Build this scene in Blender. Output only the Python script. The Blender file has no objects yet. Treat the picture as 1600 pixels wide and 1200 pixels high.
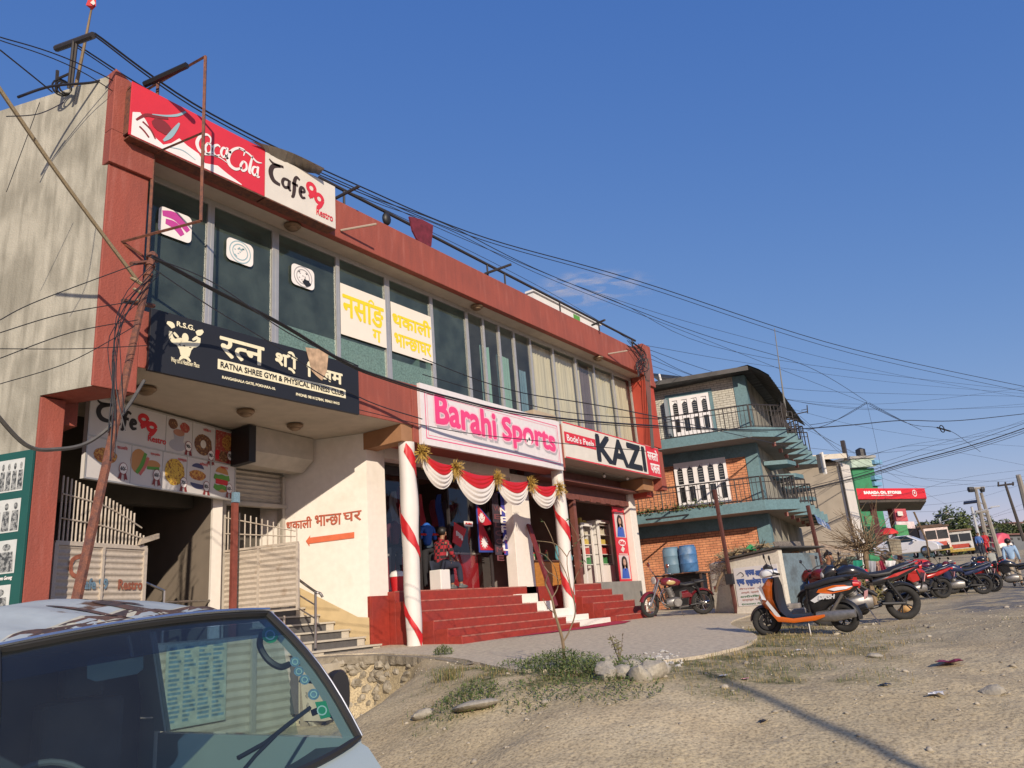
import bpy, bmesh, math, random
from mathutils import Vector, Matrix, noise
random.seed(7)
SC = bpy.context.scene
COL = SC.collection
PI = math.pi
# ------------------------------------------------------------------ camera
YAW, PITCH, ROLL, FPX = 0.979664, 0.285895, -0.0830756, 1210.0
cf = Vector((math.sin(YAW)*math.cos(PITCH), math.cos(YAW)*math.cos(PITCH), math.sin(PITCH)))
r0 = Vector((math.cos(YAW), -math.sin(YAW), 0)); u0 = r0.cross(cf)
cr = r0*math.cos(ROLL)+u0*math.sin(ROLL); cu = -r0*math.sin(ROLL)+u0*math.cos(ROLL)
cam = bpy.data.cameras.new('camera'); camo = bpy.data.objects.new('camera', cam); COL.objects.link(camo)
M = Matrix((cr, cu, -cf)).transposed().to_4x4(); camo.matrix_world = M
cam.sensor_width = 36; cam.lens = FPX/1600*36; cam.clip_end = 6000; cam.clip_start = 0.05
SC.camera = camo
# ------------------------------------------------------------------ light
SUN = Vector((-0.85, -1.0, 0.56)).normalized()      # towards the sun
w = bpy.data.worlds.new('World'); SC.world = w; w.use_nodes = True
nt = w.node_tree; bg = nt.nodes['Background']
sky = nt.nodes.new('ShaderNodeTexSky'); sky.sky_type = 'NISHITA'; sky.sun_disc = False
sky.sun_elevation = math.asin(SUN.z); sky.sun_rotation = math.atan2(SUN.x, SUN.y)
sky.altitude = 800; sky.air_density = 1.0; sky.dust_density = 0.3; sky.ozone_density = 5.0
_sc = nt.nodes.new('ShaderNodeSeparateColor'); _cc = nt.nodes.new('ShaderNodeCombineColor'); nt.links.new(sky.outputs[0], _sc.inputs[0])
for _i, (_g, _a) in enumerate(((1.0,.73),(.66,.89),(.30,2.0))):          # the camera's rendering of the sky: flatter towards the horizon
    _p = nt.nodes.new('ShaderNodeMath'); _p.operation = 'POWER'; _p.inputs[1].default_value = _g; nt.links.new(_sc.outputs[_i], _p.inputs[0])
    _q = nt.nodes.new('ShaderNodeMath'); _q.operation = 'MULTIPLY'; _q.inputs[1].default_value = _a; nt.links.new(_p.outputs[0], _q.inputs[0]); nt.links.new(_q.outputs[0], _cc.inputs[_i])
nt.links.new(_cc.outputs[0], bg.inputs[0]); bg.inputs[1].default_value = 0.15
sl = bpy.data.lights.new('sun', 'SUN'); sl.energy = 3.9; sl.angle = math.radians(0.5); sl.color = (1.0, 0.86, 0.69)
slo = bpy.data.objects.new('sun', sl); COL.objects.link(slo); slo.rotation_euler = SUN.to_track_quat('Z', 'Y').to_euler()
SC.view_settings.view_transform = 'Standard'; SC.view_settings.look = 'None'
SC.view_settings.exposure = 0.3; SC.view_settings.gamma = 1.0
# ------------------------------------------------------------------ geometry helpers
def ray(x, y): return cf+cr*((x-800)/FPX)-cu*((y-600)/FPX)
def UY(x, y, Y): d = ray(x, y); return d*(Y/d.y)
def UX(x, y, X): d = ray(x, y); return d*(X/d.x)
def UZ(x, y, Z): d = ray(x, y); return d*(Z/d.z)
def UD(x, y, t): return ray(x, y)*t
class Pl:
    """vertical plane through two ground points; local coords (s along, z up)"""
    def __init__(s, p, q):
        s.o = Vector((p[0], p[1], 0)); d = Vector((q[0]-p[0], q[1]-p[1], 0)); s.len = d.length
        s.d = d.normalized(); s.n = Vector((s.d.y, -s.d.x, 0))      # towards the viewer when d runs right
    def at(s, a, z, off=0): return s.o+s.d*a+s.n*off+Vector((0, 0, z))
    def hit(s, x, y):
        r = ray(x, y); t = s.o.dot(s.n)/r.dot(s.n); p = r*t
        return (p-s.o).dot(s.d), p.z
FAC = lambda Y: Pl((0, Y), (1, Y))
class MB:
    def __init__(s): s.v = []; s.f = []; s.mi = []
    def add(s, vs, fs, mi=0):
        b = len(s.v); s.v += [Vector(v) for v in vs]
        s.f += [tuple(b+i for i in f) for f in fs]; s.mi += [mi]*len(fs); return s
    def box(s, a, b, mi=0):
        x0, y0, z0 = [min(a[i], b[i]) for i in range(3)]; x1, y1, z1 = [max(a[i], b[i]) for i in range(3)]
        return s.add([(x0,y0,z0),(x1,y0,z0),(x1,y1,z0),(x0,y1,z0),(x0,y0,z1),(x1,y0,z1),(x1,y1,z1),(x0,y1,z1)],
                     [(0,3,2,1),(4,5,6,7),(0,1,5,4),(1,2,6,5),(2,3,7,6),(3,0,4,7)], mi)
    def obox(s, c, h, ax=None, mi=0):
        """oriented box: centre, half sizes, 3x3 axes (rows)"""
        ax = ax or ((1,0,0),(0,1,0),(0,0,1)); ax = [Vector(a) for a in ax]; c = Vector(c)
        vs = [c+ax[0]*h[0]*i+ax[1]*h[1]*j+ax[2]*h[2]*k for k in (-1,1) for (i,j) in ((-1,-1),(1,-1),(1,1),(-1,1))]
        return s.add(vs, [(0,3,2,1),(4,5,6,7),(0,1,5,4),(1,2,6,5),(2,3,7,6),(3,0,4,7)], mi)
    def pbox(s, pl, a0, z0, a1, z1, o0, o1, mi=0):
        """box on a plane between a0..a1 and z0..z1, standing o0..o1 off it"""
        vs = [pl.at(a, z, o) for z in (z0, z1) for (a, o) in ((a0,o0),(a1,o0),(a1,o1),(a0,o1))]
        return s.add(vs, [(0,3,2,1),(4,5,6,7),(0,1,5,4),(1,2,6,5),(2,3,7,6),(3,0,4,7)], mi)
    def quad(s, a, b, c, d, mi=0): return s.add([a,b,c,d], [(0,1,2,3)], mi)
    def prism(s, poly, z0, z1, mi=0):
        n = len(poly); vs = [(p[0],p[1],z0) for p in poly]+[(p[0],p[1],z1) for p in poly]
        fs = [tuple(range(n))[::-1], tuple(range(n,2*n))]+[(i,(i+1)%n,n+(i+1)%n,n+i) for i in range(n)]
        return s.add(vs, fs, mi)
    def pprism(s, pl, poly, o0, o1, mi=0):
        """polygon of (a,z) on a plane, from o0 to o1 off it"""
        n = len(poly); vs = [pl.at(a,z,o0) for a,z in poly]+[pl.at(a,z,o1) for a,z in poly]
        fs = [tuple(range(n))[::-1], tuple(range(n,2*n))]+[(i,(i+1)%n,n+(i+1)%n,n+i) for i in range(n)]
        return s.add(vs, fs, mi)
    def tube(s, pts, r, n=8, mi=0, cap=True, closed=False):
        pts = [Vector(p) for p in pts]; m = len(pts); rr = r if isinstance(r, (list, tuple)) else [r]*m
        vs = []; up = None
        for i, p in enumerate(pts):
            if closed: t = pts[(i+1)%m]-pts[(i-1)%m]
            else: t = pts[min(i+1,m-1)]-pts[max(i-1,0)]
            if t.length < 1e-9: t = Vector((0,0,1))
            t.normalize()
            if up is None: up = Vector((0,0,1)) if abs(t.z) < .9 else Vector((1,0,0))
            a = t.cross(up); 
            if a.length < 1e-6: a = t.orthogonal()
            a.normalize(); b = a.cross(t); up = b
            vs += [p+(a*math.cos(2*PI*k/n)+b*math.sin(2*PI*k/n))*rr[i] for k in range(n)]
        fs = []
        for i in range(m if closed else m-1):
            j = (i+1)%m
            fs += [(i*n+k, i*n+(k+1)%n, j*n+(k+1)%n, j*n+k) for k in range(n)]
        if cap and not closed: fs += [tuple(range(n))[::-1], tuple(range((m-1)*n, m*n))]
        return s.add(vs, fs, mi)
    def cyl(s, a, b, r, r2=None, n=12, mi=0): return s.tube([a,b], [r, r if r2 is None else r2], n, mi)
    def lathe(s, prof, c=(0,0,0), ax=(0,0,1), n=20, mi=0, cap=True):
        c = Vector(c); ax = Vector(ax).normalized(); a = ax.orthogonal().normalized(); b = ax.cross(a); vs = []
        for (r, h) in prof: vs += [c+ax*h+(a*math.cos(2*PI*k/n)+b*math.sin(2*PI*k/n))*r for k in range(n)]
        m = len(prof); fs = [(i*n+k, i*n+(k+1)%n, (i+1)*n+(k+1)%n, (i+1)*n+k) for i in range(m-1) for k in range(n)]
        if cap: fs += [tuple(range(n))[::-1], tuple(range((m-1)*n, m*n))]
        return s.add(vs, fs, mi)
    def ball(s, c, r, n=12, m=8, mi=0, ax=None):
        r = r if isinstance(r, (tuple, list)) else (r,r,r); c = Vector(c); vs = []
        ax = [Vector(q) for q in (ax or ((1,0,0),(0,1,0),(0,0,1)))]
        for i in range(m+1):
            th = PI*i/m; th = min(max(th, .02), PI-.02)
            for k in range(n):
                ph = 2*PI*k/n; d = (r[0]*math.sin(th)*math.cos(ph), r[1]*math.sin(th)*math.sin(ph), r[2]*math.cos(th))
                vs.append(c+ax[0]*d[0]+ax[1]*d[1]+ax[2]*d[2])
        fs = [(i*n+k, (i+1)*n+k, (i+1)*n+(k+1)%n, i*n+(k+1)%n) for i in range(m) for k in range(n)]
        fs += [tuple(range(n)), tuple(range(m*n, m*n+n))[::-1]]
        return s.add(vs, fs, mi)
    def torus(s, c, R, r, ax=(0,1,0), n=28, m=10, mi=0, sq=1.0):
        c = Vector(c); ax = Vector(ax).normalized(); a = ax.orthogonal().normalized(); b = ax.cross(a); vs = []
        for i in range(n):
            d = a*math.cos(2*PI*i/n)+b*math.sin(2*PI*i/n)
            vs += [c+d*(R+r*math.cos(2*PI*k/m))+ax*(r*sq*math.sin(2*PI*k/m)) for k in range(m)]
        fs = [(i*m+k, ((i+1)%n)*m+k, ((i+1)%n)*m+(k+1)%m, i*m+(k+1)%m) for i in range(n) for k in range(m)]
        return s.add(vs, fs, mi)
    def loft(s, secs, n=16, mi=0):
        """secs: (x, zc, half width, half height, power[, yc]) rings across x"""
        vs = []
        for q in secs:
            x, zc, hw, hh, e = q[:5]; yc = q[5] if len(q) > 5 else 0
            for k in range(n):
                a = 2*PI*k/n; ca, sa = math.cos(a), math.sin(a)
                vs.append((x+(q[6]*hh*(abs(sa)**(2/e))*(1 if sa >= 0 else -1) if len(q) > 6 else 0), yc+hw*(abs(ca)**(2/e))*(1 if ca >= 0 else -1), zc+hh*(abs(sa)**(2/e))*(1 if sa >= 0 else -1)))
        m = len(secs); fs = [(i*n+k, i*n+(k+1)%n, (i+1)*n+(k+1)%n, (i+1)*n+k) for i in range(m-1) for k in range(n)]
        fs += [tuple(range(n))[::-1], tuple(range((m-1)*n, m*n))]
        return s.add(vs, fs, mi)
    def xf(s, M4):
        s.v = [M4 @ v for v in s.v]; return s
def smooth_pts(pts, k=6):
    pts = [Vector(p) for p in pts]; out = []
    for i in range(len(pts)-1):
        p0, p1, p2, p3 = pts[max(i-1,0)], pts[i], pts[i+1], pts[min(i+2,len(pts)-1)]
        for j in range(k):
            t = j/k
            out.append(.5*((2*p1)+(p2-p0)*t+(2*p0-5*p1+4*p2-p3)*t*t+(3*p1-p0-3*p2+p3)*t**3))
    return out+[pts[-1]]
def thing(name, label, cat, loc=(0,0,0), rz=0, group=None):
    o = bpy.data.objects.new(name, None); COL.objects.link(o); o.empty_display_size = .1
    o.location = loc; o.rotation_euler = (0,0,rz); o['label'] = label; o['category'] = cat
    if group: o['group'] = group
    o['_w'] = 1
    return o
def build(name, mb, m, parent=None, smooth=False, local=False, bevel=0):
    me = bpy.data.meshes.new(name); vs = mb.v
    if parent is not None and not local:
        T = Vector(parent['_o']) if '_o' in parent else parent.location
        vs = [v-T for v in vs]
    me.from_pydata([tuple(v) for v in vs], [], mb.f); me.update()
    ms = m if isinstance(m, (list, tuple)) else [m]
    for q in ms: me.materials.append(q)
    if len(ms) > 1: me.polygons.foreach_set('material_index', mb.mi)
    o = bpy.data.objects.new(name, me); COL.objects.link(o)
    if parent is not None:
        o.parent = parent
        if not local: o['_o'] = tuple(Vector(parent['_o']) if '_o' in parent else parent.location)
    if smooth:
        me.polygons.foreach_set('use_smooth', [True]*len(me.polygons))
        if smooth != 2:
            try: me.set_sharp_from_angle(angle=math.radians(38))
            except Exception: pass
    if bevel:
        b = o.modifiers.new('bevel', 'BEVEL'); b.width = bevel; b.segments = 2; b.limit_method = 'ANGLE'; b.angle_limit = math.radians(40)
    return o
def tag(o, label, cat, group=None):
    o['label'] = label; o['category'] = cat
    if group: o['group'] = group
    return o
def struct(o, kind='structure'): o['kind'] = kind; return o
def copy_tree(o, parent=None):
    c = o.copy(); COL.objects.link(c)
    if parent is not None: c.parent = parent
    for ch in [q for q in o.children]: copy_tree(ch, c)
    return c
# ------------------------------------------------------------------ materials
_m = {}
def N(t, k, **kw):
    n = t.nodes.new('ShaderNode'+k)
    for a, b in kw.items(): setattr(n, a, b)
    return n
def mat(name, col, rough=.6, var=.12, scale=3, bump=0, bscale=30, metal=0, spec=.5, col2=None, mix=(.45,.6), coat=0, detail=6, stretch=None):
    """principled with noise-varied colour; col2 blends in as patches between the mix thresholds"""
    if name in _m: return _m[name]
    m = bpy.data.materials.new(name); m.use_nodes = True; t = m.node_tree; p = t.nodes['Principled BSDF']; _m[name] = m
    p.inputs['Roughness'].default_value = rough; p.inputs['Metallic'].default_value = metal
    p.inputs['Specular IOR Level'].default_value = spec; p.inputs['Coat Weight'].default_value = coat
    tc = N(t, 'TexCoord'); src = tc.outputs['Object']
    if stretch:
        mp = N(t, 'Mapping'); mp.inputs['Scale'].default_value = stretch; t.links.new(src, mp.inputs[0]); src = mp.outputs[0]
    n1 = N(t, 'TexNoise'); n1.inputs['Scale'].default_value = scale; n1.inputs['Detail'].default_value = detail; t.links.new(src, n1.inputs[0])
    if col2 is None:
        cr_ = N(t, 'ValToRGB'); t.links.new(n1.outputs[0], cr_.inputs[0]); e = cr_.color_ramp.elements
        e[0].position = .3; e[1].position = .72
        e[0].color = [c*(1-var) for c in col]+[1]; e[1].color = [min(1, c*(1+var)) for c in col]+[1]
        t.links.new(cr_.outputs[0], p.inputs[0])
    else:
        cr_ = N(t, 'ValToRGB'); t.links.new(n1.outputs[0], cr_.inputs[0]); e = cr_.color_ramp.elements
        e[0].position = mix[0]; e[1].position = mix[1]; e[0].color = (*col, 1); e[1].color = (*col2, 1)
        n2 = N(t, 'TexNoise'); n2.inputs['Scale'].default_value = scale*6; n2.inputs['Detail'].default_value = 4; t.links.new(src, n2.inputs[0])
        mr = N(t, 'MapRange'); mr.inputs[3].default_value = 1-var; mr.inputs[4].default_value = 1+var; mr.inputs[1].default_value = .3; mr.inputs[2].default_value = .7
        t.links.new(n2.outputs[0], mr.inputs[0])
        hs = N(t, 'HueSaturation'); t.links.new(mr.outputs[0], hs.inputs['Value']); t.links.new(cr_.outputs[0], hs.inputs['Color'])
        t.links.new(hs.outputs[0], p.inputs[0])
    if bump:
        nb = N(t, 'TexNoise'); nb.inputs['Scale'].default_value = bscale; nb.inputs['Detail'].default_value = 5; t.links.new(tc.outputs['Object'], nb.inputs[0])
        b = N(t, 'Bump'); b.inputs['Strength'].default_value = bump; b.inputs['Distance'].default_value = .02
        t.links.new(nb.outputs[0], b.inputs['Height']); t.links.new(b.outputs[0], p.inputs['Normal'])
    return m
def paint(name, col, rough=.45, **k): return mat('p_'+name, col, rough, k.pop('var', .05), **k)
def glassmat(name, tint, refl=.06, rough=.02, boost=1.0, dust=0, dcol=(.5,.53,.48)):
    m = bpy.data.materials.new(name); m.use_nodes = True; t = m.node_tree; t.nodes.clear()
    out = N(t, 'OutputMaterial'); mx = N(t, 'MixShader'); tr = N(t, 'BsdfTransparent'); gl = N(t, 'BsdfGlossy')
    tr.inputs[0].default_value = (*tint, 1); gl.inputs['Roughness'].default_value = rough
    fr = N(t, 'Fresnel'); ge = N(t, 'NewGeometry'); mr = N(t, 'MapRange'); mr.inputs[3].default_value = 1.5; mr.inputs[4].default_value = .6667; t.links.new(ge.outputs['Backfacing'], mr.inputs[0]); t.links.new(mr.outputs[0], fr.inputs[0])
    ma = N(t, 'Math', operation='MULTIPLY_ADD'); ma.inputs[1].default_value = boost; ma.inputs[2].default_value = refl; ma.use_clamp = True
    t.links.new(fr.outputs[0], ma.inputs[0]); t.links.new(ma.outputs[0], mx.inputs[0])
    t.links.new(tr.outputs[0], mx.inputs[1]); t.links.new(gl.outputs[0], mx.inputs[2])
    if dust:
        df = N(t, 'BsdfDiffuse'); df.inputs[0].default_value = (*dcol, 1); m2 = N(t, 'MixShader'); nz = N(t, 'TexNoise'); nz.inputs['Scale'].default_value = 2.5; nz.inputs['Detail'].default_value = 7; tc = N(t, 'TexCoord'); t.links.new(tc.outputs['Object'], nz.inputs[0])
        mq = N(t, 'MapRange'); mq.inputs[1].default_value = .3; mq.inputs[2].default_value = .75; mq.inputs[3].default_value = dust*.6; mq.inputs[4].default_value = dust*1.5; t.links.new(nz.outputs[0], mq.inputs[0]); t.links.new(mq.outputs[0], m2.inputs[0])
        t.links.new(mx.outputs[0], m2.inputs[1]); t.links.new(df.outputs[0], m2.inputs[2]); t.links.new(m2.outputs[0], out.inputs[0])
    else: t.links.new(mx.outputs[0], out.inputs[0])
    return m
def streaked(name, base, dark, light, rough=.85, sc=1.0, amt=.55):
    """weathered render: vertical rain streaks, blotches and fine grain"""
    m = bpy.data.materials.new(name); m.use_nodes = True; t = m.node_tree; p = t.nodes['Principled BSDF']; p.inputs['Roughness'].default_value = rough
    tc = N(t, 'TexCoord')
    def nz(stretch, scale, det=6):
        mp = N(t, 'Mapping'); mp.inputs['Scale'].default_value = stretch; t.links.new(tc.outputs['Object'], mp.inputs[0])
        n = N(t, 'TexNoise'); n.inputs['Scale'].default_value = scale; n.inputs['Detail'].default_value = det; t.links.new(mp.outputs[0], n.inputs[0]); return n.outputs[0]
    a = nz((1,1,.13), 5*sc); b = nz((1,1,.8), .9*sc, 5); c = nz((1,1,1), 24*sc)
    def ramp(src, p0, p1):
        r = N(t, 'MapRange'); r.inputs[1].default_value = p0; r.inputs[2].default_value = p1; r.clamp = True; t.links.new(src, r.inputs[0]); return r.outputs[0]
    def mixc(f, A, B, fac=None):
        x = N(t, 'Mix', data_type='RGBA'); 
        if fac is not None:
            mu = N(t, 'Math', operation='MULTIPLY'); mu.inputs[1].default_value = fac; t.links.new(f, mu.inputs[0]); f = mu.outputs[0]
        t.links.new(f, x.inputs[0])
        for i, q in ((6, A), (7, B)):
            if isinstance(q, tuple): x.inputs[i].default_value = (*q, 1)
            else: t.links.new(q, x.inputs[i])
        return x.outputs[2]
    c1 = mixc(ramp(b, .42, .62), base, dark, amt); c2 = mixc(ramp(a, .5, .7), c1, dark, amt); c3 = mixc(ramp(a, .45, .28), c2, light, .5)
    c4 = mixc(ramp(c, .45, .75), c3, tuple(q*.7 for q in base), .35)
    t.links.new(c4, p.inputs[0])
    bp = N(t, 'Bump'); bp.inputs['Strength'].default_value = .35; bp.inputs['Distance'].default_value = .02; t.links.new(c, bp.inputs['Height']); t.links.new(bp.outputs[0], p.inputs['Normal'])
    return m
def brickmat(name, c1, c2, mortar, scale=1.0, axes='XZ', rough=.85):
    m = bpy.data.materials.new(name); m.use_nodes = True; t = m.node_tree; p = t.nodes['Principled BSDF']; p.inputs['Roughness'].default_value = rough
    tc = N(t, 'TexCoord'); sp = N(t, 'SeparateXYZ'); cb = N(t, 'CombineXYZ'); t.links.new(tc.outputs['Object'], sp.inputs[0])
    t.links.new(sp.outputs[axes[0]], cb.inputs[0]); t.links.new(sp.outputs[axes[1]], cb.inputs[1])
    b = N(t, 'TexBrick'); b.inputs['Scale'].default_value = scale; b.inputs['Color1'].default_value = (*c1,1); b.inputs['Color2'].default_value = (*c2,1); b.inputs['Mortar'].default_value = (*mortar,1)
    b.inputs['Brick Width'].default_value = .24; b.inputs['Row Height'].default_value = .085; b.inputs['Mortar Size'].default_value = .009; b.inputs['Bias'].default_value = -.1
    t.links.new(cb.outputs[0], b.inputs[0]); 
    n = N(t, 'TexNoise'); n.inputs['Scale'].default_value = 2.2; n.inputs['Detail'].default_value = 8; t.links.new(tc.outputs['Object'], n.inputs[0])
    mr = N(t, 'MapRange'); mr.inputs[1].default_value = .3; mr.inputs[2].default_value = .75; mr.inputs[3].default_value = .7; mr.inputs[4].default_value = 1.15; t.links.new(n.outputs[0], mr.inputs[0])
    hs = N(t, 'HueSaturation'); t.links.new(mr.outputs[0], hs.inputs['Value']); t.links.new(b.outputs[0], hs.inputs['Color']); t.links.new(hs.outputs[0], p.inputs[0])
    bp = N(t, 'Bump'); bp.inputs['Strength'].default_value = .5; bp.inputs['Distance'].default_value = .01; bp.invert = True; t.links.new(b.outputs['Fac'], bp.inputs['Height']); t.links.new(bp.outputs[0], p.inputs['Normal'])
    return m
# ------------------------------------------------------------------ lettering
def _curve_mesh(txt, shear=0):
    c = bpy.data.curves.new('txt', 'FONT'); c.body = txt; c.resolution_u = 3; c.shear = shear; c.fill_mode = 'FRONT'
    o = bpy.data.objects.new('txt', c); me = bpy.data.meshes.new_from_object(o)
    vs = [tuple(v.co) for v in me.vertices]; fs = [tuple(p.vertices) for p in me.polygons]
    bpy.data.objects.remove(o); bpy.data.curves.remove(c); bpy.data.meshes.remove(me)
    return vs, fs
def glyphs(segs, shear=0):
    """segs: string, or list of strings / (string, keep) pieces set one after another; keep < 1 cuts the stem off a half letter"""
    if isinstance(segs, str): return _curve_mesh(segs, shear)
    V = []; F = []; x = 0
    for s in segs:
        keep = 1; dy = 0
        if isinstance(s, tuple): s, keep = s[0], s[1]
        if s == ' ': x += .28; continue
        vs, fs = _curve_mesh(s, shear)
        if not vs: continue
        x0 = min(v[0] for v in vs); x1 = max(v[0] for v in vs)
        if keep < 0: ov = -keep; keep = 1                       # mark drawn over the previous letter
        else: ov = None
        if keep < 1:
            cut = x0+(x1-x0)*keep; bm = bmesh.new(); bv = [bm.verts.new(v) for v in vs]
            for f in fs:
                try: bm.faces.new([bv[i] for i in f])
                except ValueError: pass
            bmesh.ops.bisect_plane(bm, geom=bm.verts[:]+bm.edges[:]+bm.faces[:], plane_co=(cut,0,0), plane_no=(1,0,0), clear_outer=True)
            bm.verts.index_update(); vs = [tuple(v.co) for v in bm.verts]; fs = [tuple(v.index for v in f.verts) for f in bm.faces]; bm.free(); x1 = cut
        at = x if ov is None else x-ov
        b = len(V); V += [(v[0]-x0+at, v[1]+dy, 0) for v in vs]; F += [tuple(b+i for i in f) for f in fs]
        if ov is None: x += x1-x0-.004
    return V, F
def text_mb(segs, pl, a0, z0, a1, z1, off, bold=0, shear=0, mb=None, mi=0, warp=None):
    """fit lettering into a0..a1, z0..z1 of a plane"""
    V, F = glyphs(segs, shear); mb = mb or MB()
    if not V: return mb
    x0 = min(v[0] for v in V); x1 = max(v[0] for v in V); y0 = min(v[1] for v in V); y1 = max(v[1] for v in V)
    sx = (a1-a0)/(x1-x0); sy = (z1-z0)/(y1-y0)
    offs = [(0,0)]
    if bold: offs = [(0,0)]+[(math.cos(k*PI/3)*bold, math.sin(k*PI/3)*bold) for k in range(6)]
    for i, (dx, dy) in enumerate(offs):
        pts = []
        for v in V:
            a = a0+(v[0]-x0)*sx+dx; z = z0+(v[1]-y0)*sy+dy
            if warp: a, z = warp(a, z)
            pts.append(pl.at(a, z, off+.0004*i))
        mb.add(pts, F, mi)
    return mb
def stroke(mb, pl, pts, w, off, mi=0, k=6):
    """a pen stroke on a plane: pts (a,z[,width factor])"""
    P = smooth_pts([Vector((p[0], p[1], p[2] if len(p) > 2 else 1)) for p in pts], k); L = []; R = []
    for i, p in enumerate(P):
        t = P[min(i+1,len(P)-1)]-P[max(i-1,0)]; t.z = 0; t.normalize(); n = Vector((-t.y, t.x, 0))*w*.5*p.z
        L.append(pl.at(p.x+n.x, p.y+n.y, off)); R.append(pl.at(p.x-n.x, p.y-n.y, off))
    m = len(P); return mb.add(L+R, [(i, i+1, m+i+1, m+i) for i in range(m-1)], mi)
def disc(mb, pl, a, z, ra, rz, off, n=20, mi=0, jag=0, a0=0, a1=2*PI):
    vs = [pl.at(a+ra*math.cos(t)*(1+random.uniform(-jag,jag)), z+rz*math.sin(t)*(1+random.uniform(-jag,jag)), off) for t in [a0+(a1-a0)*i/n for i in range(n)]]
    return mb.add(vs, [tuple(range(n))], mi)
def rect(mb, pl, a0, z0, a1, z1, off, mi=0): return mb.add([pl.at(a0,z0,off), pl.at(a1,z0,off), pl.at(a1,z1,off), pl.at(a0,z1,off)], [(0,1,2,3)], mi)
# ================================================================== materials used all over
RED = streaked('red_wall_paint', (.31,.075,.05), (.16,.05,.04), (.38,.13,.10), .75, 1.6, .30)
STEPR = mat('red_oxide_steps', (.30,.035,.022), .55, .12, 2, .1, 40, col2=(.24,.035,.026), mix=(.45,.7))
WHITEW = mat('white_wall_paint', (.76,.71,.64), .75, .04, 1.5, .12, 50, col2=(.68,.62,.54), mix=(.55,.8))
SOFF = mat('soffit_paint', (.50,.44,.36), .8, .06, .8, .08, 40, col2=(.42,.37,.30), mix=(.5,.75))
CONC = streaked('weathered_render', (.40,.38,.31), (.13,.12,.09), (.54,.51,.42), sc=1.7, amt=.5)
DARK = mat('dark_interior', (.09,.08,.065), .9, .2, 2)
ALU = mat('aluminium_frame', (.50,.49,.46), .4, .06, 6, metal=.55)
STEEL = mat('steel', (.42,.40,.38), .3, .1, 8, metal=.9)
IRON = mat('dark_iron', (.035,.03,.03), .6, .2, 12)
RUST = mat('rusty_iron', (.19,.07,.04), .8, .3, 14, .3, 60, col2=(.10,.045,.035), mix=(.4,.65))
BLACK = paint('black', (.015,.015,.017), .5)
WHITE = paint('white', (.72,.70,.66), .55)
CREAM = paint('cream_print', (.80,.74,.52), .6)
def curtainmat(name, c):
    m = mat(name, c, .9, .12, 2.5, stretch=(14,14,.6)); return m
GLASS = glassmat('tinted_window', (.50,.58,.55), .03, .015, .9, .085, (.42,.56,.50)); GLASC = glassmat('clear_window', (.86,.88,.84), .03, .015, .7, .06)
PANEG = glassmat('shop_window', (.72,.74,.74), .03, .01, 1.0)
# ------------------------------------------------------------------ main building
B = thing('shop_building', 'long two storey commercial building with red parapet, dark upper windows and shops at street level', 'building', (5.0, 10.0, -0.5))
mb = MB(); S = Pl((4.97,10.0), (4.27,12.11)); sn = Vector((-.949,-.315,0))
# side wall: direction S.d ; built as polygon with the cut-away above the recessed entrance
L = 7.5
def sw(a, z, o): return S.o+S.d*a+Vector((sn.x*-o, sn.y*-o, z))
poly = [(0,3.31),(.87,3.31),(.87,-1.6),(L,-1.6),(L,8.15),(0,8.2)]
n = len(poly); vs = [sw(a,z,0) for a,z in poly]+[sw(a,z,.3) for a,z in poly]
mb.add(vs, [tuple(range(n)), tuple(range(n,2*n))[::-1]]+[(i,n+i,n+(i+1)%n,(i+1)%n) for i in range(n)])
build('side_wall', mb, CONC, B)
mb = MB()
mb.box((4.962,9.99,3.31),(5.57,10.3,6.66)); mb.box((4.93,9.93,6.66),(5.6,10.4,7.2))
mb.add([(4.93,9.93,7.2),(5.6,9.93,7.2),(5.6,10.4,7.2),(4.93,10.4,7.2),(4.93,9.93,8.24),(5.6,9.93,7.95),(5.6,10.4,7.95),(4.93,10.4,8.24)], [(4,5,6,7),(0,1,5,4),(1,2,6,5),(2,3,7,6),(3,0,4,7)])
mb.box((5.30,10.0,3.31),(5.57,10.35,3.71))
build('corner_pillar', mb, RED, B, bevel=.012)
mb = MB(); mb.prism([(4.71,10.80),(5.03,10.80),(4.93,11.3),(4.60,11.3)], -1.3, 3.29)
mb.add([(4.965,10.01,3.305),(5.57,10.01,3.305),(5.03,11.3,3.305),(4.70,10.83,3.305)], [(0,1,2,3)])
mb.box((5.0,11.0,3.0),(5.3,11.4,3.69))
build('entrance_pillar', mb, RED, B, bevel=.01)
mb = MB(); mb.box((5.6,10.0,7.12),(22.75,10.16,7.93)); mb.box((22.75,9.94,6.95),(23.35,10.5,8.22)); mb.box((23.1,10.5,7.1),(23.35,17,7.93)); mb.box((22.98,9.92,6.78),(23.36,10.3,6.95))
build('parapet', mb, RED, B, bevel=.015)
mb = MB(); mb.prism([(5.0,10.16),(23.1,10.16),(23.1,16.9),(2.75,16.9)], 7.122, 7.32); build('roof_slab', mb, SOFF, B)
mb = MB(); mb.box((22.72,10.0,4.72),(23.32,10.62,6.95)); mb.box((22.85,10.5,3.2),(23.3,17,7.12)); build('end_pillar', mb, paint('bright_red_wall', (.42,.06,.035), .65, var=.1), B)
mb = MB(); mb.box((5.57,10.0,3.70),(11.25,10.62,4.56)); mb.box((11.25,9.985,3.36),(17.02,10.62,4.56)); mb.box((17.02,10.0,3.72),(23.3,10.62,4.6))
mb.box((22.95,9.99,3.34),(23.3,10.3,3.72))
build('floor_band', mb, RED, B, bevel=.01)
mb = MB(); mb.prism([(5.0,10.625),(23.25,10.625),(23.2,16.9),(2.9,16.9)], 3.705, 4.3)
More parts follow.
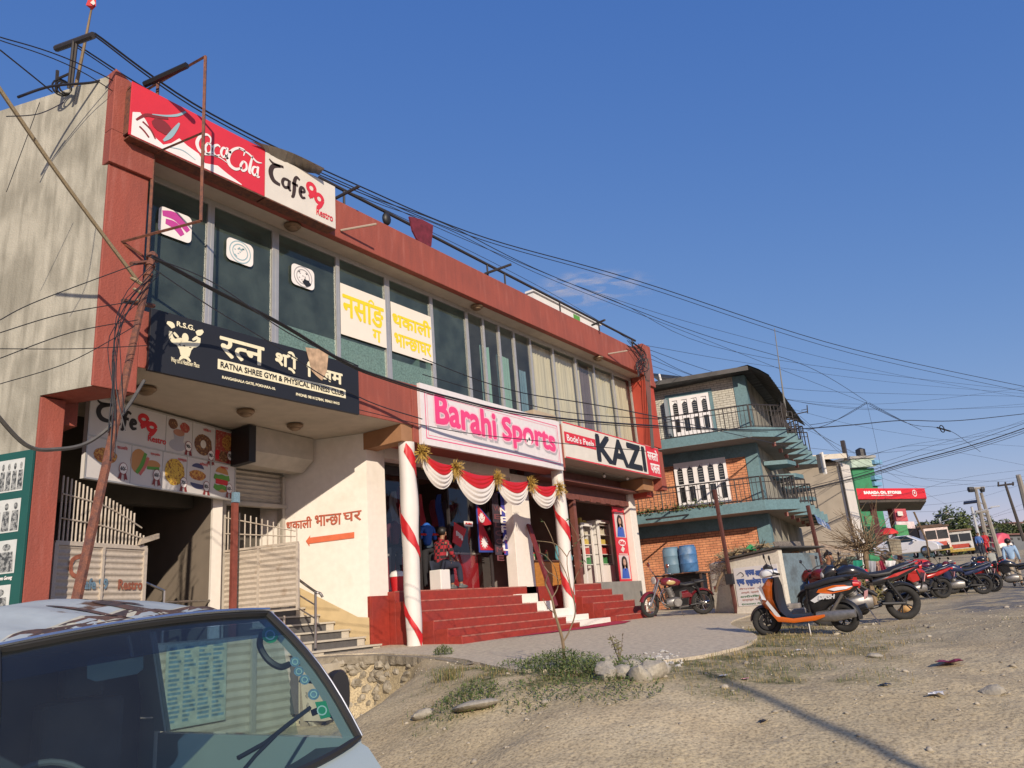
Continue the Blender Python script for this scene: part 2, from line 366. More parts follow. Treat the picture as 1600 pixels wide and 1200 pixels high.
mb.add([(17.02,10.003,3.717),(22.95,10.003,3.717),(22.95,10.62,3.717),(17.02,10.62,3.717)],[(0,1,2,3)]); mb.add([(5.4,10.005,3.697),(11.24,10.005,3.697),(11.24,10.62,3.697),(5.4,10.62,3.697)],[(0,1,2,3)])
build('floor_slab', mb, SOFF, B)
BEAM = mat('ochre_beam', (.33,.17,.085), .8, .15, 3)
for q in (((10.93,10.02,3.36),(11.249,11.3,3.697)),((22.2,10.3,3.34),(22.93,11.3,3.70))): build('cross_beam', MB().box(*q), BEAM, B)
# entrance walls
mb = MB(); mb.prism([(10.95,11.0),(11.46,11.0),(11.46,11.3),(11.2,11.3),(10.62,12.9),(10.0,14.6),(9.7,14.5),(10.37,12.45)], -1.2, 3.70)
build('entrance_side_wall', mb, WHITEW, B)
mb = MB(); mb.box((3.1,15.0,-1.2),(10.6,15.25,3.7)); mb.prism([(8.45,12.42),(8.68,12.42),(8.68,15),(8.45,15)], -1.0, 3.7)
build('entrance_back_wall', mb, mat('shaded_plaster', (.20,.165,.13), .85, .1, 2), B)  # plaster colour darkened for the shade on these walls and the pier side
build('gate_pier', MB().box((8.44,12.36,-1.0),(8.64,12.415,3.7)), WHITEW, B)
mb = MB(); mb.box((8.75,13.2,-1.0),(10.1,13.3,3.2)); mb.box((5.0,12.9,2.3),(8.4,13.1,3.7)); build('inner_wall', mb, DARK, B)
mb = MB(); mb.box((6.9,14.95,1.9),(7.7,14.99,2.6)); build('notice_board', mb, BLACK, B)
# paving inside
mb = MB(); mb.prism([(4.95,11.0),(9.2,11.6),(10.3,12.4),(10.6,15),(3.4,15)], -.8, -.02); build('entrance_floor', mb, mat('grey_floor', (.22,.20,.17), .8, .1, 3), B)
STONE = mat('slate_riser', (.10,.095,.09), .7, .15, 8); TREAD = mat('step_tread', (.50,.45,.36), .75, .1, 5)
mb = MB(); mt = MB()
for k in range(8):
    y = 10.72+.3*k; z = -.36+.155*k; xr = 10.93-.115*k*.9
    mb.prism([(9.0,y+.02),(xr,y+.02),(xr-.1,y+.32),(9.0,y+.32)], -1.3, z-.03); mt.prism([(8.95,y-.02),(xr,y-.02),(xr-.11,y+.32),(8.95,y+.32)], z-.03, z)
    for u0, u1 in ((9.0,9.55),(xr-.2,xr-.02)): build('stair_trim', MB().box((u0,y+.008,z-.155),(u1,y+.019,z-.031)), TREAD, B)
build('entrance_stair', mb, STONE, B); build('stair_tread', mt, TREAD, B)
mb = MB(); mb.prism([(9.0,10.1),(10.4,10.35),(10.7,10.72),(9.0,10.72)], -1.4, -.56); build('stair_base', mb, mat('cream_render',(.50,.44,.33),.85,.12,3,.2,30), B)
# ochre skirting following the stair along the side wall
mb = MB(); SW = Pl((10.95,11.0),(10.37,12.45)); skn = Vector((-.93,-.37,0))
def skq(a, z): return SW.o+SW.d*a+skn*.012+Vector((0,0,z))
mb.add([skq(.0,-.5),skq(.0,.12),skq(.25,.15),skq(1.56,.85),skq(1.56,.2)],[(0,1,2,3,4)]); build('skirting', mb, mat('ochre_skirting', (.52,.40,.22), .85, .1, 4), B)
# stairs going up inside on the left with landing rail
mb = MB()
for k in range(9): mb.box((4.9+.0*k,12.2+.3*k,-.02),(6.9,12.5+.3*k,.15+.17*k))
build('inner_stair', mb, mat('brown_step', (.16,.11,.075), .8, .15, 4), B)
mb = MB()
a = Vector((6.6,12.0,.95)); b = Vector((7.6,12.0,.3))
mb.tube([(5.9,12.25,1.45),(7.35,12.0,.78)], .022); mb.tube([(7.35,12.0,.78),(7.35,12.0,-.02)], .028); mb.tube([(7.35,12.0,.6),(8.5,12.4,.62)], .02); mb.tube([(7.35,12,.25),(8.5,12.4,.27)], .02); mb.tube([(5.9,12.25,1.1),(7.35,12.0,.4)], .018)
build('landing_rail', mb, STEEL, B)
# ------------------------------------------------------------------ shop fronts
for q in (((15.95,11.0,-.3),(16.72,11.3,3.36)),((22.5,11.0,-.45),(22.93,11.3,3.36))): build('shop_pier', MB().box(*q), WHITEW, B, bevel=.01)
build('door_lintel', MB().box((11.47,11.0,3.25),(15.94,11.3,3.7)), WHITEW, B)
mb = MB(); mb.box((11.46,11.0,-.6),(22.5,16,.575)); build('shop_floor', mb, STEPR, B)
mb = MB(); mb.box((11.3,15.9,.575),(22.6,16.0,3.7)); mb.box((16.72,11.35,.58),(16.82,15.9,3.7)); mb.box((22.4,11.3,.58),(22.5,15.9,3.7)); mb.box((11.32,11.31,.58),(11.45,15.9,3.7))
build('shop_inner_wall', mb, mat('shop_inner_paint', (.26,.23,.21), .85, .15, 2), B)
BROWN = mat('brown_shutter', (.17,.06,.045), .6, .2, 6)
mb = MB(); mb.box((16.73,11.02,2.93),(22.49,11.3,3.08)); mb.box((16.73,11.08,3.08),(22.49,11.3,3.70)); mb.box((19.05,11.05,.6),(19.2,11.2,2.93)); mb.box((16.73,10.62,3.30),(22.49,11.08,3.36))
for k in range(9): mb.box((16.9+.62*k,11.0,2.9),(17.2+.62*k,11.03,3.0))
build('shutter_header', mb, BROWN, B)
mb = MB(); mb.box((11.46,11.5,3.05),(15.9,11.6,3.25)); mb.box((13.0,11.5,.58),(13.05,11.56,3.1)); mb.box((14.05,11.5,.58),(14.1,11.56,3.1)); mb.box((11.46,11.5,.58),(11.5,11.56,3.1)); mb.box((15.6,11.5,.58),(15.66,11.56,3.1))
sf = build('shop_front_frame', mb, IRON, B)
mb = MB(); mb.add([(11.5,11.53,.6),(13.0,11.53,.6),(13.0,11.53,3.05),(11.5,11.53,3.05)],[(0,1,2,3)]); mb.add([(14.1,11.53,.6),(15.6,11.53,.6),(15.6,11.53,3.05),(14.1,11.53,3.05)],[(0,1,2,3)])
build('pane', mb, PANEG, sf)
# red plinth and steps
mb = MB(); mb.box((10.93,10.97,-.7),(11.5,11.3,.51)); mb.box((10.955,10.955,-.7),(11.41,11.0,.44)); build('red_plinth', mb, STEPR, B, bevel=.006)
def stair(name, X0s, X1s, Ys, Zs, m, yb=11.0, base=-.75):
    mb = MB()
    for i in range(len(Ys)): mb.box((X0s[i],Ys[i],base),(X1s[i],(Ys[i+1] if i+1 < len(Ys) else yb),Zs[i]))
    o = build(name, mb, m, B, bevel=.012)
    if m is STEPR:
        mb = MB()
        for i in range(len(Ys)): mb.box((X0s[i]+.01,Ys[i]-.006,Zs[i]-.022),(X1s[i]-.01,Ys[i]+.02,Zs[i]+.003))
        build('worn_nosing', mb, mat('worn_red_edge', (.36,.12,.09), .8, .35, 7), B)
    return o
YS = [9.2,9.52,9.85,10.15,10.48,10.8]; ZS = [-.33,-.19,-.03,.17,.37,.575]
stair('shop_steps', [11.42]*6, [15.62,15.58,15.56,15.4,15.3,16.0], YS, ZS, STEPR)
stair('side_steps', [17.55]*6, [19.86,19.9,19.86,19.8,19.75,19.72], [9.3,9.6,9.9,10.2,10.5,10.8], [-.27,-.1,.07,.24,.41,.585], STEPR)
stair('white_stringer', [15.63,15.63,15.6,15.5,15.4], [17.54,17.1,16.75,16.5,16.3], [9.45,9.8,10.1,10.4,10.7], [-.3,-.17,.0,.2,.4], WHITEW)
mb = MB(); mb.box((19.74,10.92,-.7),(22.52,11.0,.62)); build('grey_plinth', mb, mat('grey_cement', (.24,.225,.20), .85, .12, 4, .2, 40), B)
# ------------------------------------------------------------------ soffit lights
for q in [UZ(228,609,3.66), UZ(384,644,3.66), UZ(461,666,3.66)]+[UZ(457,354,7.08), UZ(745,480,7.08), UZ(935,560,7.08)]:
    mb = MB(); mb.lathe([(.15,.03),(.155,.0),(.13,-.03),(.11,-.035),(.10,-.06),(.05,-.085),(.001,-.09)], q, n=18)
    build('ceiling_light', mb, mat('dull_brass', (.22,.15,.09), .45, .15, 9, metal=.4), B, smooth=True)
# ------------------------------------------------------------------ upper windows
MX = [5.57,6.98,8.31,9.81,11.2,12.63,13.93,14.59,15.25,15.92,16.69,17.85,19.09,20.19,21.43,22.70]
wide = {6.98:.09, 8.31:.11, 9.81:.06, 11.2:.11, 12.63:.07, 13.93:.06}
for i in range(len(MX)-1):
    x0, x1 = MX[i], MX[i+1]; h0 = wide.get(x0, .045)/2; h1 = wide.get(x1, .045)/2; mb = MB()
    mb.box((x0,10.50,4.60),(x0+h0+.02,10.57,7.12)); mb.box((x1-h1-.02,10.50,4.60),(x1-.001,10.57,7.12)); mb.box((x0+h0+.02,10.50,7.02),(x1-h1-.02,10.57,7.12)); mb.box((x0+h0+.02,10.50,4.60),(x1-h1-.02,10.57,4.68))
    f = build('window', mb, ALU, B, bevel=.004)
    mb = MB(); mb.add([(x0+h0,10.535,4.66),(x1-h1,10.535,4.66),(x1-h1,10.535,7.04),(x0+h0,10.535,7.04)],[(0,1,2,3)]); build('pane', mb, GLASC if i >= 6 or i == 9 else GLASS, f)
    if i >= 2:
        if i <= 5 and i != 5:
            mb = MB(); z1 = [0,0,5.28,5.36,5.25][i] if i < 5 else 5
            mb.add([(x0+h0,10.545,4.68),(x1-h1,10.545,4.68),(x1-h1,10.545,z1),(x0+h0,10.545,z1)],[(0,1,2,3)])
            fm = mat('frosted_film', (.50,.62,.58), .8, .35, 26, detail=3); build('frosted_film', mb, fm, f)
# interior of the upper floor
mb = MB(); mb.box((4.6,15.8,4.3),(22.8,15.9,7.12)); mb.box((13.6,11.5,4.3),(13.7,15.8,7.12)); build('upper_inner_wall', mb, mat('mint_wall', (.35,.50,.44), .85, .1, 2), B)
mb = MB(); mb.prism([(5.7,10.7),(22.7,10.7),(22.7,15.8),(4.0,15.8)], 4.301, 4.32); build('upper_floor', mb, DARK, B)
mb = MB(); mb.prism([(5.7,10.62),(22.7,10.62),(22.7,15.8),(4.0,15.8)], 7.09, 7.118); build('upper_ceiling', mb, mat('ceiling_mint', (.35,.42,.39), .85, .1, 2), B)
def curtain(x0, x1, z0, z1, m, y=10.68, fold=.1, amp=.035):
    mb = MB(); n = int((x1-x0)/.025); vs = []
    for i in range(n+1):
        x = x0+(x1-x0)*i/n; ph = x*2*PI/fold+math.sin(x*7)*1.2; yy = y+amp*math.sin(ph)*(.6+.4*math.sin(x*11)); vs += [(x,yy,z0),(x+.01*math.sin(x*9),yy,z1)]
    mb.add(vs, [(2*i,2*i+2,2*i+3,2*i+1) for i in range(n)])
    return build('curtain', mb, m, B, smooth=True)
CUR = curtainmat('beige_curtain', (.56,.51,.41)); CURT = curtainmat('teal_curtain', (.22,.38,.36)); CURD = curtainmat('shadowed_curtain', (.12,.09,.11))  # the darkest cloth colour holds a shadow lying across the beige curtains
curtain(16.8,19.55,4.6,7.0,CUR,fold=.13); curtain(19.55,20.1,4.6,6.9,CURD,fold=.2); curtain(20.1,22.65,4.6,7.0,CUR,fold=.12); curtain(15.3,15.85,4.62,6.3,CURT,fold=.09); curtain(16.25,16.6,4.62,6.1,curtainmat('blue_curtain', (.12,.22,.30)),fold=.1); curtain(14.6,15.0,4.62,6.4,CURT,fold=.11)
# ------------------------------------------------------------------ roller shutter
R = thing('roller_shutter', 'half raised beige roller shutter with box housing beside the white entrance wall', 'shutter', (9.4,12.3,-.1))
SHB = mat('beige_shutter', (.43,.39,.33), .55, .1, 5)
pa = UY(393,668,12.0); mb = MB(); mb.add([(8.85,11.75,3.69),(10.42,11.95,3.69),(10.42,11.95,3.25),(10.35,12.2,3.02),(8.82,12.0,3.02),(8.85,11.75,3.22),(8.85,12.4,3.69),(10.37,12.4,3.69),(10.3,12.4,3.02),(8.85,12.4,3.02)],
 [(0,1,2,5),(5,2,3,4),(0,5,4,9,6),(1,7,8,3,2),(0,6,7,1),(4,3,8,9)]); build('housing', mb, SHB, R)
mb = MB(); mb.box((8.70,11.7,3.0),(8.846,12.3,3.68)); build('end_plate', mb, BLACK, R)
mb = MB(); z = 3.05
vs = []; fs = []
for k in range(40):
    zz = 3.1-.0178*k; off = .018*math.sin(k*PI/2.5); vs += [(8.8,12.62+off,zz),(10.30,12.70+off,zz)]
mb.add(vs, [(2*k,2*k+1,2*k+3,2*k+2) for k in range(39)]); mb.box((8.8,12.6,2.36),(10.30,12.74,2.43)); build('slats', mb, SHB, R)
for q in (((8.78,12.56,-.1),(8.86,12.74,3.0)),((10.20,12.62,-.1),(10.27,12.78,3.0))): build('guide_rail', MB().box(*q), SHB, R)
# ================================================================== ground
def sst(a, b, x): t = min(1, max(0, (x-a)/(b-a))); return t*t*(3-2*t)
APR = [(9.2,11.2),(9.6,10.3),(9.8,9.6),(9.5,8.5),(9.15,7.65),(8.4,6.5),(7.85,5.7),(7.72,5.1),(8.1,4.55),(8.82,4.0),(10.3,3.75),(12.3,4.15),(16,5.9),(20,6.6),(24.2,7.3),(24.5,11.4)]
def poly_d(x, y, P):
    """signed distance: negative inside"""
    ins = False; d = 1e9
    for i in range(len(P)):
        ax, ay = P[i]; bx, by = P[(i+1)%len(P)]
        if (ay > y) != (by > y) and x < (bx-ax)*(y-ay)/(by-ay)+ax: ins = not ins
        vx, vy = bx-ax, by-ay; t = max(0, min(1, ((x-ax)*vx+(y-ay)*vy)/(vx*vx+vy*vy)))
        d = min(d, math.hypot(x-ax-t*vx, y-ay-t*vy))
    return -d if ins else d
def apron(x, y): return -.47+.008*(x-11.4)+.034*(y-9.2)
def low(x, y):
    xe = x-max(0, y-3)*.6
    h = -1.5+.86*sst(4.2, 12.0, xe)
    t = x*.79+y*.53
    h += max(0, min(t, 66)-27)*.056+max(0, min(t, 112)-66)*.03
    return h
def gh(x, y, rough=True):
    h = low(x, y)
    if 5 < x < 28 and -2 < y < 13:
        d = poly_d(x, y, APR)
        wd = .25+3.6*sst(8.8, 6.6, y)+1.2*sst(4.6,3.8,y)
        f = sst(1, 0, max(0, d-.02)/wd)
        ap = apron(x, y)
        if d < 0: return ap-.03
        h = h*(1-f)+(ap-.035)*f
        e = min(1, max(0, d)/.4)
    else: e = 1
    if rough and -3 < x < 45 and -14 < y < 14:
        h += e*(.022*math.sin((y*.55-x*.25)*4.2+1.5*noise.noise(Vector((x*.3,y*.3,20))))*sst(5,3,y)+.035*noise.noise(Vector((x*.7,y*.7,3)))+.022*noise.noise(Vector((x*2.3,y*2.3,9)))+.012*noise.noise(Vector((x*6,y*6,1))))
    return h
def steps(lo, hi, fine0, fine1, s, g=1.12):
    a = [fine0]; 
    while a[-1] < fine1: a.append(a[-1]+s)
    q = s
    while a[-1] < hi: q *= g; a.append(a[-1]+q)
    b = []; v = fine0; q = s
    while v > lo: q *= g; v -= q; b.append(v)
    return b[::-1]+a
XS = steps(-600, 4000, 3.6, 15.5, .075); YSS = steps(-3000, 3000, -1.2, 10.8, .075)
vs = [(x, y, gh(x, y)) for y in YSS for x in XS]; nx = len(XS)
fs = [(j*nx+i, j*nx+i+1, (j+1)*nx+i+1, (j+1)*nx+i) for j in range(len(YSS)-1) for i in range(nx-1)]
mb = MB(); mb.v = [Vector(v) for v in vs]; mb.f = fs; mb.mi = [0]*len(fs)
def grassy(x, y):
    if not (4 < x < 60 and -12 < y < 12): return .0
    d = poly_d(x, y, APR) if x < 28 else 9
    g = 0
    if d > 0 and y < 7.4 and x < 13.5: g = max(g, sst(1.6, .15, d+1.5*noise.noise(Vector((x*.9, y*.9, 5))))*sst(-.25,.2,noise.noise(Vector((x*1.7,y*1.7,15)))))
    if d > 0 and x > 8 and y < 5: g = max(g, .9*sst(2.6, .3, d+1.6*noise.noise(Vector((x*.8, y*.8, 25))))*sst(-.3,.15,noise.noise(Vector((x*2.1,y*2.1,35)))))
    t = x*.79+y*.53
    if 27 < t < 60 and y < 14: g = max(g, sst(27, 31, t)*sst(.25, .5, .5+.5*noise.noise(Vector((x*.3, y*.3, 2))))*sst(1.5, 5.0, y))
    g = max(g, .75*sst(.15, .5, noise.noise(Vector((x*.55, y*.55, 8))))*sst(5, 3.4, y)*sst(15, 9, x)*sst(6.5,8.2,x))
    return g
def asph(x, y):
    return sst(15, 18, x)*sst(3.2, 1.6, y+.8*noise.noise(Vector((x*.4, y*.4, 4))))*sst(-9,-4,y)
gm = bpy.data.materials.new('dirt'); gm.use_nodes = True; t = gm.node_tree; p = t.nodes['Principled BSDF']; p.inputs['Roughness'].default_value = .95; p.inputs['Specular IOR Level'].default_value = .2
tc = N(t, 'TexCoord'); at = N(t, 'Attribute', attribute_name='cover')
def nzz(sc, det=8, dist=0):
    n = N(t, 'TexNoise'); n.inputs['Scale'].default_value = sc; n.inputs['Detail'].default_value = det; n.inputs['Distortion'].default_value = dist; t.links.new(tc.outputs['Object'], n.inputs[0]); return n.outputs[0]
def rmp(src, stops):
    r = N(t, 'ValToRGB'); t.links.new(src, r.inputs[0]); e = r.color_ramp.elements
    while len(e) < len(stops): e.new(.5)
    for q, (ps, c) in zip(e, stops): q.position = ps; q.color = (*c, 1)
    return r.outputs[0]
def mx(f, a, b):
    x = N(t, 'Mix', data_type='RGBA'); t.links.new(f, x.inputs[0])
    for i, q in ((6, a), (7, b)):
        if isinstance(q, tuple): x.inputs[i].default_value = (*q, 1)
        else: t.links.new(q, x.inputs[i])
    return x.outputs[2]
def mth(op, a, b):
    m = N(t, 'Math', operation=op); m.use_clamp = True
    for i, q in ((0,a),(1,b)):
        if isinstance(q, (int,float)): m.inputs[i].default_value = q
        else: t.links.new(q, m.inputs[i])
    return m.outputs[0]
base = rmp(nzz(1.1), [(.3,(.45,.36,.225)),(.5,(.565,.465,.30)),(.72,(.62,.53,.355))])
fine = rmp(nzz(38, 8), [(.32,(.50,.48,.46)),(.5,(.86,.86,.86)),(.7,(1.08,1.06,1.0))])
base = mx(rmp(nzz(.45, 5, .6), [(.40,(0,0,0)),(.60,(.65,.65,.65))]), base, (.46,.385,.245)); base = mx(rmp(nzz(2.6, 6, .5), [(.55,(0,0,0)),(.70,(.5,.5,.5))]), base, (.36,.30,.205)); vd = N(t, 'TexVoronoi'); vd.inputs['Scale'].default_value = 16; t.links.new(tc.outputs['Object'], vd.inputs[0]); base = mx(mth('MULTIPLY', rmp(vd.outputs['Distance'], [(.07,(.8,.8,.8)),(.16,(0,0,0))]), rmp(nzz(1.8), [(.5,(0,0,0)),(.62,(1,1,1))])), base, (.14,.11,.08))
mm = N(t, 'Mix', data_type='RGBA', blend_type='MULTIPLY'); mm.inputs[0].default_value = 1; t.links.new(base, mm.inputs[6]); t.links.new(fine, mm.inputs[7])
vor = N(t, 'TexVoronoi'); vor.inputs['Scale'].default_value = 42; t.links.new(tc.outputs['Object'], vor.inputs[0])
peb = mth('MULTIPLY', rmp(vor.outputs['Distance'], [(.12,(1,1,1)),(.22,(0,0,0))]), rmp(nzz(3.5), [(.48,(0,0,0)),(.6,(1,1,1))]))
c1 = mx(peb, mm.outputs[2], (.42,.39,.34))
sepc = N(t, 'SeparateColor'); t.links.new(at.outputs['Color'], sepc.inputs[0])
gn = mth('MULTIPLY', sepc.outputs[0], rmp(nzz(9, 8, .4), [(.36,(.15,.15,.15)),(.56,(1,1,1))]))
gcol = rmp(nzz(17, 6), [(.35,(.05,.062,.018)),(.5,(.10,.105,.04)),(.68,(.20,.165,.08))])
c2 = mx(gn, c1, gcol)
acol = rmp(nzz(7, 9), [(.35,(.13,.125,.12)),(.6,(.21,.20,.185))])
an = mth('MULTIPLY', sepc.outputs[1], rmp(nzz(1.6, 9, .3), [(.42,(0,0,0)),(.52,(1,1,1))]))
c3 = mx(an, c2, acol); t.links.new(c3, p.inputs[0])
bp = N(t, 'Bump'); bp.inputs['Strength'].default_value = .5; bp.inputs['Distance'].default_value = .035; t.links.new(nzz(13, 10), bp.inputs['Height']); 
bp2 = N(t, 'Bump'); bp2.inputs['Strength'].default_value = .3; bp2.inputs['Distance'].default_value = .012; t.links.new(nzz(150, 4), bp2.inputs['Height']); t.links.new(bp.outputs[0], bp2.inputs['Normal']); t.links.new(bp2.outputs[0], p.inputs['Normal'])
go = struct(build('ground', mb, gm, smooth=2))
ca = go.data.color_attributes.new('cover', 'FLOAT_COLOR', 'POINT')
for i, v in enumerate(vs): ca.data[i].color = (grassy(v[0], v[1]), asph(v[0], v[1]), 0, 1)
# apron of worn concrete in front of the shops: a sheet that follows its own slope
mb = MB(); st = .3; pts = {}
def inside(x, y): return poly_d(x, y, APR) < 0
from mathutils.geometry import tessellate_polygon
bm = bmesh.new(); ring = smooth_pts([(x,y,0) for x,y in APR]+[(APR[0][0],APR[0][1],0)], 5)[:-1]
bv = []
for i, p_ in enumerate(ring):
    j = .05 if p_.y < 10.4 and p_.x < 15 else 0
    bv.append(bm.verts.new((p_.x+j*noise.noise(p_*5), p_.y+j*noise.noise(p_*5+Vector((9,0,0))), 0)))
bm.faces.new(bv); bmesh.ops.triangulate(bm, faces=bm.faces[:])
for k in range(1, 60): 
    for co, no in (((8+k*.35,0,0),(1,0,0)),((0,3.5+k*.35,0),(0,1,0))):
        if (no[0] and co[0] > 25) or (no[1] and co[1] > 11.5): continue
        bmesh.ops.bisect_plane(bm, geom=bm.verts[:]+bm.edges[:]+bm.faces[:], plane_co=co, plane_no=no)
top = bm.faces[:]
for v in bm.verts: v.co.z = apron(v.co.x, v.co.y)+.008*noise.noise(Vector((v.co.x, v.co.y, 0)))
ex = bmesh.ops.extrude_face_region(bm, geom=bm.faces[:])
for v in [g for g in ex['geom'] if isinstance(g, bmesh.types.BMVert)]: v.co.z -= .09
bmesh.ops.recalc_face_normals(bm, faces=bm.faces[:])
me = bpy.data.meshes.new('pavement'); bm.to_mesh(me); bm.free()
am = mat('worn_concrete', (.56,.485,.36), .9, .16, 14, .5, 45, col2=(.42,.36,.27), mix=(.42,.62)); me.materials.append(am)
ao = bpy.data.objects.new('pavement', me); COL.objects.link(ao); struct(ao)
# gravel
mb = MB(); gr = random.Random(3)
def stone(mb, x, y, z, r, rnd, flat=.6, mi=0, sub=1):
    b = len(mb.v); n, m = (6,4) if sub == 1 else (12,8); rr = [r*rnd.uniform(.7,1.2), r*rnd.uniform(.7,1.2), r*flat*rnd.uniform(.7,1.1)]; a = rnd.uniform(0,PI)
    tl = rnd.uniform(-.3,.3)
    mb.ball((x,y,z), tuple(rr), n, m, mi, ax=((math.cos(a),math.sin(a),tl),(-math.sin(a),math.cos(a),0),(-tl,0,1)))
    sd = rnd.uniform(0,99)
    for i in range(b, len(mb.v)):
        d = mb.v[i]-Vector((x,y,z)); 
        if d.length > 1e-6:
            f = 1+.32*noise.noise(d.normalized()*1.3+Vector((sd,0,0))); 
            if sub > 1: f += .13*noise.cell(d.normalized()*2.2+Vector((sd,3,0)))-.05
            mb.v[i] = Vector((x,y,z))+d*f
for i in range(7500):
    tt = gr.random(); x = 5+13*tt**1.2; y = gr.uniform(-4.5, 8.5)
    if poly_d(x, y, APR) < .05 and gr.random() < .93: continue
    if noise.noise(Vector((x*.8,y*.8,6))) < gr.uniform(-.5,.35): continue
    r = .004+.018*gr.random()**5+.035*gr.random()**22
    stone(mb, x, y, gh(x,y)+r*.2, r, gr)
struct(build('gravel', mb, mat('gravel_stone', (.36,.32,.25), .9, .45, 1.9, detail=2), smooth=2), 'stuff')
# grass tufts and ground cover
gs = random.Random(11); mb = MB(); lv = MB()
def blade(mb, x, y, z, h, a, lean, w, mi=0):
    dx, dy = math.cos(a), math.sin(a); px, py = -dy*w, dx*w
    mb.add([(x-px,y-py,z-.01),(x+px,y+py,z-.01),(x+px*.7+dx*lean*.4,y+py*.7+dy*lean*.4,z+h*.6),(x-px*.7+dx*lean*.4,y-py*.7+dy*lean*.4,z+h*.6),(x+dx*lean,y+dy*lean,z+h)], [(0,1,2,3),(3,2,4)], mi)
for i in range(52000):
    x = gs.uniform(5.6, 15); y = gs.uniform(-1.5, 8.6); g = grassy(x, y)
    if g < .08 or gs.random() > g*.8: continue
    d = poly_d(x,y,APR)
    if d < .0: continue
    hh = gs.uniform(.02,.055)*(1+1.2*max(0,noise.noise(Vector((x*1.5,y*1.5,7)))))
    blade(mb, x, y, gh(x,y), hh, gs.uniform(0,6.3), hh*gs.uniform(.2,.9), .0035, 0 if gs.random() < (.50 if x < 9 else .22) else 1)
G1 = mat('green_blade', (.09,.115,.035), .7, .35, 3); G2 = mat('dry_blade', (.26,.20,.085), .8, .3, 3)
struct(build('grass', mb, [G1, G2]), 'stuff')
# stone retaining wall below the apron
RW = thing('stone_wall', 'low rubble retaining wall with crumbling cement cap below the shop apron', 'wall', (9.8,9.0,-1.4))
path = smooth_pts([(9.0,10.7,0),(9.5,10.3,0),(9.78,9.6,0),(9.5,8.5,0),(9.12,7.6,0),(8.5,6.65,0)], 10)
mb = MB(); cap = MB(); rs = random.Random(5); n = len(path); acc = 0
def wtop(i): p_ = path[i]; return apron(p_.x, p_.y)-.02
def wbot(i): p_ = path[i]; return min(wtop(i)-.04, low(p_.x, p_.y)-.15+ .55*sst(8.3, 6.9, p_.y))
vs2 = []
for i in range(n):
    p_ = path[i]; tn = (path[min(i+1,n-1)]-path[max(i-1,0)]).normalized(); nn = Vector((tn.y,-tn.x,0)); nn = -nn if nn.x > 0 else nn
    for k in range(9):
        f = k/8; z = wbot(i)+(wtop(i)-wbot(i))*f; o = .10*(1-f)+.03*noise.noise(Vector((p_.x*5,p_.y*5,z*5)))
        vs2.append(p_+nn*o+Vector((0,0,z)))
mb.add(vs2, [(i*9+k,(i+1)*9+k,(i+1)*9+k+1,i*9+k+1) for i in range(n-1) for k in range(8)])
build('mortar', mb, mat('old_mortar', (.22,.18,.125), .95, .25, 9, .8, 30), RW, smooth=2)
mb = MB()
for i in range(3, n-4):
    p_ = path[i]; tn = (path[i+1]-path[i-1]).normalized(); nn = Vector((tn.y,-tn.x,0)); nn = -nn if nn.x > 0 else nn
    h = wtop(i)-wbot(i); z = wbot(i)+.1+rs.uniform(0,.05)
    while z < wtop(i)-.17:
        r = rs.uniform(.08,.15)
        if rs.random() < .75:
            q = p_+nn*(.05+.06*(1-(z-wbot(i))/max(h,.1)))+tn*rs.uniform(-.06,.06); stone(mb, q.x, q.y, z+r*.5, r, rs, .85, 0, 2)
        z += r*1.6
build('rubble', mb, mat('rubble_stone', (.34,.30,.23), .9, .22, 4, .5, 30, col2=(.22,.19,.14), mix=(.45,.6)), RW)
cap = MB(); vs3 = []
for i in range(n):
    p_ = path[i]; tn = (path[min(i+1,n-1)]-path[max(i-1,0)]).normalized(); nn = Vector((tn.y,-tn.x,0)); nn = -nn if nn.x > 0 else nn
    o = .12+.06*noise.noise(p_*6); zt = wtop(i)+.012
    vs3 += [p_-nn*.12+Vector((0,0,zt)), p_+nn*o+Vector((0,0,zt-.02)), p_+nn*(o+.01)+Vector((0,0,zt-.14-.05*noise.noise(p_*8))), p_+nn*.0+Vector((0,0,zt-.2))]
cap.add(vs3, [(i*4+k,(i+1)*4+k,(i+1)*4+k+1,i*4+k+1) for i in range(n-1) for k in range(3)])
build('cement_cap', cap, mat('crumbling_cement', (.25,.215,.16), .95, .25, 8, 1.0, 22), RW)
# ================================================================== signs
def Z(pl, ox, oy, s, pts):
    """points read off an enlarged view of the sign, put on the sign's own plane"""
    out = []
    for q in pts:
        a, z = pl.hit(ox+q[0]/s, oy+q[1]/s); out.append((a, z)+tuple(q[2:]))
    return out
CBR = paint('banner_red', (.62,.03,.05), .55); BRN = paint('brown_ink', (.05,.03,.02)); INKR = paint('red_ink', (.60,.02,.03)); PINK = paint('pink_ink', (.75,.06,.20)); YEL = paint('yellow_ink', (.80,.62,.02))
BW = paint('banner_white', (.66,.62,.55), .6); BWW = paint('banner_bright', (.80,.76,.74), .5); ICE = paint('ice_blue_ink', (.30,.45,.50)); MAR = paint('maroon_ink', (.22,.03,.03)); BLK = paint('black_ink', (.015,.015,.018)); NAVY = paint('navy_panel', (.012,.014,.02), .6); GREY = paint('grey_ink', (.35,.35,.36))
GRN = paint('leaf_ink', (.10,.30,.04)); ORG = paint('orange_ink', (.62,.22,.04)); BUNM = paint('bun_ink', (.50,.24,.08)); BLUEI = paint('blue_ink', (.03,.10,.45))
def panel(t, pl, a0, z0, a1, z1, o0, o1, m, name='panel'):
    mb = MB(); mb.pbox(pl, a0, z0, a1, z1, o0, o1); return build(name, mb, m, t, bevel=.003)
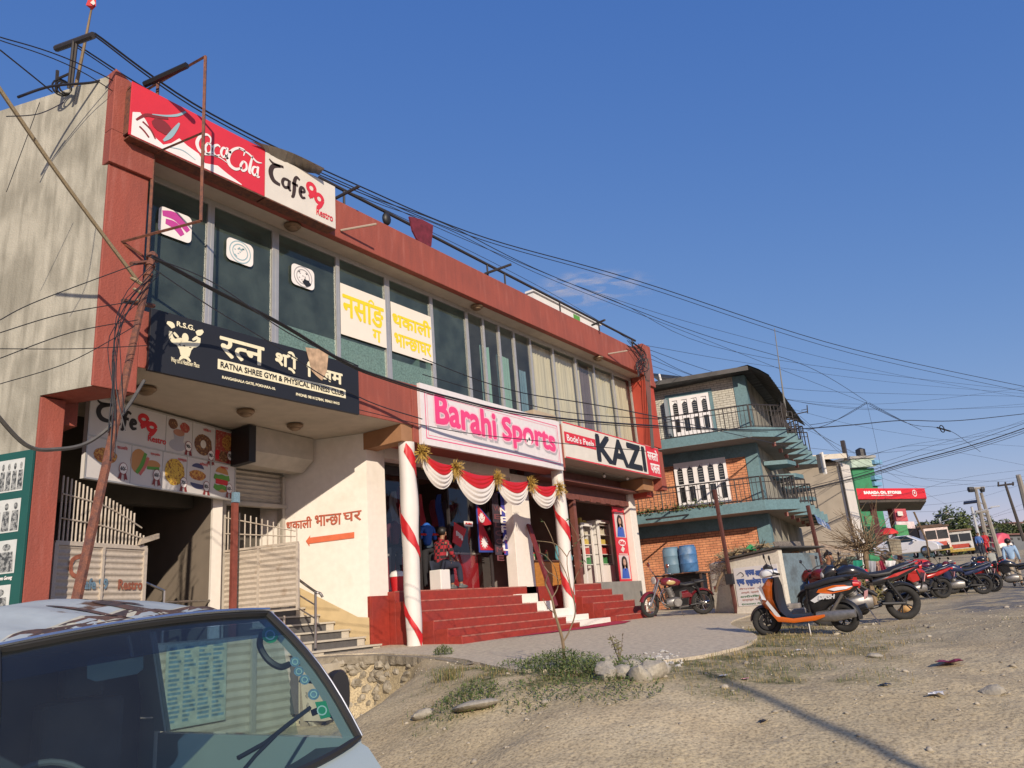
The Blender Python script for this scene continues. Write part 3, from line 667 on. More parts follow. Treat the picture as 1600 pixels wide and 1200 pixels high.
# --- cola banner
P = FAC(9.76); x0 = P.hit(204,166)[0]; x1 = P.hit(414,262)[0]; z0, z1 = 7.11, 8.02
T = thing('banner_sign', 'red and white cola banner with white script on the roof parapet corner', 'sign', (x0,9.8,z0), group=None)
panel(T, P, x0, z0, x1, z1, -.02, 0, CBR, 'banner_cloth')
mb = MB(); mb.pbox(P, x0+.02, z0-.02, x1-.01, z0, -.24, -.005); mb.pbox(P, x0+.02, z1-.06, x1, z1-.02, -.24, -.03); mb.pbox(P, x0+.005, z0+.05, x0+.03, z1-.1, -.24, -.03); build('frame', mb, RUST, T)
O = (180,80,4)
mb = MB(); sn_ = Z(P, *O, [(108,380),(155,382),(190,430),(240,530),(300,585),(350,575),(400,545),(450,590),(520,640),(560,700),(640,715),(700,765),(790,832)])
vs = []
for a, z in sn_: vs += [P.at(a, max(z, z0+.02), .003), P.at(a, z0+.01, .003)]
mb.add(vs, [(2*i,2*i+2,2*i+3,2*i+1) for i in range(len(sn_)-1)]); build('snow_print', mb, BWW, T)
mb = MB()
for s in ([(130,430,1),(190,400,1.6),(260,410,1.8),(330,420,1.3)], [(150,470,1),(180,500,1),(210,540,1)], [(170,440,1),(220,490,1),(250,550,.8)]): stroke(mb, P, Z(P,*O,s), .03, .006)
disc(mb, P, *Z(P,*O,[(290,470)])[0], .16, .12, .0055, 16, jag=.12); build('dark_print', mb, MAR, T)
mb = MB(); stroke(mb, P, Z(P,*O,[(300,560,.6),(340,530,1.5),(380,480,1.2),(400,450,.5)]), .05, .007); stroke(mb, P, Z(P,*O,[(330,600,.4),(420,620,.8),(500,680,.5)]), .02, .007); stroke(mb, P, Z(P,*O,[(230,395,.4),(320,405,1),(390,400,1.3),(440,380,1.0)]), .03, .0075); build('ice_print', mb, ICE, T)
mb = MB()
for s in ([(590,580,.4),(596,548,.8),(572,522,1),(532,532,1.1),(510,570,1.5),(520,612,1.5),(550,640,1.2),(600,648,.7),(650,665,.5),(700,700,.25)],
          [(578,575,.9),(562,600,1),(572,640,1),(598,630,1),(598,590,1),(575,575,.7)],
          [(654,602,.6),(640,588,.9),(616,596,1.1),(610,628,1.2),(628,655,1),(652,648,.5)],
          [(695,612,.8),(672,606,1),(660,635,1.1),(672,662,1),(692,650,.8)], [(700,604,1),(692,665,1.2),(706,668,.5)], [(708,628,1.2),(724,635,1.2)],
          [(800,655,.4),(806,622,.8),(772,606,1),(728,622,1.2),(704,668,1.7),(715,712,1.7),(752,738,1.3),(792,728,.6)], [(770,608,.5),(830,640,.9),(880,690,.9),(915,700,.3)],
          [(798,690,1),(782,716,1.1),(794,748,1),(818,736,1),(816,702,1),(798,688,.8)], [(858,655,.4),(848,690,1.1),(836,750,1.3),(846,768,.5)],
          [(884,728,.8),(864,726,1),(854,752,1.1),(866,776,1),(884,766,.8)], [(892,722,1),(886,782,1.2),(902,786,.4)]):
    stroke(mb, P, Z(P,*O,s), .040, .009)
build('script_lettering', mb, BWW, T)
# --- cafe banner beside it
x0b, x1b = x1+.012, P.hit(524,320)[0]
def cafe(T, P, bx, s99, off, C, Rr):
    """Cafe 99 Restro; bx: unit box to plane"""
    mb = MB(); f = lambda pts: [(bx(q[0],q[1]))+tuple(q[2:]) for q in pts]; w = s99
    stroke(mb, P, f([(.25,.90,.9),(.10,.86,1.0),(.03,.93,.5)]), w, off); stroke(mb, P, f([(.20,.88,1.1),(.09,.78,1.6),(.055,.58,1.9),(.10,.40,1.7),(.20,.36,1.1)]), w, off)
    stroke(mb, P, f([(.33,.60,1),(.26,.58,1.1),(.235,.46,1.3),(.27,.36,1.1),(.34,.42,1)]), w, off); stroke(mb, P, f([(.345,.62,1.2),(.335,.40,1.4),(.365,.33,.8)]), w, off)
    stroke(mb, P, f([(.51,.76,.8),(.46,.80,1.1),(.425,.66,1.5),(.42,.42,1.5),(.40,.22,1.2),(.37,.20,.6)]), w, off); stroke(mb, P, f([(.38,.58,1),(.48,.575,1)]), w, off)
    stroke(mb, P, f([(.52,.44,1),(.585,.50,1),(.57,.58,1.1),(.53,.56,1.4),(.515,.42,1.5),(.545,.31,1.2),(.60,.34,.7)]), w, off)
    build('lettering', mb, C, T)
    mb = MB()
    for cx, cy in ((.70,.70),(.83,.50)):
        ring = [(cx+.062*math.cos(q), cy+.12*math.sin(q), 1.5) for q in [i*PI/7 for i in range(15)]]; stroke(mb, P, f(ring), w, off, k=2)
    stroke(mb, P, f([(.755,.64,1.3),(.72,.52,1.5),(.66,.42,1.5)]), w, off+.002); stroke(mb, P, f([(.885,.44,1.3),(.85,.32,1.5),(.80,.22,1.5)]), w, off+.002)
    stroke(mb, P, f([(.66,.56,1.2),(.73,.46,1.4)]), w, off+.004)
    build('number_lettering', mb, Rr, T)
    q0, q1 = bx(.78,.02), bx(1.06,.22); build('small_lettering', text_mb('Restro', P, q0[0], q0[1], q1[0], q1[1], off+.004, bold=.004), Rr, T)
T = thing('banner_sign', 'pale cafe banner with brown and red lettering beside the cola banner', 'sign', (x0b,9.8,z0))
panel(T, P, x0b, z0, x1b, z1-.02, -.02, 0, BW, 'banner_cloth')
mb = MB(); mb.pbox(P, x0b+.01, z0-.02, x1b, z0, -.24, -.005); mb.pbox(P, x1b-.03, z0+.02, x1b, z1-.1, -.24, -.03); build('frame', mb, RUST, T)
W_ = x1b-x0b
cafe(T, P, lambda u, v: (x0b+.03+u*W_*.88, z0+.10+v*.72), .052, .004, BRN, CBR)
mb = MB(); e = smooth_pts([UY(392,220,9.7),UY(450,236,9.6),UY(507,263,9.5)],6); g_ = smooth_pts([UY(412,232,9.78),UY(440,262,9.85),UY(500,272,9.9)],6)
mb.add(e+g_, [(i,i+1,len(e)+i+1,len(e)+i) for i in range(len(e)-1)]); build('loose_flap', mb, mat('grey_tin', (.25,.22,.18), .7, .2, 5), T)
# --- gym sign
P = FAC(9.93); g0 = P.hit(232,530)[0]+.02; g1 = P.hit(561,618)[0]; z0, z1 = 3.665, 4.60
T = thing('shop_sign', 'black gym sign with cream lettering and a torn patch hung under the dark windows', 'sign', (g0,9.93,z0))
panel(T, P, g0, z0, g1, z1, -.06, 0, NAVY)
O = (180,440,4)
def tb(px0, px1, P=None, O=None):
    P_, O_ = P, O; (a0, zz0), (a1, zz1) = Z(P_, *O_, [px0, px1]); return a0, zz0, a1, zz1
def fitpx(P, O, tl, bl, tr, br):
    q = Z(P, *O, [tl, bl, tr, br]); return (q[0][0]+q[1][0])/2, (q[1][1]+q[3][1])/2, (q[2][0]+q[3][0])/2, (q[0][1]+q[2][1])/2
build('lettering', text_mb(['र',('त',.62),'न'], P, *fitpx(P,O,(650,350),(660,470),(935,410),(920,520)), .003, bold=.013), CREAM, T)
build('lettering', text_mb(['श','्ी'], P, *fitpx(P,O,(1005,430),(1000,545),(1140,440),(1130,575)), .003, bold=.013), CREAM, T)
build('lettering', text_mb(['ि',('ज',1),'म'], P, *fitpx(P,O,(1195,500),(1200,590),(1425,550),(1410,640)), .003, bold=.013), CREAM, T)
q = fitpx(P,O,(640,487),(640,545),(1440,672),(1440,730)); mb = MB(); rect(mb, P, *q, .003); build('name_strip', mb, CREAM, T)
build('lettering', text_mb('RATNA SHREE GYM & PHYSICAL FITNESS CLUB', P, q[0]+.05, q[1]+.035, q[2]-.05, q[3]-.035, .006, bold=.004), BLK, T)
build('lettering', text_mb('RANGASHALA GATE, POKHARA-10.', P, *fitpx(P,O,(668,592),(668,608),(1000,660),(1000,680)), .003, bold=.003), CREAM, T)
build('lettering', text_mb('PHONE: 9814127844, 9846114415', P, *fitpx(P,O,(1130,695),(1130,715),(1400,755),(1400,772)), .003, bold=.003), CREAM, T)
build('lettering', text_mb('R.S.G.', P, *fitpx(P,O,(385,250),(385,280),(495,275),(495,305)), .003, bold=.004), CREAM, T)
build('lettering', text_mb('Way to a Healthier Place', P, *fitpx(P,O,(345,480),(350,520),(525,500),(525,540)), .003, bold=.001), CREAM, T)
mb = MB()
stroke(mb, P, Z(P,*O,[(345,310,.9),(350,350,1.5),(375,375,1.7),(410,370,1.8),(430,395,2.2)]), .05, .003); stroke(mb, P, Z(P,*O,[(525,350,.9),(515,385,1.5),(490,395,1.7),(460,390,1.8),(435,400,2.2)]), .05, .0034)
mb.add([P.at(a,z,.0038) for a,z in Z(P,*O,[(375,380),(405,400),(470,415),(500,400),(475,430),(462,470),(408,460),(400,425)])],[(0,1,2,3,4,5,6,7)])
disc(mb, P, *Z(P,*O,[(437,352)])[0], .055, .075, .0042, 16)
stroke(mb, P, Z(P,*O,[(365,318,1),(380,335,1.3),(395,350,.8)]), .035, .0045); stroke(mb, P, Z(P,*O,[(515,345,1),(500,355,1.3),(482,365,.8)]), .035, .0045)
for s in ([(322,255,.7),(350,270,1.5),(362,290,1)], [(548,308,.7),(525,320,1.5),(505,325,1)]): stroke(mb, P, Z(P,*O,s), .06, .005)
stroke(mb, P, Z(P,*O,[(400,490,.6),(420,470,1.2),(445,475,1.2),(470,500,.6)]), .045, .0045)
build('muscle_emblem', mb, CREAM, T)
mb = MB(); mb.add([P.at(a,z,.012) for a,z in Z(P,*O,[(1186,412),(1330,430),(1328,475),(1320,560),(1290,620),(1255,590),(1225,560),(1205,480)])],[tuple(range(8))]); build('torn_patch', mb, mat('torn_paper', (.45,.31,.20), .9, .35, 9), T)
# --- menu sign in the entrance
P = Pl((5.66,11.44), (8.84,12.28)); O = (130,600,1600/260)
T = thing('menu_sign', 'cafe menu board with pictures of snacks and prices hanging over the gated entrance', 'sign', (5.7,11.45,2.4)); LN = P.len
panel(T, P, 0, 2.37, LN, 3.66, -.07, 0, mat('menu_white', (.60,.58,.57), .45, .03))
zm = 3.02; mb = MB()
mb.pbox(P, 0, zm-.012, LN, zm+.012, .0, .012); 
for a, b in ((0,.02),(LN-.02,LN)): mb.pbox(P, a, 2.37, b, 3.66, 0, .015)
mb.pbox(P, .02, 2.37, LN-.02, 2.395, 0, .015); mb.pbox(P, .02, 3.635, LN-.02, 3.66, 0, .015)
for a in (1.54,2.15,2.72): mb.pbox(P, a-.004, zm+.012, a+.004, 3.635, .0, .006)
for a in (.85,1.5,2.05,2.62): mb.pbox(P, a-.004, 2.395, a+.004, zm-.012, .0, .006)
build('frame', mb, ALU, T)
cafe(T, P, lambda u, v: (.10+u*1.36, zm+.10+v*.50), .048, .004, BLK, INKR)
FOODN = mat('food_noodle_print', (.62,.34,.08), .6, .6, 30, col2=(.30,.07,.03), mix=(.4,.62)); FOODB = mat('food_fried_print', (.14,.06,.035), .6, .5, 28, col2=(.42,.24,.10), mix=(.5,.66)); FOODY = mat('food_curry_print', (.62,.40,.06), .6, .5, 26, col2=(.20,.06,.02), mix=(.5,.64)); FOODR = mat('food_red_print', (.38,.06,.05), .6, .5, 24, col2=(.50,.30,.18), mix=(.5,.7))
def badge(a, z, price, k):
    mb = MB(); mb.add([P.at(a-.05,z-.04,.0085),P.at(a-.015,z-.03,.0085),P.at(a-.03,z-.19,.0085),P.at(a-.055,z-.16,.0085),P.at(a-.095,z-.17,.0085)],[(0,1,2,3,4)]); mb.add([P.at(a+.05,z-.04,.0085),P.at(a+.015,z-.03,.0085),P.at(a+.03,z-.19,.0085),P.at(a+.055,z-.16,.0085),P.at(a+.095,z-.17,.0085)],[(4,3,2,1,0)]); disc(mb, P, a, z, .082, .094, .009); build('price_ribbon', mb, MAR, T)
    mb = MB(); disc(mb, P, a, z, .072, .084, .010); build('price_badge', mb, BWW, T); build('price', text_mb(price, P, a-.055, z-.03, a+.055, z+.03, .011, bold=.003), BLK, T)
def food(kind, a, z, s=1):
    mb = MB()
    if kind == 'noodle': disc(mb, P, a, z, .22, .12, .004, 26, jag=.05); build('food_picture', mb, FOODN, T)
    elif kind == 'curry': disc(mb, P, a, z, .225, .225, .004, 26, jag=.05); build('food_picture', mb, FOODY, T)
    elif kind == 'fried': disc(mb, P, a, z, .22, .19, .004, 26, jag=.05); build('food_picture', mb, FOODB, T); mb = MB(); disc(mb, P, a, z+.01, .07, .075, .006); build('dip_picture', mb, BW, T)
    elif kind == 'momo': disc(mb, P, a-.02, z, .2, .09, .004, 26, jag=.06); build('food_picture', mb, FOODN, T); mb = MB(); disc(mb, P, a, z-.14, .19, .1, .0035, 16, a0=PI, a1=2*PI); disc(mb, P, a-.02, z+.12, .15, .09, .0035, 16, a0=0, a1=PI); build('bowl_picture', mb, paint('bowl_ink', (.06,.07,.16)), T)
    elif kind == 'burger':
        mb.add([], []); disc(mb, P, a, z+.10, .17, .14, .004, 16, a0=0, a1=PI); disc(mb, P, a, z-.16, .17, .07, .004, 16, a0=PI, a1=2*PI); build('bun_picture', mb, BUNM, T)
        mb = MB(); stroke(mb, P, [(a-.2,z+.05,1),(a-.1,z+.02,1.3),(a,z+.05,1),(a+.1,z+.02,1.3),(a+.2,z+.05,1)], .09, .005); stroke(mb, P, [(a-.2,z-.13,1),(a-.1,z-.16,1.3),(a,z-.13,1),(a+.12,z-.16,1)], .08, .005); build('lettuce_picture', mb, GRN, T)
        mb = MB(); stroke(mb, P, [(a-.16,z-.04,1),(a+.16,z-.05,1)], .09, .006); build('tomato_picture', mb, INKR, T)
    elif kind == 'sandwich':
        disc(mb, P, a-.13, z+.03, .17, .2, .004, 18); disc(mb, P, a+.17, z+.02, .15, .07, .004, 18); build('bread_picture', mb, BUNM, T)
        mb = MB(); stroke(mb, P, [(a-.17,z-.16,1),(a-.07,z-.02,1.2),(a,z+.18,1)], .06, .006); stroke(mb, P, [(a+.04,z-.05,1),(a+.30,z-.03,1)], .05, .006); build('lettuce_picture', mb, GRN, T)
        mb = MB(); stroke(mb, P, [(a-.1,z-.18,1),(a+.0,z-.03,1.2),(a+.06,z+.12,1)], .05, .007); build('ham_picture', mb, paint('ham_ink', (.55,.14,.12)), T)
    elif kind == 'coffee':
        disc(mb, P, a-.02, z-.13, .19, .1, .0035); mb.add([P.at(a-.12,z+.08,.004),P.at(a-.08,z-.16,.004),P.at(a+.09,z-.16,.004),P.at(a+.13,z+.08,.004)],[(0,1,2,3)]); build('cup_picture', mb, paint('cup_ink', (.40,.40,.45)), T)
        mb = MB(); disc(mb, P, a, z+.09, .13, .06, .005); build('drink_picture', mb, paint('latte_ink', (.42,.20,.13)), T)
        mb = MB(); disc(mb, P, a-.14, z+.22, .11, .09, .005, jag=.05); build('bean_picture', mb, FOODB, T); mb = MB(); disc(mb, P, a+.13, z+.2, .11, .09, .005, jag=.08); build('berry_picture', mb, FOODR, T)
food('coffee',1.83,3.30); food('fried',2.42,3.28); food('noodle',.36,2.76); food('sandwich',1.13,2.74); food('curry',1.77,2.70); food('momo',2.33,2.72); food('burger',2.92,2.72)
mb = MB(); rect(mb, P, 2.73, 3.04, LN-.03, 3.62, .003); build('food_picture', mb, FOODR, T); mb = MB(); disc(mb, P, 2.79, 3.17, .07, .09, .0045); build('tomato_picture', mb, INKR, T); build('bowl_picture', disc(MB(), P, 3.05, 3.42, .15, .15, .0045, 20, jag=.04), FOODN, T); build('dumpling_picture', disc(MB(), P, 2.95, 3.15, .12, .10, .005, 18, jag=.06), FOODB, T)
for a, z, s in ((2.06,3.19,'90/-'),(2.62,3.12,'90/-'),(3.12,3.19,'70/-'),(.70,2.61,'60/-'),(1.38,2.60,'60/-'),(1.98,2.55,'70/-'),(2.53,2.55,'80/-'),(3.12,2.58,'60/-')): badge(a, z, s, 0)
for a, z, s in ((2.5,3.56,'चिकन'),(.66,2.93,'चाउमिन'),(1.33,2.93,'स्यान्डवीच'),(1.93,2.92,'पास्ता'),(2.45,2.93,'मोमो'),(2.98,2.93,'बर्गर')): build('caption', text_mb(s, P, a-.1, z-.025, a+.1, z+.03, .006, bold=.001), INKR, T)
# --- sports shop banner
P = FAC(9.90); q = [P.hit(*c) for c in ((653,602),(660,694),(877,656),(881,735))]; a0, a1 = q[1][0], q[3][0]; z0 = 3.33; z1 = 4.60
T = thing('shop_sign', 'white banner with playful pink lettering and pink border over the draped sports shop', 'sign', (a0,9.9,z0))
panel(T, P, a0, z0, a1, z1, -.08, 0, mat('sports_banner', (.70,.66,.66), .5, .05, 9))
PW = a1-a0; mb = MB()
for o, tk in ((.13,.02),(.20,.008)):
    for (u0,v0,u1,v1) in ((o,o,PW-o,o+tk),(o,z1-z0-o-tk,PW-o,z1-z0-o),(o,o+tk,o+tk,z1-z0-o-tk),(PW-o-tk,o+tk,PW-o,z1-z0-o-tk)): rect(mb, P, a0+u0, z0+v0, a0+u1, z0+v1, .003)
build('border', mb, PINK, T)
O = (640,560,1600/420)
def jig(seed):
    def f(a, z): return a+.0, z+.035*math.sin(a*2.1+seed)+.0
    return f
bb = fitpx(P,O,(160,250),(150,410),(510,300),(505,480)); bs = fitpx(P,O,(560,350),(545,520),(865,430),(860,580))
for nm_, bx_ in (('Barahi', bb), ('Sports', bs)):
    ax0, az0, ax1, az1 = bx_; az0 += .06 if nm_ == 'Barahi' else .0
    wf = jig(1)
    build('letter_shadow', text_mb(nm_, P, ax0+.05, az0-.05, ax1+.05, az1-.05, .003, bold=.065, warp=wf), paint('shadow_ink', (.42,.40,.42)), T)
    build('letter_outline', text_mb(nm_, P, ax0, az0, ax1, az1, .007, bold=.065, warp=wf), paint('outline_pink', (.80,.50,.58)), T)
    build('lettering', text_mb(nm_, P, ax0, az0, ax1, az1, .011, bold=.030, warp=wf), PINK, T)
fb = Z(P,*O,[(705,480)])[0]; mb = MB(); disc(mb, P, fb[0], fb[1]-.02, .12, .14, .016); build('football', mb, BWW, T); mb = MB(); disc(mb, P, fb[0]+.03, fb[1], .04, .045, .018, 5); disc(mb, P, fb[0]-.07, fb[1]-.06, .03, .035, .018, 5); build('football_patch', mb, BLK, T)
# --- side shop sign
P = FAC(9.95); k0 = P.hit(880,690)[0]+.06; k1 = P.hit(1031,724)[0]; z0, z1 = 3.70, 4.66; km = P.hit(1011,722)[0]
T = thing('shop_sign', 'white sign with large black capitals and a red end panel over the corner grocery', 'sign', (k0,9.95,z0))
panel(T, P, k0, z0, k1, z1, -.05, 0, BW)
mb = MB(); rect(mb, P, km, z0+.01, k1-.01, z1-.01, .003); build('red_panel', mb, CBR, T)
mb = MB(); rect(mb, P, k0, z0, km, z0+.035, .003); rect(mb, P, k0, z1-.035, km, z1, .003); build('red_edge', mb, CBR, T)
mb = MB(); q0, q1 = k0+.02, P.hit(930,690)[0]; rect(mb, P, q0, z0+.40, q1, z0+.70, .004); build('red_strip', mb, CBR, T)
build('lettering', text_mb("Bode's Peela", P, q0+.12, z0+.47, q1-.1, z0+.64, .007, bold=.006), BWW, T)
build('lettering', text_mb('KAZI', P, q1+.06, z0+.13, km-.14, z1-.12, .006, bold=.05), BLK, T)
build('lettering', text_mb(['स',('स',.62),'तो'], P, km+.10, z0+.52, k1-.12, z0+.85, .006, bold=.014), BWW, T); build('lettering', text_mb('पसल', P, km+.22, z0+.12, k1-.08, z0+.40, .006, bold=.014), BWW, T)
# --- window posters and stickers
P = FAC(10.49)
T = thing('window_poster', 'cream window poster with one big yellow word in the fourth dark window', 'poster', (9.85,10.5,5.4)); panel(T, P, 9.86, 5.42, 11.12, 6.5, -.006, 0, mat('poster_cream', (.78,.72,.62), .6, .02))
build('lettering', text_mb(['न','स','ा','ङ'], P, 9.92, 5.82, 11.05, 6.27, .003, bold=.016), YEL, T); mb = MB(); stroke(mb, P, [(10.62,6.30,1),(10.70,6.36,1),(10.78,6.30,1)], .04, .004); build('lettering', mb, YEL, T); build('lettering', text_mb('ग', P, 10.72, 5.50, 10.95, 5.74, .003, bold=.01), YEL, T)
T = thing('window_poster', 'cream window poster with two rows of yellow lettering in the fifth window', 'poster', (11.3,10.5,5.4)); panel(T, P, 11.28, 5.40, 12.58, 6.52, -.006, 0, mat('poster_cream', (.78,.72,.62)))
build('lettering', text_mb('थकाली', P, 11.33, 6.0, 12.54, 6.36, .003, bold=.016), YEL, T); build('lettering', text_mb(['भा',('न',.62),'छा','घर'], P, 11.36, 5.55, 12.52, 5.83, .003, bold=.013), YEL, T)
def rrect(a0, z0, a1, z1, r):
    out = []
    for cx, cz, b in ((a1-r,z1-r,0),(a0+r,z1-r,1),(a0+r,z0+r,2),(a1-r,z0+r,3)): out += [(cx+r*math.cos((b+i/4)*PI/2), cz+r*math.sin((b+i/4)*PI/2)) for i in range(5)]
    return out
for i, (a0, z0, a1, z1, lab) in enumerate(((6.04,6.15,6.62,6.63,'rounded white sticker with a magenta print on the leftmost dark window'),(7.28,6.13,7.82,6.55,'rounded white sticker with a pale round plate print on the second dark window'),(8.66,6.11,9.2,6.53,'rounded white sticker with a grey food print and dark patch on the third dark window'))):
    T = thing('window_sticker', lab, 'sticker', (a0,10.5,z0), group='white stickers on the dark windows'); mb = MB(); mb.pprism(P, rrect(a0,z0,a1,z1,.09), -.004, 0); build('backing', mb, BWW, T)
    ca, cz = (a0+a1)/2, (z0+z1)/2; mb = MB()
    if i == 0:
        for s in ([(a0+.06,z1-.12,1),(ca,z1-.1,1.6),(a1-.06,cz-.03,1)], [(a0+.12,cz,1),(ca,cz-.02,1.5),(a1-.16,z0+.1,1)]): stroke(mb, P, s, .09, .003)
        build('print', mb, paint('magenta_ink', (.50,.06,.30)), T)
    else:
        for rr in (.21,.15): stroke(mb, P, [(ca+rr*math.cos(q*PI/8), cz+rr*math.sin(q*PI/8)*.95, 1) for q in range(17)], .02, .003, k=2)
        for j in range(14): disc(mb, P, ca+random.uniform(-.11,.11), cz+random.uniform(-.1,.1), .02, .012, .003, 7)
        build('print', mb, ICE if i == 1 else GREY, T)
        if i == 2: mb = MB(); disc(mb, P, ca+.08, cz-.1, .1, .07, .005, 12, jag=.2); build('dark_print', mb, NAVY, T)
# --- painted words on the side wall: a direction to the restaurant
P = Pl((10.37,12.45), (10.95,11.0)); P = Pl((P.o.x-.012, P.o.y-.004), (P.o.x-.012+P.d.x, P.o.y-.004+P.d.y)); O = (300,640,4)
T = thing('painted_sign', 'red painted lettering with an arrow on the cream entrance side wall', 'sign', (10.4,12.4,1.0))
WR = mat('painted_red', (.42,.10,.055), .8, .25, 14)
sg = Pl((P.o.x, P.o.y), (P.o.x+P.d.x, P.o.y+P.d.y))
def boxp(tl, bl, tr, br): q = Z(sg,*O,[tl,bl,tr,br]); return q
for s, c in ((['थ','का','ली'], ((592,685),(597,750),(748,665),(750,735))), (['भा',('न',.62),'छा'], ((770,662),(775,728),(932,645),(928,715))), (['घ','र'], ((946,645),(950,700),(1058,628),(1050,690)))):
    q = boxp(*c); (A0,ZT0),(A1,ZB0),(A2,ZT1),(A3,ZB1) = q
    def wf(a, z, A0=A0, A2=A2, ZB0=ZB0, ZB1=ZB1, ZT0=ZT0, ZT1=ZT1): u = (a-A0)/(A2-A0); return a, (ZB0+(ZB1-ZB0)*u)+z*((ZT0-ZB0)+(ZT1-ZT0-ZB1+ZB0)*u)
    build('lettering', text_mb(s, sg, A0, 0, A2, 1, .004, bold=.008, warp=wf), WR, T)
mb = MB(); q = Z(sg,*O,[(712,822),(740,785),(738,800),(1015,765),(1015,802),(735,838),(735,855)]); mb.add([sg.at(a,z,.004) for a,z in q],[tuple(range(7))]); build('arrow', mb, mat('painted_orange', (.62,.14,.06), .7, .08, 9), T)
# --- green photo board on the concrete side wall
P = Pl((4.97-.3*.315/.949*0-.02,10.0), (4.27-.02,12.11)); P2 = Pl((4.25,12.11),(4.95,10.0))
def hz(x, y): return P2.hit(x, y)
T = thing('photo_board', 'dark green board of group and portrait photographs on the grey concrete side wall', 'board', (4.5,11.3,.6))
aR = hz(46,800)[0]; aL = hz(0,712)[0]-1.6; zt = 2.56
panel(T, P2, aL, .2, aR, zt, -.01, .03, mat('board_green', (.012,.085,.07), .5, .1))
PH = mat('photo_print', (.30,.31,.30), .5, .8, 22, detail=3, col2=(.05,.055,.055), mix=(.42,.6)); PHW = mat('photo_pale', (.55,.57,.55), .5, .1, 8)
aE = aR-.12
def photo(a0, z0, a1, z1, people):
    mb = MB(); rect(mb, P2, a0, z0, a1, z1, .034); build('photo', mb, PHW, T)
    mb = MB(); h = z1-z0
    for i in range(people):
        c = a0+(i+.5)*(a1-a0)/people; wv = (a1-a0)/people*.42
        disc(mb, P2, c, z0+h*.78, wv*.5, h*.11, .037, 10); mb.add([P2.at(c-wv,z0+.02,.037),P2.at(c+wv,z0+.02,.037),P2.at(c+wv*.8,z0+h*.64,.037),P2.at(c-wv*.8,z0+h*.64,.037)],[(0,1,2,3)])
    build('photo_figures', mb, PH, T)
photo(aE-.9, 2.03, aE, 2.46, 9); photo(aE-.75, 1.5, aE, 1.93, 5); photo(aE-.32, .98, aE, 1.40, 1); photo(aE-.36, .42, aE-.03, .84, 1); photo(aE-.7, .98, aE-.38, 1.40, 1); photo(aE-.75,.42,aE-.42,.84,1)
build('caption', text_mb('Sudeepma Gurung', P2, aE-.34, .89, aE-.02, .95, .034, bold=.002, shear=.3), BWW, T); build('caption', text_mb('Gagan Ale', P2, aE-.3, .33, aE-.06, .38, .034, bold=.002, shear=.3), BWW, T)
# ================================================================== orange brick house with teal balconies
HC = UD(1190,750,27.5); hu = Vector((-.269,.963,0)).normalized(); hv = Vector((.9895,.144,0)).normalized()
H = thing('brick_house', 'three storey orange brick house with teal slabs and pointed balconies along its street side', 'house', (HC.x,HC.y,-.7))
def hp(u, v, z): return Vector((HC.x,HC.y,0))+hu*u+hv*v+Vector((0,0,z))
def hb(mb, u0, v0, z0, u1, v1, z1, mi=0):
    vs = [hp(u,v,z) for z in (z0,z1) for (u,v) in ((u0,v0),(u1,v0),(u1,v1),(u0,v1))]
    return mb.add(vs, [(0,3,2,1),(4,5,6,7),(0,1,5,4),(1,2,6,5),(2,3,7,6),(3,0,4,7)], mi)
def hprism(mb, poly, z0, z1, mi=0):
    n = len(poly); vs = [hp(u,v,z0) for u,v in poly]+[hp(u,v,z1) for u,v in poly]
    return mb.add(vs, [tuple(range(n))[::-1], tuple(range(n,2*n))]+[(i,(i+1)%n,n+(i+1)%n,n+i) for i in range(n)], mi)
ZA, ZB, ZR = 2.62, 5.15, 7.72          # two slab undersides and the eave
TEAL = mat('teal_paint', (.11,.20,.225), .65, .14, 2.5, col2=(.08,.145,.165), mix=(.5,.75)); OBR = brickmat('orange_brick', (.60,.26,.13), (.52,.20,.10), (.20,.10,.06), 1.0, 'YZ'); PALE = brickmat('pale_brick', (.56,.54,.46), (.50,.48,.41), (.24,.22,.18), 1.0, 'YZ')
mb = MB(); hb(mb, .36,0,-.8, 9,9.5,ZA); hb(mb, .36,0.001,ZA+.3, 9,9.5,ZB); build('brick_wall', mb, OBR, H)
mb = MB(); hb(mb, .36,0,ZB+.3, 9,9.5,ZR); build('upper_wall', mb, PALE, H)
mb = MB(); hb(mb, .02,.42,-.8,.36,9.5,ZA); hb(mb, .02,.42,ZA+.3,.36,9.5,ZB); hb(mb, .02,.42,ZB+.3,.36,9.5,ZR); build('street_wall', mb, streaked('stained_side', (.33,.31,.25), (.08,.08,.07), (.45,.43,.36)), H)
mb = MB(); hb(mb, -.02,-.03,-.8,.42,.42,ZR-.02); build('corner_pilaster', mb, TEAL, H)
mb = MB(); hb(mb, .42,-.035,ZA-.42, 9,.3,ZA-.005); hb(mb, .42,-.035,ZB-.45, 9,.3,ZB-.005); build('lintel_band', mb, TEAL, H)
saw = [(9,-1.25),(-.15,-1.25),(-1.15,-.25)]
for k in range(5): saw += [(-.55,.55+1.55*k),(-1.35,1.15+1.55*k)]
saw += [(-.9,8.6),(.1,8.6),(.1,.2),(9,.2)]
for z in (ZA, ZB):
    mb = MB(); hprism(mb, saw, z, z+.34); build('balcony_slab', mb, TEAL, H)
    mb = MB(); hprism(mb, [(u*.99+.02,v) for u,v in saw], z-.004, z-.001); build('slab_soffit', mb, mat('slab_soffit', (.30,.25,.22), .9, .1, 3), H)
    for k in range(5): mb = MB(); hb(mb, -.62,.5+1.55*k,z-.14,-.5,.62+1.55*k,z+.36); build('bracket', mb, mat('rose_bracket', (.30,.13,.11), .8, .1, 5), H)
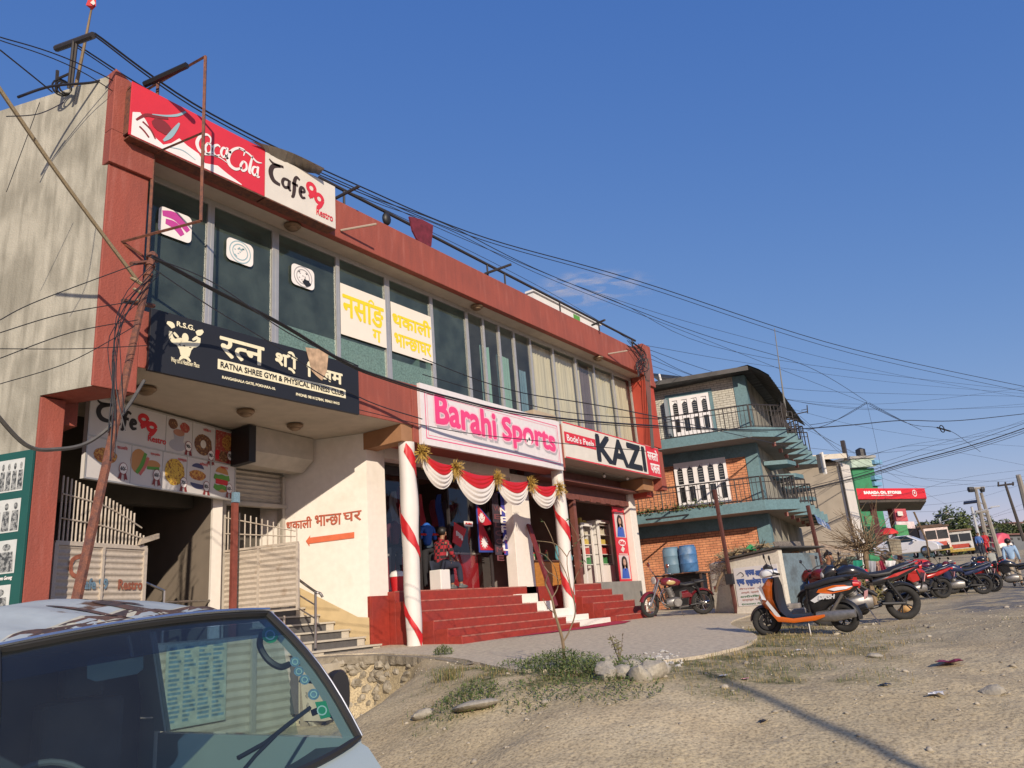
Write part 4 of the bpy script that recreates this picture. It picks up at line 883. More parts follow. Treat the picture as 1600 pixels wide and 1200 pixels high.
for k in range(4):                                   # lower ledges seen under the street balconies
    mb = MB(); hprism(mb, [(.0,1.2+1.9*k),(-.8,1.5+1.9*k),(-1.0,2.3+1.9*k),(.0,2.9+1.9*k)], ZA+1.85-.28*k, ZA+2.0-.28*k); build('side_ledge', mb, TEAL, H)
def hrail(z, pts, hgt=.85):
    mb = MB(); 
    for i in range(len(pts)-1):
        a, b = pts[i], pts[i+1]; L_ = math.hypot(b[0]-a[0], b[1]-a[1]); n_ = max(1, int(L_/.14))
        for zz, rr in ((hgt,.025),(hgt*.78,.014),(.08,.018)): mb.tube([hp(*a,z+zz), hp(*b,z+zz)], rr, 5)
        for j in range(n_+1): f = j/n_; q = (a[0]+(b[0]-a[0])*f, a[1]+(b[1]-a[1])*f); mb.tube([hp(*q,z), hp(*q,z+hgt)], .011 if j%6 else .022, 4)
    return build('balcony_railing', mb, IRON, H)
for z in (ZA+.3, ZB+.3):
    hrail(z, [(7.5,-1.2),(-.12,-1.2)]); hrail(z, [(-.15,-1.2),(-1.1,-.25),(-.6,.5),(-1.3,1.12)])
hrail(ZB+.3, [(-.55,2.1),(-1.3,2.7),(-.55,3.65),(-1.3,4.25),(-.55,5.2),(-1.3,5.8)])
hrail(ZA+.3, [(-.55,2.1),(-1.3,2.7),(-.55,3.65),(-1.3,4.25)])
def hwin(u0, u1, z0, z1, n, arch=True):
    mb = MB(); w_ = (u1-u0)/n; f = None
    hb(mb, u0,-.09,z0,u0+.09,-.002,z1); hb(mb, u1-.09,-.09,z0,u1,-.002,z1); hb(mb, u0+.09,-.09,z1-.12,u1-.09,-.002,z1); hb(mb, u0+.09,-.09,z0,u1-.09,-.002,z0+.14)
    zm = z0+(z1-z0)*.47; hb(mb, u0+.09,-.086,zm-.05,u1-.09,-.002,zm+.05)
    for k in range(1, n): hb(mb, u0+w_*k-.075,-.088,z0+.14,u0+w_*k+.075,-.002,z1-.12)
    for k in range(n):
        for s in (0,1): 
            zt = z1-.12; a = u0+w_*k+(.09 if k == 0 else .075); b = u0+w_*(k+1)-(.09 if k == n-1 else .075)
            c = a+.10 if s == 0 else b-.10
            pts = [(a if s == 0 else b, zt), (a if s == 0 else b, zt-.16), (c, zt-.06), ((a+b)/2, zt)]
            mb.add([hp(u,-.05,z) for u,z in pts], [(0,1,2,3)])
    f = build('window', mb, mat('white_joinery', (.72,.70,.70), .5, .05), H)
    mb = MB(); mb.add([hp(u0+.05,-.015,z0+.08),hp(u1-.05,-.015,z0+.08),hp(u1-.05,-.015,z1-.06),hp(u0+.05,-.015,z1-.06)],[(0,1,2,3)]); build('pane', mb, mat('dark_pane', (.02,.022,.025), .12, .2), f)
    mb = MB()
    for k in range(n):
        for j in range(6): zz = zm+.16+j*(z1-zm-.3)/6; hb(mb, u0+w_*k+.1,-.04,zz,u0+w_*(k+1)-.1,-.03,zz+.025)
    build('louvre', mb, mat('grey_louvre', (.20,.20,.20), .6, .1), f)
hwin(1.12,2.98,ZA+.55,ZA+2.15,5); hwin(1.35,2.8,ZB+.62,ZB+2.1,4)
mb = MB()
for (a,b,c,d) in ((1.22,ZB+2.11,2.95,ZB+2.24),(1.22,ZB+.45,2.95,ZB+.61)): hb(mb, a,-.05,b,c,-.003,d)
hb(mb, 2.81,-.05,ZB+.62,2.95,-.003,ZB+2.1); hb(mb, 1.22,-.05,ZB+.62,1.34,-.003,ZB+2.1); build('window_surround', mb, TEAL, H)
mb = MB(); hb(mb, 2.86,-.3,ZB+.65,2.95,-.05,ZB+2.05); build('open_shutter', mb, mat('grey_blue_shutter', (.22,.25,.28), .6, .1), H)
# corrugated roof, low pitch with a drooping street edge
mb = MB(); vs = []; RS = [(-.95,-.36),(-.65,-.10),(-.3,.12),(.6,.04),(9,-.25)]; nn_ = 70
for i in range(nn_+1):
    v = -.75+10.5*i/nn_
    for (u, dz) in RS: vs.append(hp(u, v, ZR+.02+dz+.03*math.sin(i*2.2)))
m_ = len(RS); mb.add(vs, [(i*m_+k,(i+1)*m_+k,(i+1)*m_+k+1,i*m_+k+1) for i in range(nn_) for k in range(m_-1)])
mb.add([v-Vector((0,0,.05)) for v in vs], [(i*m_+k,i*m_+k+1,(i+1)*m_+k+1,(i+1)*m_+k) for i in range(nn_) for k in range(m_-1)])
hb(mb, -.3,-.77,ZR-.06,9,-.72,ZR+.1); build('roof', mb, mat('dark_tin', (.07,.065,.06), .6, .3, 3), H)
T = thing('solar_panel', 'tilted solar water heater panel on the tin roof of the brick house', 'solar panel', hp(3.0,1.2,ZR)); q = hp(2.4,1.0,ZR+.55)
mb = MB(); a = hp(3.6,1.0,ZR+.95); b = hp(1.5,1.0,ZR+.32); dd = hv*1.0
mb.add([a,b,b+dd,a+dd,a-Vector((0,0,.12)),b-Vector((0,0,.12)),b+dd-Vector((0,0,.12)),a+dd-Vector((0,0,.12))],[(0,1,2,3),(4,7,6,5),(0,4,5,1),(1,5,6,2),(2,6,7,3),(3,7,4,0)]); build('collector', mb, mat('dark_collector', (.03,.035,.05), .15, .1), T)
mb = MB(); mb.tube([hp(3.2,1.0,ZR),hp(3.3,1.0,ZR+.85)], .04, 6); mb.tube([hp(2.2,1.0,ZR),hp(2.3,1.0,ZR+.5)], .03, 6); build('stand', mb, WHITE, T)
# hanging clutter on street balcony
T = thing('tarpaulin', 'dark weathered tarpaulin draped over the street corner balcony of the brick house', 'tarpaulin', hp(-.8,0,ZB+.3)); mb = MB(); vs = []
for i in range(9):
    for k in range(7): u = -1.1-.12*math.sin(i*.9+k)+.05*k; vs.append(hp(u+.25*math.sin(i*1.3)*.2, -.4+.36*i, ZB+1.45-.16*k-.12*math.sin(i*2.1)-.09*i*(1 if k < 2 else .6)))
mb.add(vs, [(i*7+k,(i+1)*7+k,(i+1)*7+k+1,i*7+k+1) for i in range(8) for k in range(6)]); build('sheet', mb, mat('old_tarp', (.06,.05,.045), .8, .5, 4, .4, 8), T, smooth=True)
tag(T, T['label'], 'tarpaulin')
AN = thing('antenna_mast', 'tall thin grey mast standing behind the brick house roof', 'antenna', UD(1228,640,30)); mb = MB(); mb.tube([UD(1228,650,30),UD(1210,513,30)], [.03,.014], 6); mb.tube([UD(1229,650,30)+Vector((.08,0,0)),UD(1211,526,30)+Vector((.03,0,0))], .012, 5); build('mast', mb, mat('grey_steel', (.22,.22,.21), .5, .1), AN)
AN = thing('television_aerial', 'small black bracket aerial sticking out from the brick house balcony', 'aerial', UD(1245,645,28.5)); mb = MB(); mb.tube([UD(1240,648,28.5),UD(1262,643,28.5)], .02, 5); mb.tube([UD(1262,646,28.5),UD(1261,633,28.5)], .02, 5); mb.tube([UD(1252,641,28.5),UD(1262,639,28.5)], .012, 5); build('bracket', mb, IRON, AN)
T = thing('awning', 'blue and white plastic awning bulging from the street side of the brick house', 'awning', hp(-1.0,5,2.2)); mb = MB(); vs = []
for i in range(13):
    for k in range(6): f = k/5; vs.append(hp(-.2-1.1*math.sin(f*PI/2), 3.2+5.4*i/12, ZA+.2+.9*math.cos(f*PI/2)-.5))
mb.add(vs, [(i*6+k,(i+1)*6+k,(i+1)*6+k+1,i*6+k+1) for i in range(12) for k in range(5)]); build('sheet', mb, mat('blue_white_plastic', (.10,.17,.32), .5, .2, 2, col2=(.5,.52,.56), mix=(.52,.6)), T, smooth=True)
# ================================================================== far row: beige building, pier, green tower, canopy
def slab3(mb, tl, tr, bl, br, t0, t1, thick=6.0, zb=None, mi=0):
    """upright block whose front is seen through four pixels; left edge at depth t0, right edge at t1"""
    a, b = UD(*tl, t0), UD(*tr, t1); za, zb_ = a.z, b.z; c = UD(*bl, t0).z; d = UD(*br, t1).z
    if zb is not None: c = d = zb
    dv = Vector((b.y-a.y, -(b.x-a.x), 0)).normalized(); dv = -dv if dv.y < 0 else dv; dv *= thick
    P_ = [(a.x,a.y,c),(b.x,b.y,d),(b.x,b.y,zb_),(a.x,a.y,za)]; Q = [(x+dv.x,y+dv.y,z) for x,y,z in P_]
    return mb.add(P_+Q, [(0,1,2,3),(4,7,6,5),(0,4,5,1),(3,2,6,7),(0,3,7,4),(1,5,6,2)], mi)
T = thing('beige_building', 'plain beige rendered building with a flat white edge beyond the brick house', 'building', UD(1310,850,44))
mb = MB(); slab3(mb, (1283,713),(1309,722),(1300,860),(1330,862), 46,44, 4, zb=.4); build('side_wall', mb, mat('beige_render', (.27,.235,.19), .85, .1, 1.5), T)
mb = MB(); slab3(mb, (1310,722),(1327,727),(1338,850),(1352,850), 43.9,45.5, 3, zb=.4); build('front_wall', mb, mat('white_tiles', (.66,.62,.56), .6, .06, 3), T)
mb = MB(); slab3(mb, (1286,711),(1322,708),(1290,718),(1322,716), 46,43.5, 4.6); build('roof_edge', mb, mat('pale_edge', (.55,.50,.42), .8, .1), T)
mb = MB(); a, b = UD(1316,688,44), UD(1323,720,44); mb.obox((a+b)/2, (.16,.1,(a.z-b.z)/2), mi=0); build('roof_post', mb, paint('sooty_post', (.05,.04,.035)), T)
mb = MB(); slab3(mb, (1311,724),(1313,725),(1330,845),(1332,845), 43.7,43.7, .1, zb=.6); build('drain_pipe', mb, IRON, T)
T = thing('billboard', 'small sign board standing beside the pointed balconies of the brick house', 'billboard', UD(1287,725,37)); mb = MB(); slab3(mb, (1280,710),(1283,709),(1287,740),(1290,739), 36,36.6, .15); build('panel', mb, paint('dark_board', (.06,.06,.065)), T); mb = MB(); slab3(mb, (1284,707),(1286,706),(1291,742),(1293,741), 36.7,36.8, .12); build('edge', mb, WHITE, T)
T = thing('green_tower', 'green and white painted tower building with small blue balconies behind the beige building', 'building', UD(1350,850,80))
mb = MB(); slab3(mb, (1331,733),(1365,731),(1340,860),(1374,860), 80,82, 5, zb=.6); build('wall', mb, mat('green_wall', (.04,.22,.10), .7, .15, 1.2), T)
mb = MB(); slab3(mb, (1329,718),(1366,716),(1331,731),(1367,729), 79.5,81.5, 5.5); build('upper_wall', mb, mat('pale_green_wall', (.36,.46,.38), .7, .2, 1.5), T)
mb = MB(); slab3(mb, (1328,713),(1368,711),(1328,717),(1368,715), 79.3,81.5, 6); build('roof_edge', mb, mat('grey_edge', (.30,.30,.28), .8), T)
for y in (722,746,756): mb = MB(); slab3(mb, (1366,y-4),(1378,y-3),(1366,y+3),(1380,y+3), 80.9,81.6, 1.5); build('balcony', mb, mat('sky_blue_paint', (.16,.34,.52), .7, .1), T)
mb = MB(); mb.lathe([(.5,0),(.5,.7),(.1,.9)], UD(1346,713,81), n=10); build('water_tank', mb, BLACK, T)
# fuel station canopy
T = thing('fuel_station_canopy', 'red fuel station canopy with white lettering on its long fascia', 'canopy', UD(1390,860,64)); CA = UD(1339,764,64); CBp = UD(1445,765,67.8)
P = Pl((CA.x,CA.y), (CBp.x,CBp.y)); q = [P.hit(*c) for c in ((1339,764),(1342,780),(1443,762),(1446,779))]; z0 = (q[1][1]+q[3][1])/2; z1 = (q[0][1]+q[2][1])/2; A1 = P.len
CANR = paint('canopy_red', (.60,.02,.03), .4)
dv = Vector((1,.19,0))*9.5
def canb(a0, a1, za, zb_, o0, o1, m, nm):
    vs = [P.at(a,z,0)+dv*o for z in (za,zb_) for (a,o) in ((a0,o0),(a1,o0),(a1,o1),(a0,o1))]; build(nm, MB().add(vs, [(0,3,2,1),(4,5,6,7),(0,1,5,4),(1,2,6,5),(2,3,7,6),(3,0,4,7)]), m, T)
canb(-.1, A1, z0, z1, 0, 1, CANR, 'fascia'); canb(0, A1-.15, z0-.25, z0-.005, .02, .98, mat('dark_soffit', (.07,.06,.05), .8), 'soffit')
build('lettering', text_mb('SARADA OIL STORES', P, P.hit(1350,772)[0], z0+(z1-z0)*.50, P.hit(1408,772)[0], z0+(z1-z0)*.72, .02, bold=.035), BWW, T)
build('lettering', text_mb('RANGASALA GATE, POKHARA', P, P.hit(1362,776)[0], z0+(z1-z0)*.30, P.hit(1395,776)[0], z0+(z1-z0)*.38, .02, bold=.012), BWW, T)
e = P.hit(1429,772)[0]; ez = z0+(z1-z0)*.52; mb = MB(); ring = [(e+.26*math.cos(i*PI/8), ez+.26*math.sin(i*PI/8), 1) for i in range(17)]; stroke(mb, P, ring, .06, .02, k=1); mb.add([P.at(a_,z_,.025) for a_,z_ in ((e,ez+.22),(e-.1,ez),(e,ez-.1),(e+.1,ez))],[(0,1,2,3)]); build('drop_emblem', mb, BWW, T)
mb = MB(); 
for a_, o_ in ((1.5,-1.5),(1.5,-5.5),(A1*.45,-5.2)): c = P.at(a_,0,0)+dv*(-o_/7); build('column', MB().box((c.x-.2,c.y-.2,1.0),(c.x+.2,c.y+.2,z0-.24)), mat('dark_column', (.10,.03,.03), .6), T)
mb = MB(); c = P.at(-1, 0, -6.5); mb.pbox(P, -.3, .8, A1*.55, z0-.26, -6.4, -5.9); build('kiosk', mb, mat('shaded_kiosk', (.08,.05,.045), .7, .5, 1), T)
def bill(label, tl, br, t_, m, cat='sign', extra=None):
    T = thing('sign_board', label, cat, UD(tl[0], br[1], t_)); mb = MB(); slab3(mb, tl, (br[0],tl[1]), (tl[0],br[1]), br, t_, t_, .3); build('panel', mb, m, T)
    if extra: mb = MB(); slab3(mb, *extra[:4], t_-.3, t_-.3, .1); build('print', mb, extra[4], T)
    return T
bill('red poster board with a pale round print by the fuel station', (1397,795),(1415,815), 62, mat('poster_red', (.42,.04,.06), .5, .2, 3), extra=((1402,799),(1410,799),(1403,806),(1411,806), BW))
bill('white board with pink lines below the red poster board', (1400,815),(1428,826), 61, mat('board_pale', (.62,.50,.50), .6, .25, 4))
bill('green hoarding panel at the fuel station edge', (1398,820),(1417,838), 60.5, mat('hoarding_green', (.03,.22,.07), .6, .1))
bill('small green panel behind the bare tree', (1352,806),(1364,820), 56, mat('hoarding_green', (.03,.22,.07)))
T = thing('parasol', 'large red parasol behind the bare tree', 'parasol', UD(1387,850,50)); q = UD(1387,833,50); mb = MB(); mb.lathe([(.02,.35),(.35,.27),(.62,.05),(.62,-.1)], q, n=9, cap=False); build('canopy', mb, mat('parasol_red', (.62,.03,.03), .6, .15), T); mb = MB(); mb.cyl(q-Vector((0,0,1.8)), q, .03); build('pole', mb, STEEL, T)
T = thing('red_cloth', 'red cloth spread over the grassy bank above the parked motorcycles', 'cloth', UD(1430,878,40)); mb = MB(); q = UD(1430,878,38); 
mb.lathe([(.02,.12),(.35,.1),(.62,.0),(.66,-.12)], q, n=11, cap=False); build('cloth', mb, mat('cloth_red', (.50,.02,.03), .8, .2), T)
# distant ridge and hills
mb = MB(); vs = []; n_ = 90
for i in range(n_+1):
    az = math.radians(60+60*i/n_); R_ = 2600; h = 60+95*max(0, noise.noise(Vector((i*.09,2,0)))+.35)+14*noise.noise(Vector((i*.5,1,0)))
    for (k, (rr, hh)) in enumerate(((.8,-5),(.9,h*.5),(1,h),(1.15,h*.4))): vs.append((math.sin(az)*R_*rr, math.cos(az)*R_*rr, hh))
mb.add(vs, [(i*4+k,(i+1)*4+k,(i+1)*4+k+1,i*4+k+1) for i in range(n_) for k in range(3)]); struct(build('hills', mb, mat('hazy_hill', (.10,.15,.13), .9, .2, .01), smooth=True))
# ---- foliage helper
def leafcloud(mb, c, R, n, ls, rnd, mi=(0,1), squash=.75):
    lobes = [(Vector((rnd.gauss(0,.5)*R, rnd.gauss(0,.5)*R, rnd.gauss(0,.35)*R*squash)), R*rnd.uniform(.3,.6)) for _ in range(9)]
    for i in range(n):
        lo, lr = rnd.choice(lobes); d = Vector((rnd.gauss(0,1),rnd.gauss(0,1),rnd.gauss(0,1))).normalized()*lr*rnd.uniform(.5,1)**.5; p_ = Vector(c)+lo+Vector((d.x,d.y,d.z*squash))
        a = Vector((rnd.uniform(-1,1),rnd.uniform(-1,1),rnd.uniform(-.6,.6))).normalized(); b = a.cross(Vector((rnd.uniform(-1,1),rnd.uniform(-1,1),rnd.uniform(-1,1)))).normalized(); s = ls*rnd.uniform(.6,1.3)
        mb.add([p_-a*s, p_+b*s*.45, p_+a*s, p_-b*s*.45], [(0,1,2,3)], mi[0] if rnd.random() < .5 else mi[1])
LF1 = mat('leaf_dark', (.035,.055,.018), .7, .4, .6); LF2 = mat('leaf_mid', (.08,.105,.03), .7, .4, .6); BARK = mat('bark', (.16,.11,.07), .9, .25, 8, .4, 30)
tr = random.Random(21)
def fartree(x, y, t_, R, label, grp='trees far down the road'):
    q = UD(x, y, t_); T = thing('tree', label, 'tree', (q.x,q.y,1.2), group=grp)
    mb = MB(); mb.tube([(q.x,q.y,.8),(q.x+.1,q.y,q.z*.6),(q.x,q.y,q.z)], [.22,.15,.06], 6); build('trunk', mb, BARK, T)
    mb = MB(); leafcloud(mb, q, R, 2600, R*.062, tr); build('crown', mb, [LF1,LF2], T)
for a in ((1498,830,100,4.0,'brown green rounded tree behind the two trucks'),(1440,846,120,3.2,'low dark tree just left of the trucks behind the white car'),(1590,826,110,4.5,'dark tree at the right edge beyond the pale houses'),(1470,838,130,3.5,'small tree above the first truck roof'),(1530,838,125,3.8,'dull tree between the trucks and the utility tower'),(1560,842,140,3.6,'dim tree left of the pale houses'),(1425,848,105,2.6,'small bush like tree behind the thin roadside pole')): fartree(*a)
rb = random.Random(4)
for i, (x0, y0, x1, y1, t_, c, lab) in enumerate(((1556,822,1578,836,130,(.60,.56,.50),'pale house far down the road behind the pink vehicle'),(1578,818,1600,834,120,(.55,.52,.42),'cream house at the far right edge'),(1530,830,1556,842,140,(.42,.12,.10),'low house with red roof far behind the street lamp'),(1505,838,1530,850,150,(.40,.37,.33),'grey shed far behind the trucks'),(1560,836,1600,856,95,(.12,.13,.14),'dark low shop row at the right edge'))):
    T = thing('far_house', lab, 'house', UD(x0,y1,t_), group='houses far down the road'); mb = MB(); slab3(mb, (x0,y0),(x1,y0-1),(x0,y1),(x1,y1), t_,t_*1.02, 6, zb=.8); build('wall', mb, mat('far_wall%d' % i, c, .85, .2, .5), T)
    mb = MB(); slab3(mb, (x0-1,y0-2),(x1+1,y0-3),(x0-1,y0),(x1+1,y0-1), t_-.6,t_*1.02-.6, 8); build('roof', mb, mat('far_roof', (.16,.08,.07), .8, .3, .4), T)
    mb = MB(); 
    for k in range(3): xx = x0+(x1-x0)*(.2+.28*k); slab3(mb, (xx,y0+4),(xx+3,y0+4),(xx,y0+8),(xx+3,y0+8), t_-.15,t_-.15, .1)
    build('window', mb, BLACK, T)
# ================================================================== poles and wires
def pole(name, label, cat, pts, r, m, n=8, group=None, loc=None):
    T = thing(name, label, cat, loc or pts[0], group=group); mb = MB(); mb.tube(pts, r, n); build('pole', mb, m, T, smooth=True); return T
pb = UY(117,950,7.9); pb = Vector((pb.x, pb.y, -1.45)) if False else pb
top = UY(239,396,9.25); bot = UY(120,935,7.9); bot = bot+(bot-top)*.36
T = pole('leaning_pole', 'rusty leaning iron pole in front of the menu board with wires lashed to its top', 'pole', [bot, bot*.5+top*.5, top], [.058,.050,.044], RUST)
mb = MB(); d = (bot-top).normalized()
for s, w_ in ((.05,.075),(.22,.065),(.42,.06)): mb.cyl(top+d*s, top+d*(s+.05), w_, n=10)
mb.tube([UY(205,412,9.1),UY(244,408,9.3)], .03, 6); mb.tube([UY(192,470,9.0),UY(240,478,9.3)], .032, 6); build('clamp', mb, RUST, T)
mb = MB(); rr = random.Random(8)
for k in range(7):
    p0 = top+d*rr.uniform(.1,.8); mb.tube(smooth_pts([p0+Vector((rr.uniform(-.12,.12),-.08,rr.uniform(-.1,.1))), p0+d*.9+Vector((-.18-rr.uniform(0,.15),-.05,0)), p0+d*1.9+Vector((rr.uniform(-.2,.0),-.08,0)), p0+d*2.6+Vector((rr.uniform(-.1,.1),-.06,0))], 5), .005+.002*(k%2), 5)
build('lashed_wires', mb, BLACK, T)
mb = MB()
for k in range(3): c = UY(215+3*k,440+16*k,9.15); mb.torus(c, .09-.015*k, .016, (.3,-.5,1), 14, 6)
build('rope_knot', mb, mat('rope', (.30,.24,.15), .9, .25, 60), T)
def cable(pts, r=.012, lab='thin black cable crossing the sky', cat='cable', name='cable', m=None, grp='overhead cables', n=5, k=8):
    T = build(name, MB().tube(smooth_pts(pts, k), r, n), m or BLACK); tag(T, lab, cat, grp); return T
T = cable([UY(-30,95,8.3), UY(90,270,8.7), UY(216,440,9.15)], .026, 'thick twisted straw coloured guy rope running down to the leaning pole', 'rope', 'guy_rope', mat('rope', (.30,.24,.15)), None); T.pop('group', None) if 'group' in T else None
c_ = [UY(-20,630,8.0), UY(40,695,8.2), UY(90,702,8.3), UY(140,690,8.4), UY(190,648,8.5), UY(225,595,8.9)]
T = cable(c_, .022, 'thick grey cable sagging from the left edge to the leaning pole', 'cable', 'thick_cable', mat('grey_cable', (.10,.095,.085), .6, .2, 10), None); T.pop('group', None) if 'group' in T else None
# sign frame of bare angle iron on the corner
T = thing('iron_gantry', 'empty rusty iron sign frame standing out from the building corner over the cola banner', 'frame', (5.6,10,5.4)); mb = MB()
A0, A1_, B0, B1 = Vector((5.60,9.95,5.35)), Vector((5.60,9.95,8.42)), UY(314,345,8.85), UY(321,88,8.85)
for a, b, r in ((A0,A1_,.028),(B0,B1,.028),(A1_+Vector((0,.35,0.0)),B1,.024),(UY(240,240,9.95),UY(318,207,8.85),.022),(UY(190,378,10.0),B0,.024),(UY(190,378,10.0),UY(222,398,9.9),.02)): mb.tube([a,b], r, 4)
build('bars', mb, RUST, T)
mb = MB(); a, b = UY(226,132,9.9), UY(292,102,9.1); mb.tube([a,b], .05, 6); build('lamp_tube', mb, BLACK, T)
# roof T-posts, rail, flag
T = thing('roof_railing', 'long dark pipe railing along the roof edge of the shop building', 'railing', (5,10.3,7.9)); mb = MB()
mb.tube([(9.1,10.22,8.40),(22.85,10.22,8.40)], .035, 8)
for x in (9.75,12.3,14.55,15.3,18.0,20.3,22.6): mb.tube([(x,10.22,7.9),(x,10.22,8.4)], .026, 6)
build('rail', mb, IRON, T)
mb = MB()
for (a, b) in (((520,312),(561,291)),((757,428),(799,413)),((925,508),(945,500))): 
    P0, P1 = UY(*a,10.25), UY(*b,9.6); mb.tube([P0,P1], .032, 6)
build('cross_arm', mb, IRON, T)
T = thing('roof_post', 'black T shaped iron post with a heavy cross arm on the roof corner', 'post', UD(108,140,11.5)); mb = MB()
mb.tube([UD(107,138,11.5),UD(115,64,11.5)], .022, 6); mb.tube([UD(112,135,11.5),UD(120,64,11.5)], .022, 6); mb.tube([UD(88,76,11.8),UD(146,55,11.3)], .05, 8); mb.tube([UD(88,124,11.6),UD(108,115,11.5)], .02, 5); mb.tube([UD(88,145,11.6),UD(90,110,11.6)], .025, 5); build('iron', mb, IRON, T)
mb = MB(); 
for k in range(3): mb.torus(UD(96+3*k,137,11.6), .12-.02*k, .014, (.3,1,.3), 14, 5)
build('wire_coil', mb, BLACK, T)
T = thing('flag', 'small red and white flag on a thin bamboo stick above the roof corner', 'flag', UD(122,130,12)); mb = MB(); mb.tube([UD(118,138,12),UD(132,70,12),UD(144,8,12)], [.03,.022,.014], 6); build('stick', mb, mat('bamboo', (.25,.18,.10), .7, .3, 9), T)
mb = MB(); mb.add([UD(144,16,12),UD(134,8,11.9),UD(138,-2,12),UD(150,-4,12.1),UD(150,10,12)], [(0,1,2,3,4)]); build('cloth', mb, mat('flag_red', (.5,.04,.04), .8), T); mb = MB(); mb.add([UD(146,8,11.95),UD(141,4,11.95),UD(146,-1,11.95),UD(149,5,11.95)],[(0,1,2,3)]); build('patch', mb, WHITE, T)
T = tag(build('roof_wires', MB().tube(smooth_pts([UY(28,152,10.3),UY(80,135,10.3),UY(150,128,10.3),UY(182,112,10.2)],6), .02, 5), BLACK), 'black wires lying along the top of the concrete side wall', 'cable')
# dangling conduit arms on the parapet
for (a, b) in (((532,360),(588,350)),((950,553),(980,548))):
    T = thing('pipe_stub', 'bare pipe stub sticking out of the parapet %s' % ('beside the cafe banner' if a[0] < 600 else 'near its far end'), 'pipe', UY(*a,9.99), group='pipe stubs on the parapet'); mb = MB(); mb.tube([UY(*a,9.98),UY(*b,9.55)], .022, 6); build('pipe', mb, mat('old_pipe', (.35,.28,.22), .7), T)
T = thing('hung_lamp', 'round black lamp hanging from the roof rail', 'lamp', UY(604,340,10.2)); mb = MB(); mb.ball(UY(604,342,10.2), (.11,.08,.15), 12, 8); build('body', mb, BLACK, T, smooth=True)
T = thing('red_cloth', 'dark red cloth hung over the roof rail', 'cloth', UY(658,365,10.2)); mb = MB()
q = [UY(*c,10.16) for c in ((640,338),(660,343),(677,352),(676,364),(674,385),(660,382),(652,374),(645,360))]; n = 8; mb.add(q+[v+Vector((0,.04,0)) for v in q], [tuple(range(n))[::-1], tuple(range(n,2*n))]+[(i,(i+1)%n,n+(i+1)%n,n+i) for i in range(n)]); build('cloth', mb, mat('wine_cloth', (.14,.015,.03), .85, .3, 8, .5, 12), T)
T = thing('roof_hoarding', 'long white hoarding seen edge on behind the roof rail', 'sign', (16,10.9,7.9)); mb = MB()
P = FAC(10.9); a0, zt0 = P.hit(833,456); a1, zt1 = P.hit(936,505); mb.pbox(P, a0, 7.75, a1, zt0, -.2, 0); mb.pbox(P, a0-.05, zt0, a1+.05, zt0+.06, -.25, .06); build('panel', mb, WHITE, T); mb = MB(); c = P.hit(901,496)[0]; rect(mb, P, c-.2, 8.1, c+.2, zt0-.05, .003); build('green_print', mb, GRN, T)
mb = MB(); P9 = UY(993,540,10.2); T = thing('wire_bundle', 'tangled bundle of black wires at the far end of the parapet', 'cable', P9); rr = random.Random(12)
for k in range(12):
    pts = [UY(985+rr.uniform(-6,20),532+rr.uniform(-4,10),9.9)]; 
    for j in range(3): pts.append(UY(1002+rr.uniform(-8,12),555+14*j+rr.uniform(-8,8),9.85))
    mb.tube(smooth_pts(pts,5), .012, 4)
build('wires', mb, BLACK, T)
T = thing('wire_bundle', 'vertical bundle of wires running down the right end pillar', 'cable', (23,9.9,4.7)); mb = MB()
for k in range(5): mb.tube(smooth_pts([UY(1006+2*k,560,9.86),UY(1010+1.5*k,610,9.88),UY(1014+k,650,9.9),UY(1018+k,700,9.9)],5), .012, 4)
build('wires', mb, BLACK, T)
T = thing('air_vent_box', 'small cream box on the ledge below the middle windows', 'box', UY(843,640,10.3)); mb = MB(); q = UY(826,640,10.2); mb.box((q.x,10.05,q.z-.28),(q.x+1.05,10.45,q.z-.02)); build('body', mb, mat('box_cream', (.42,.34,.24), .7), T, bevel=.01)
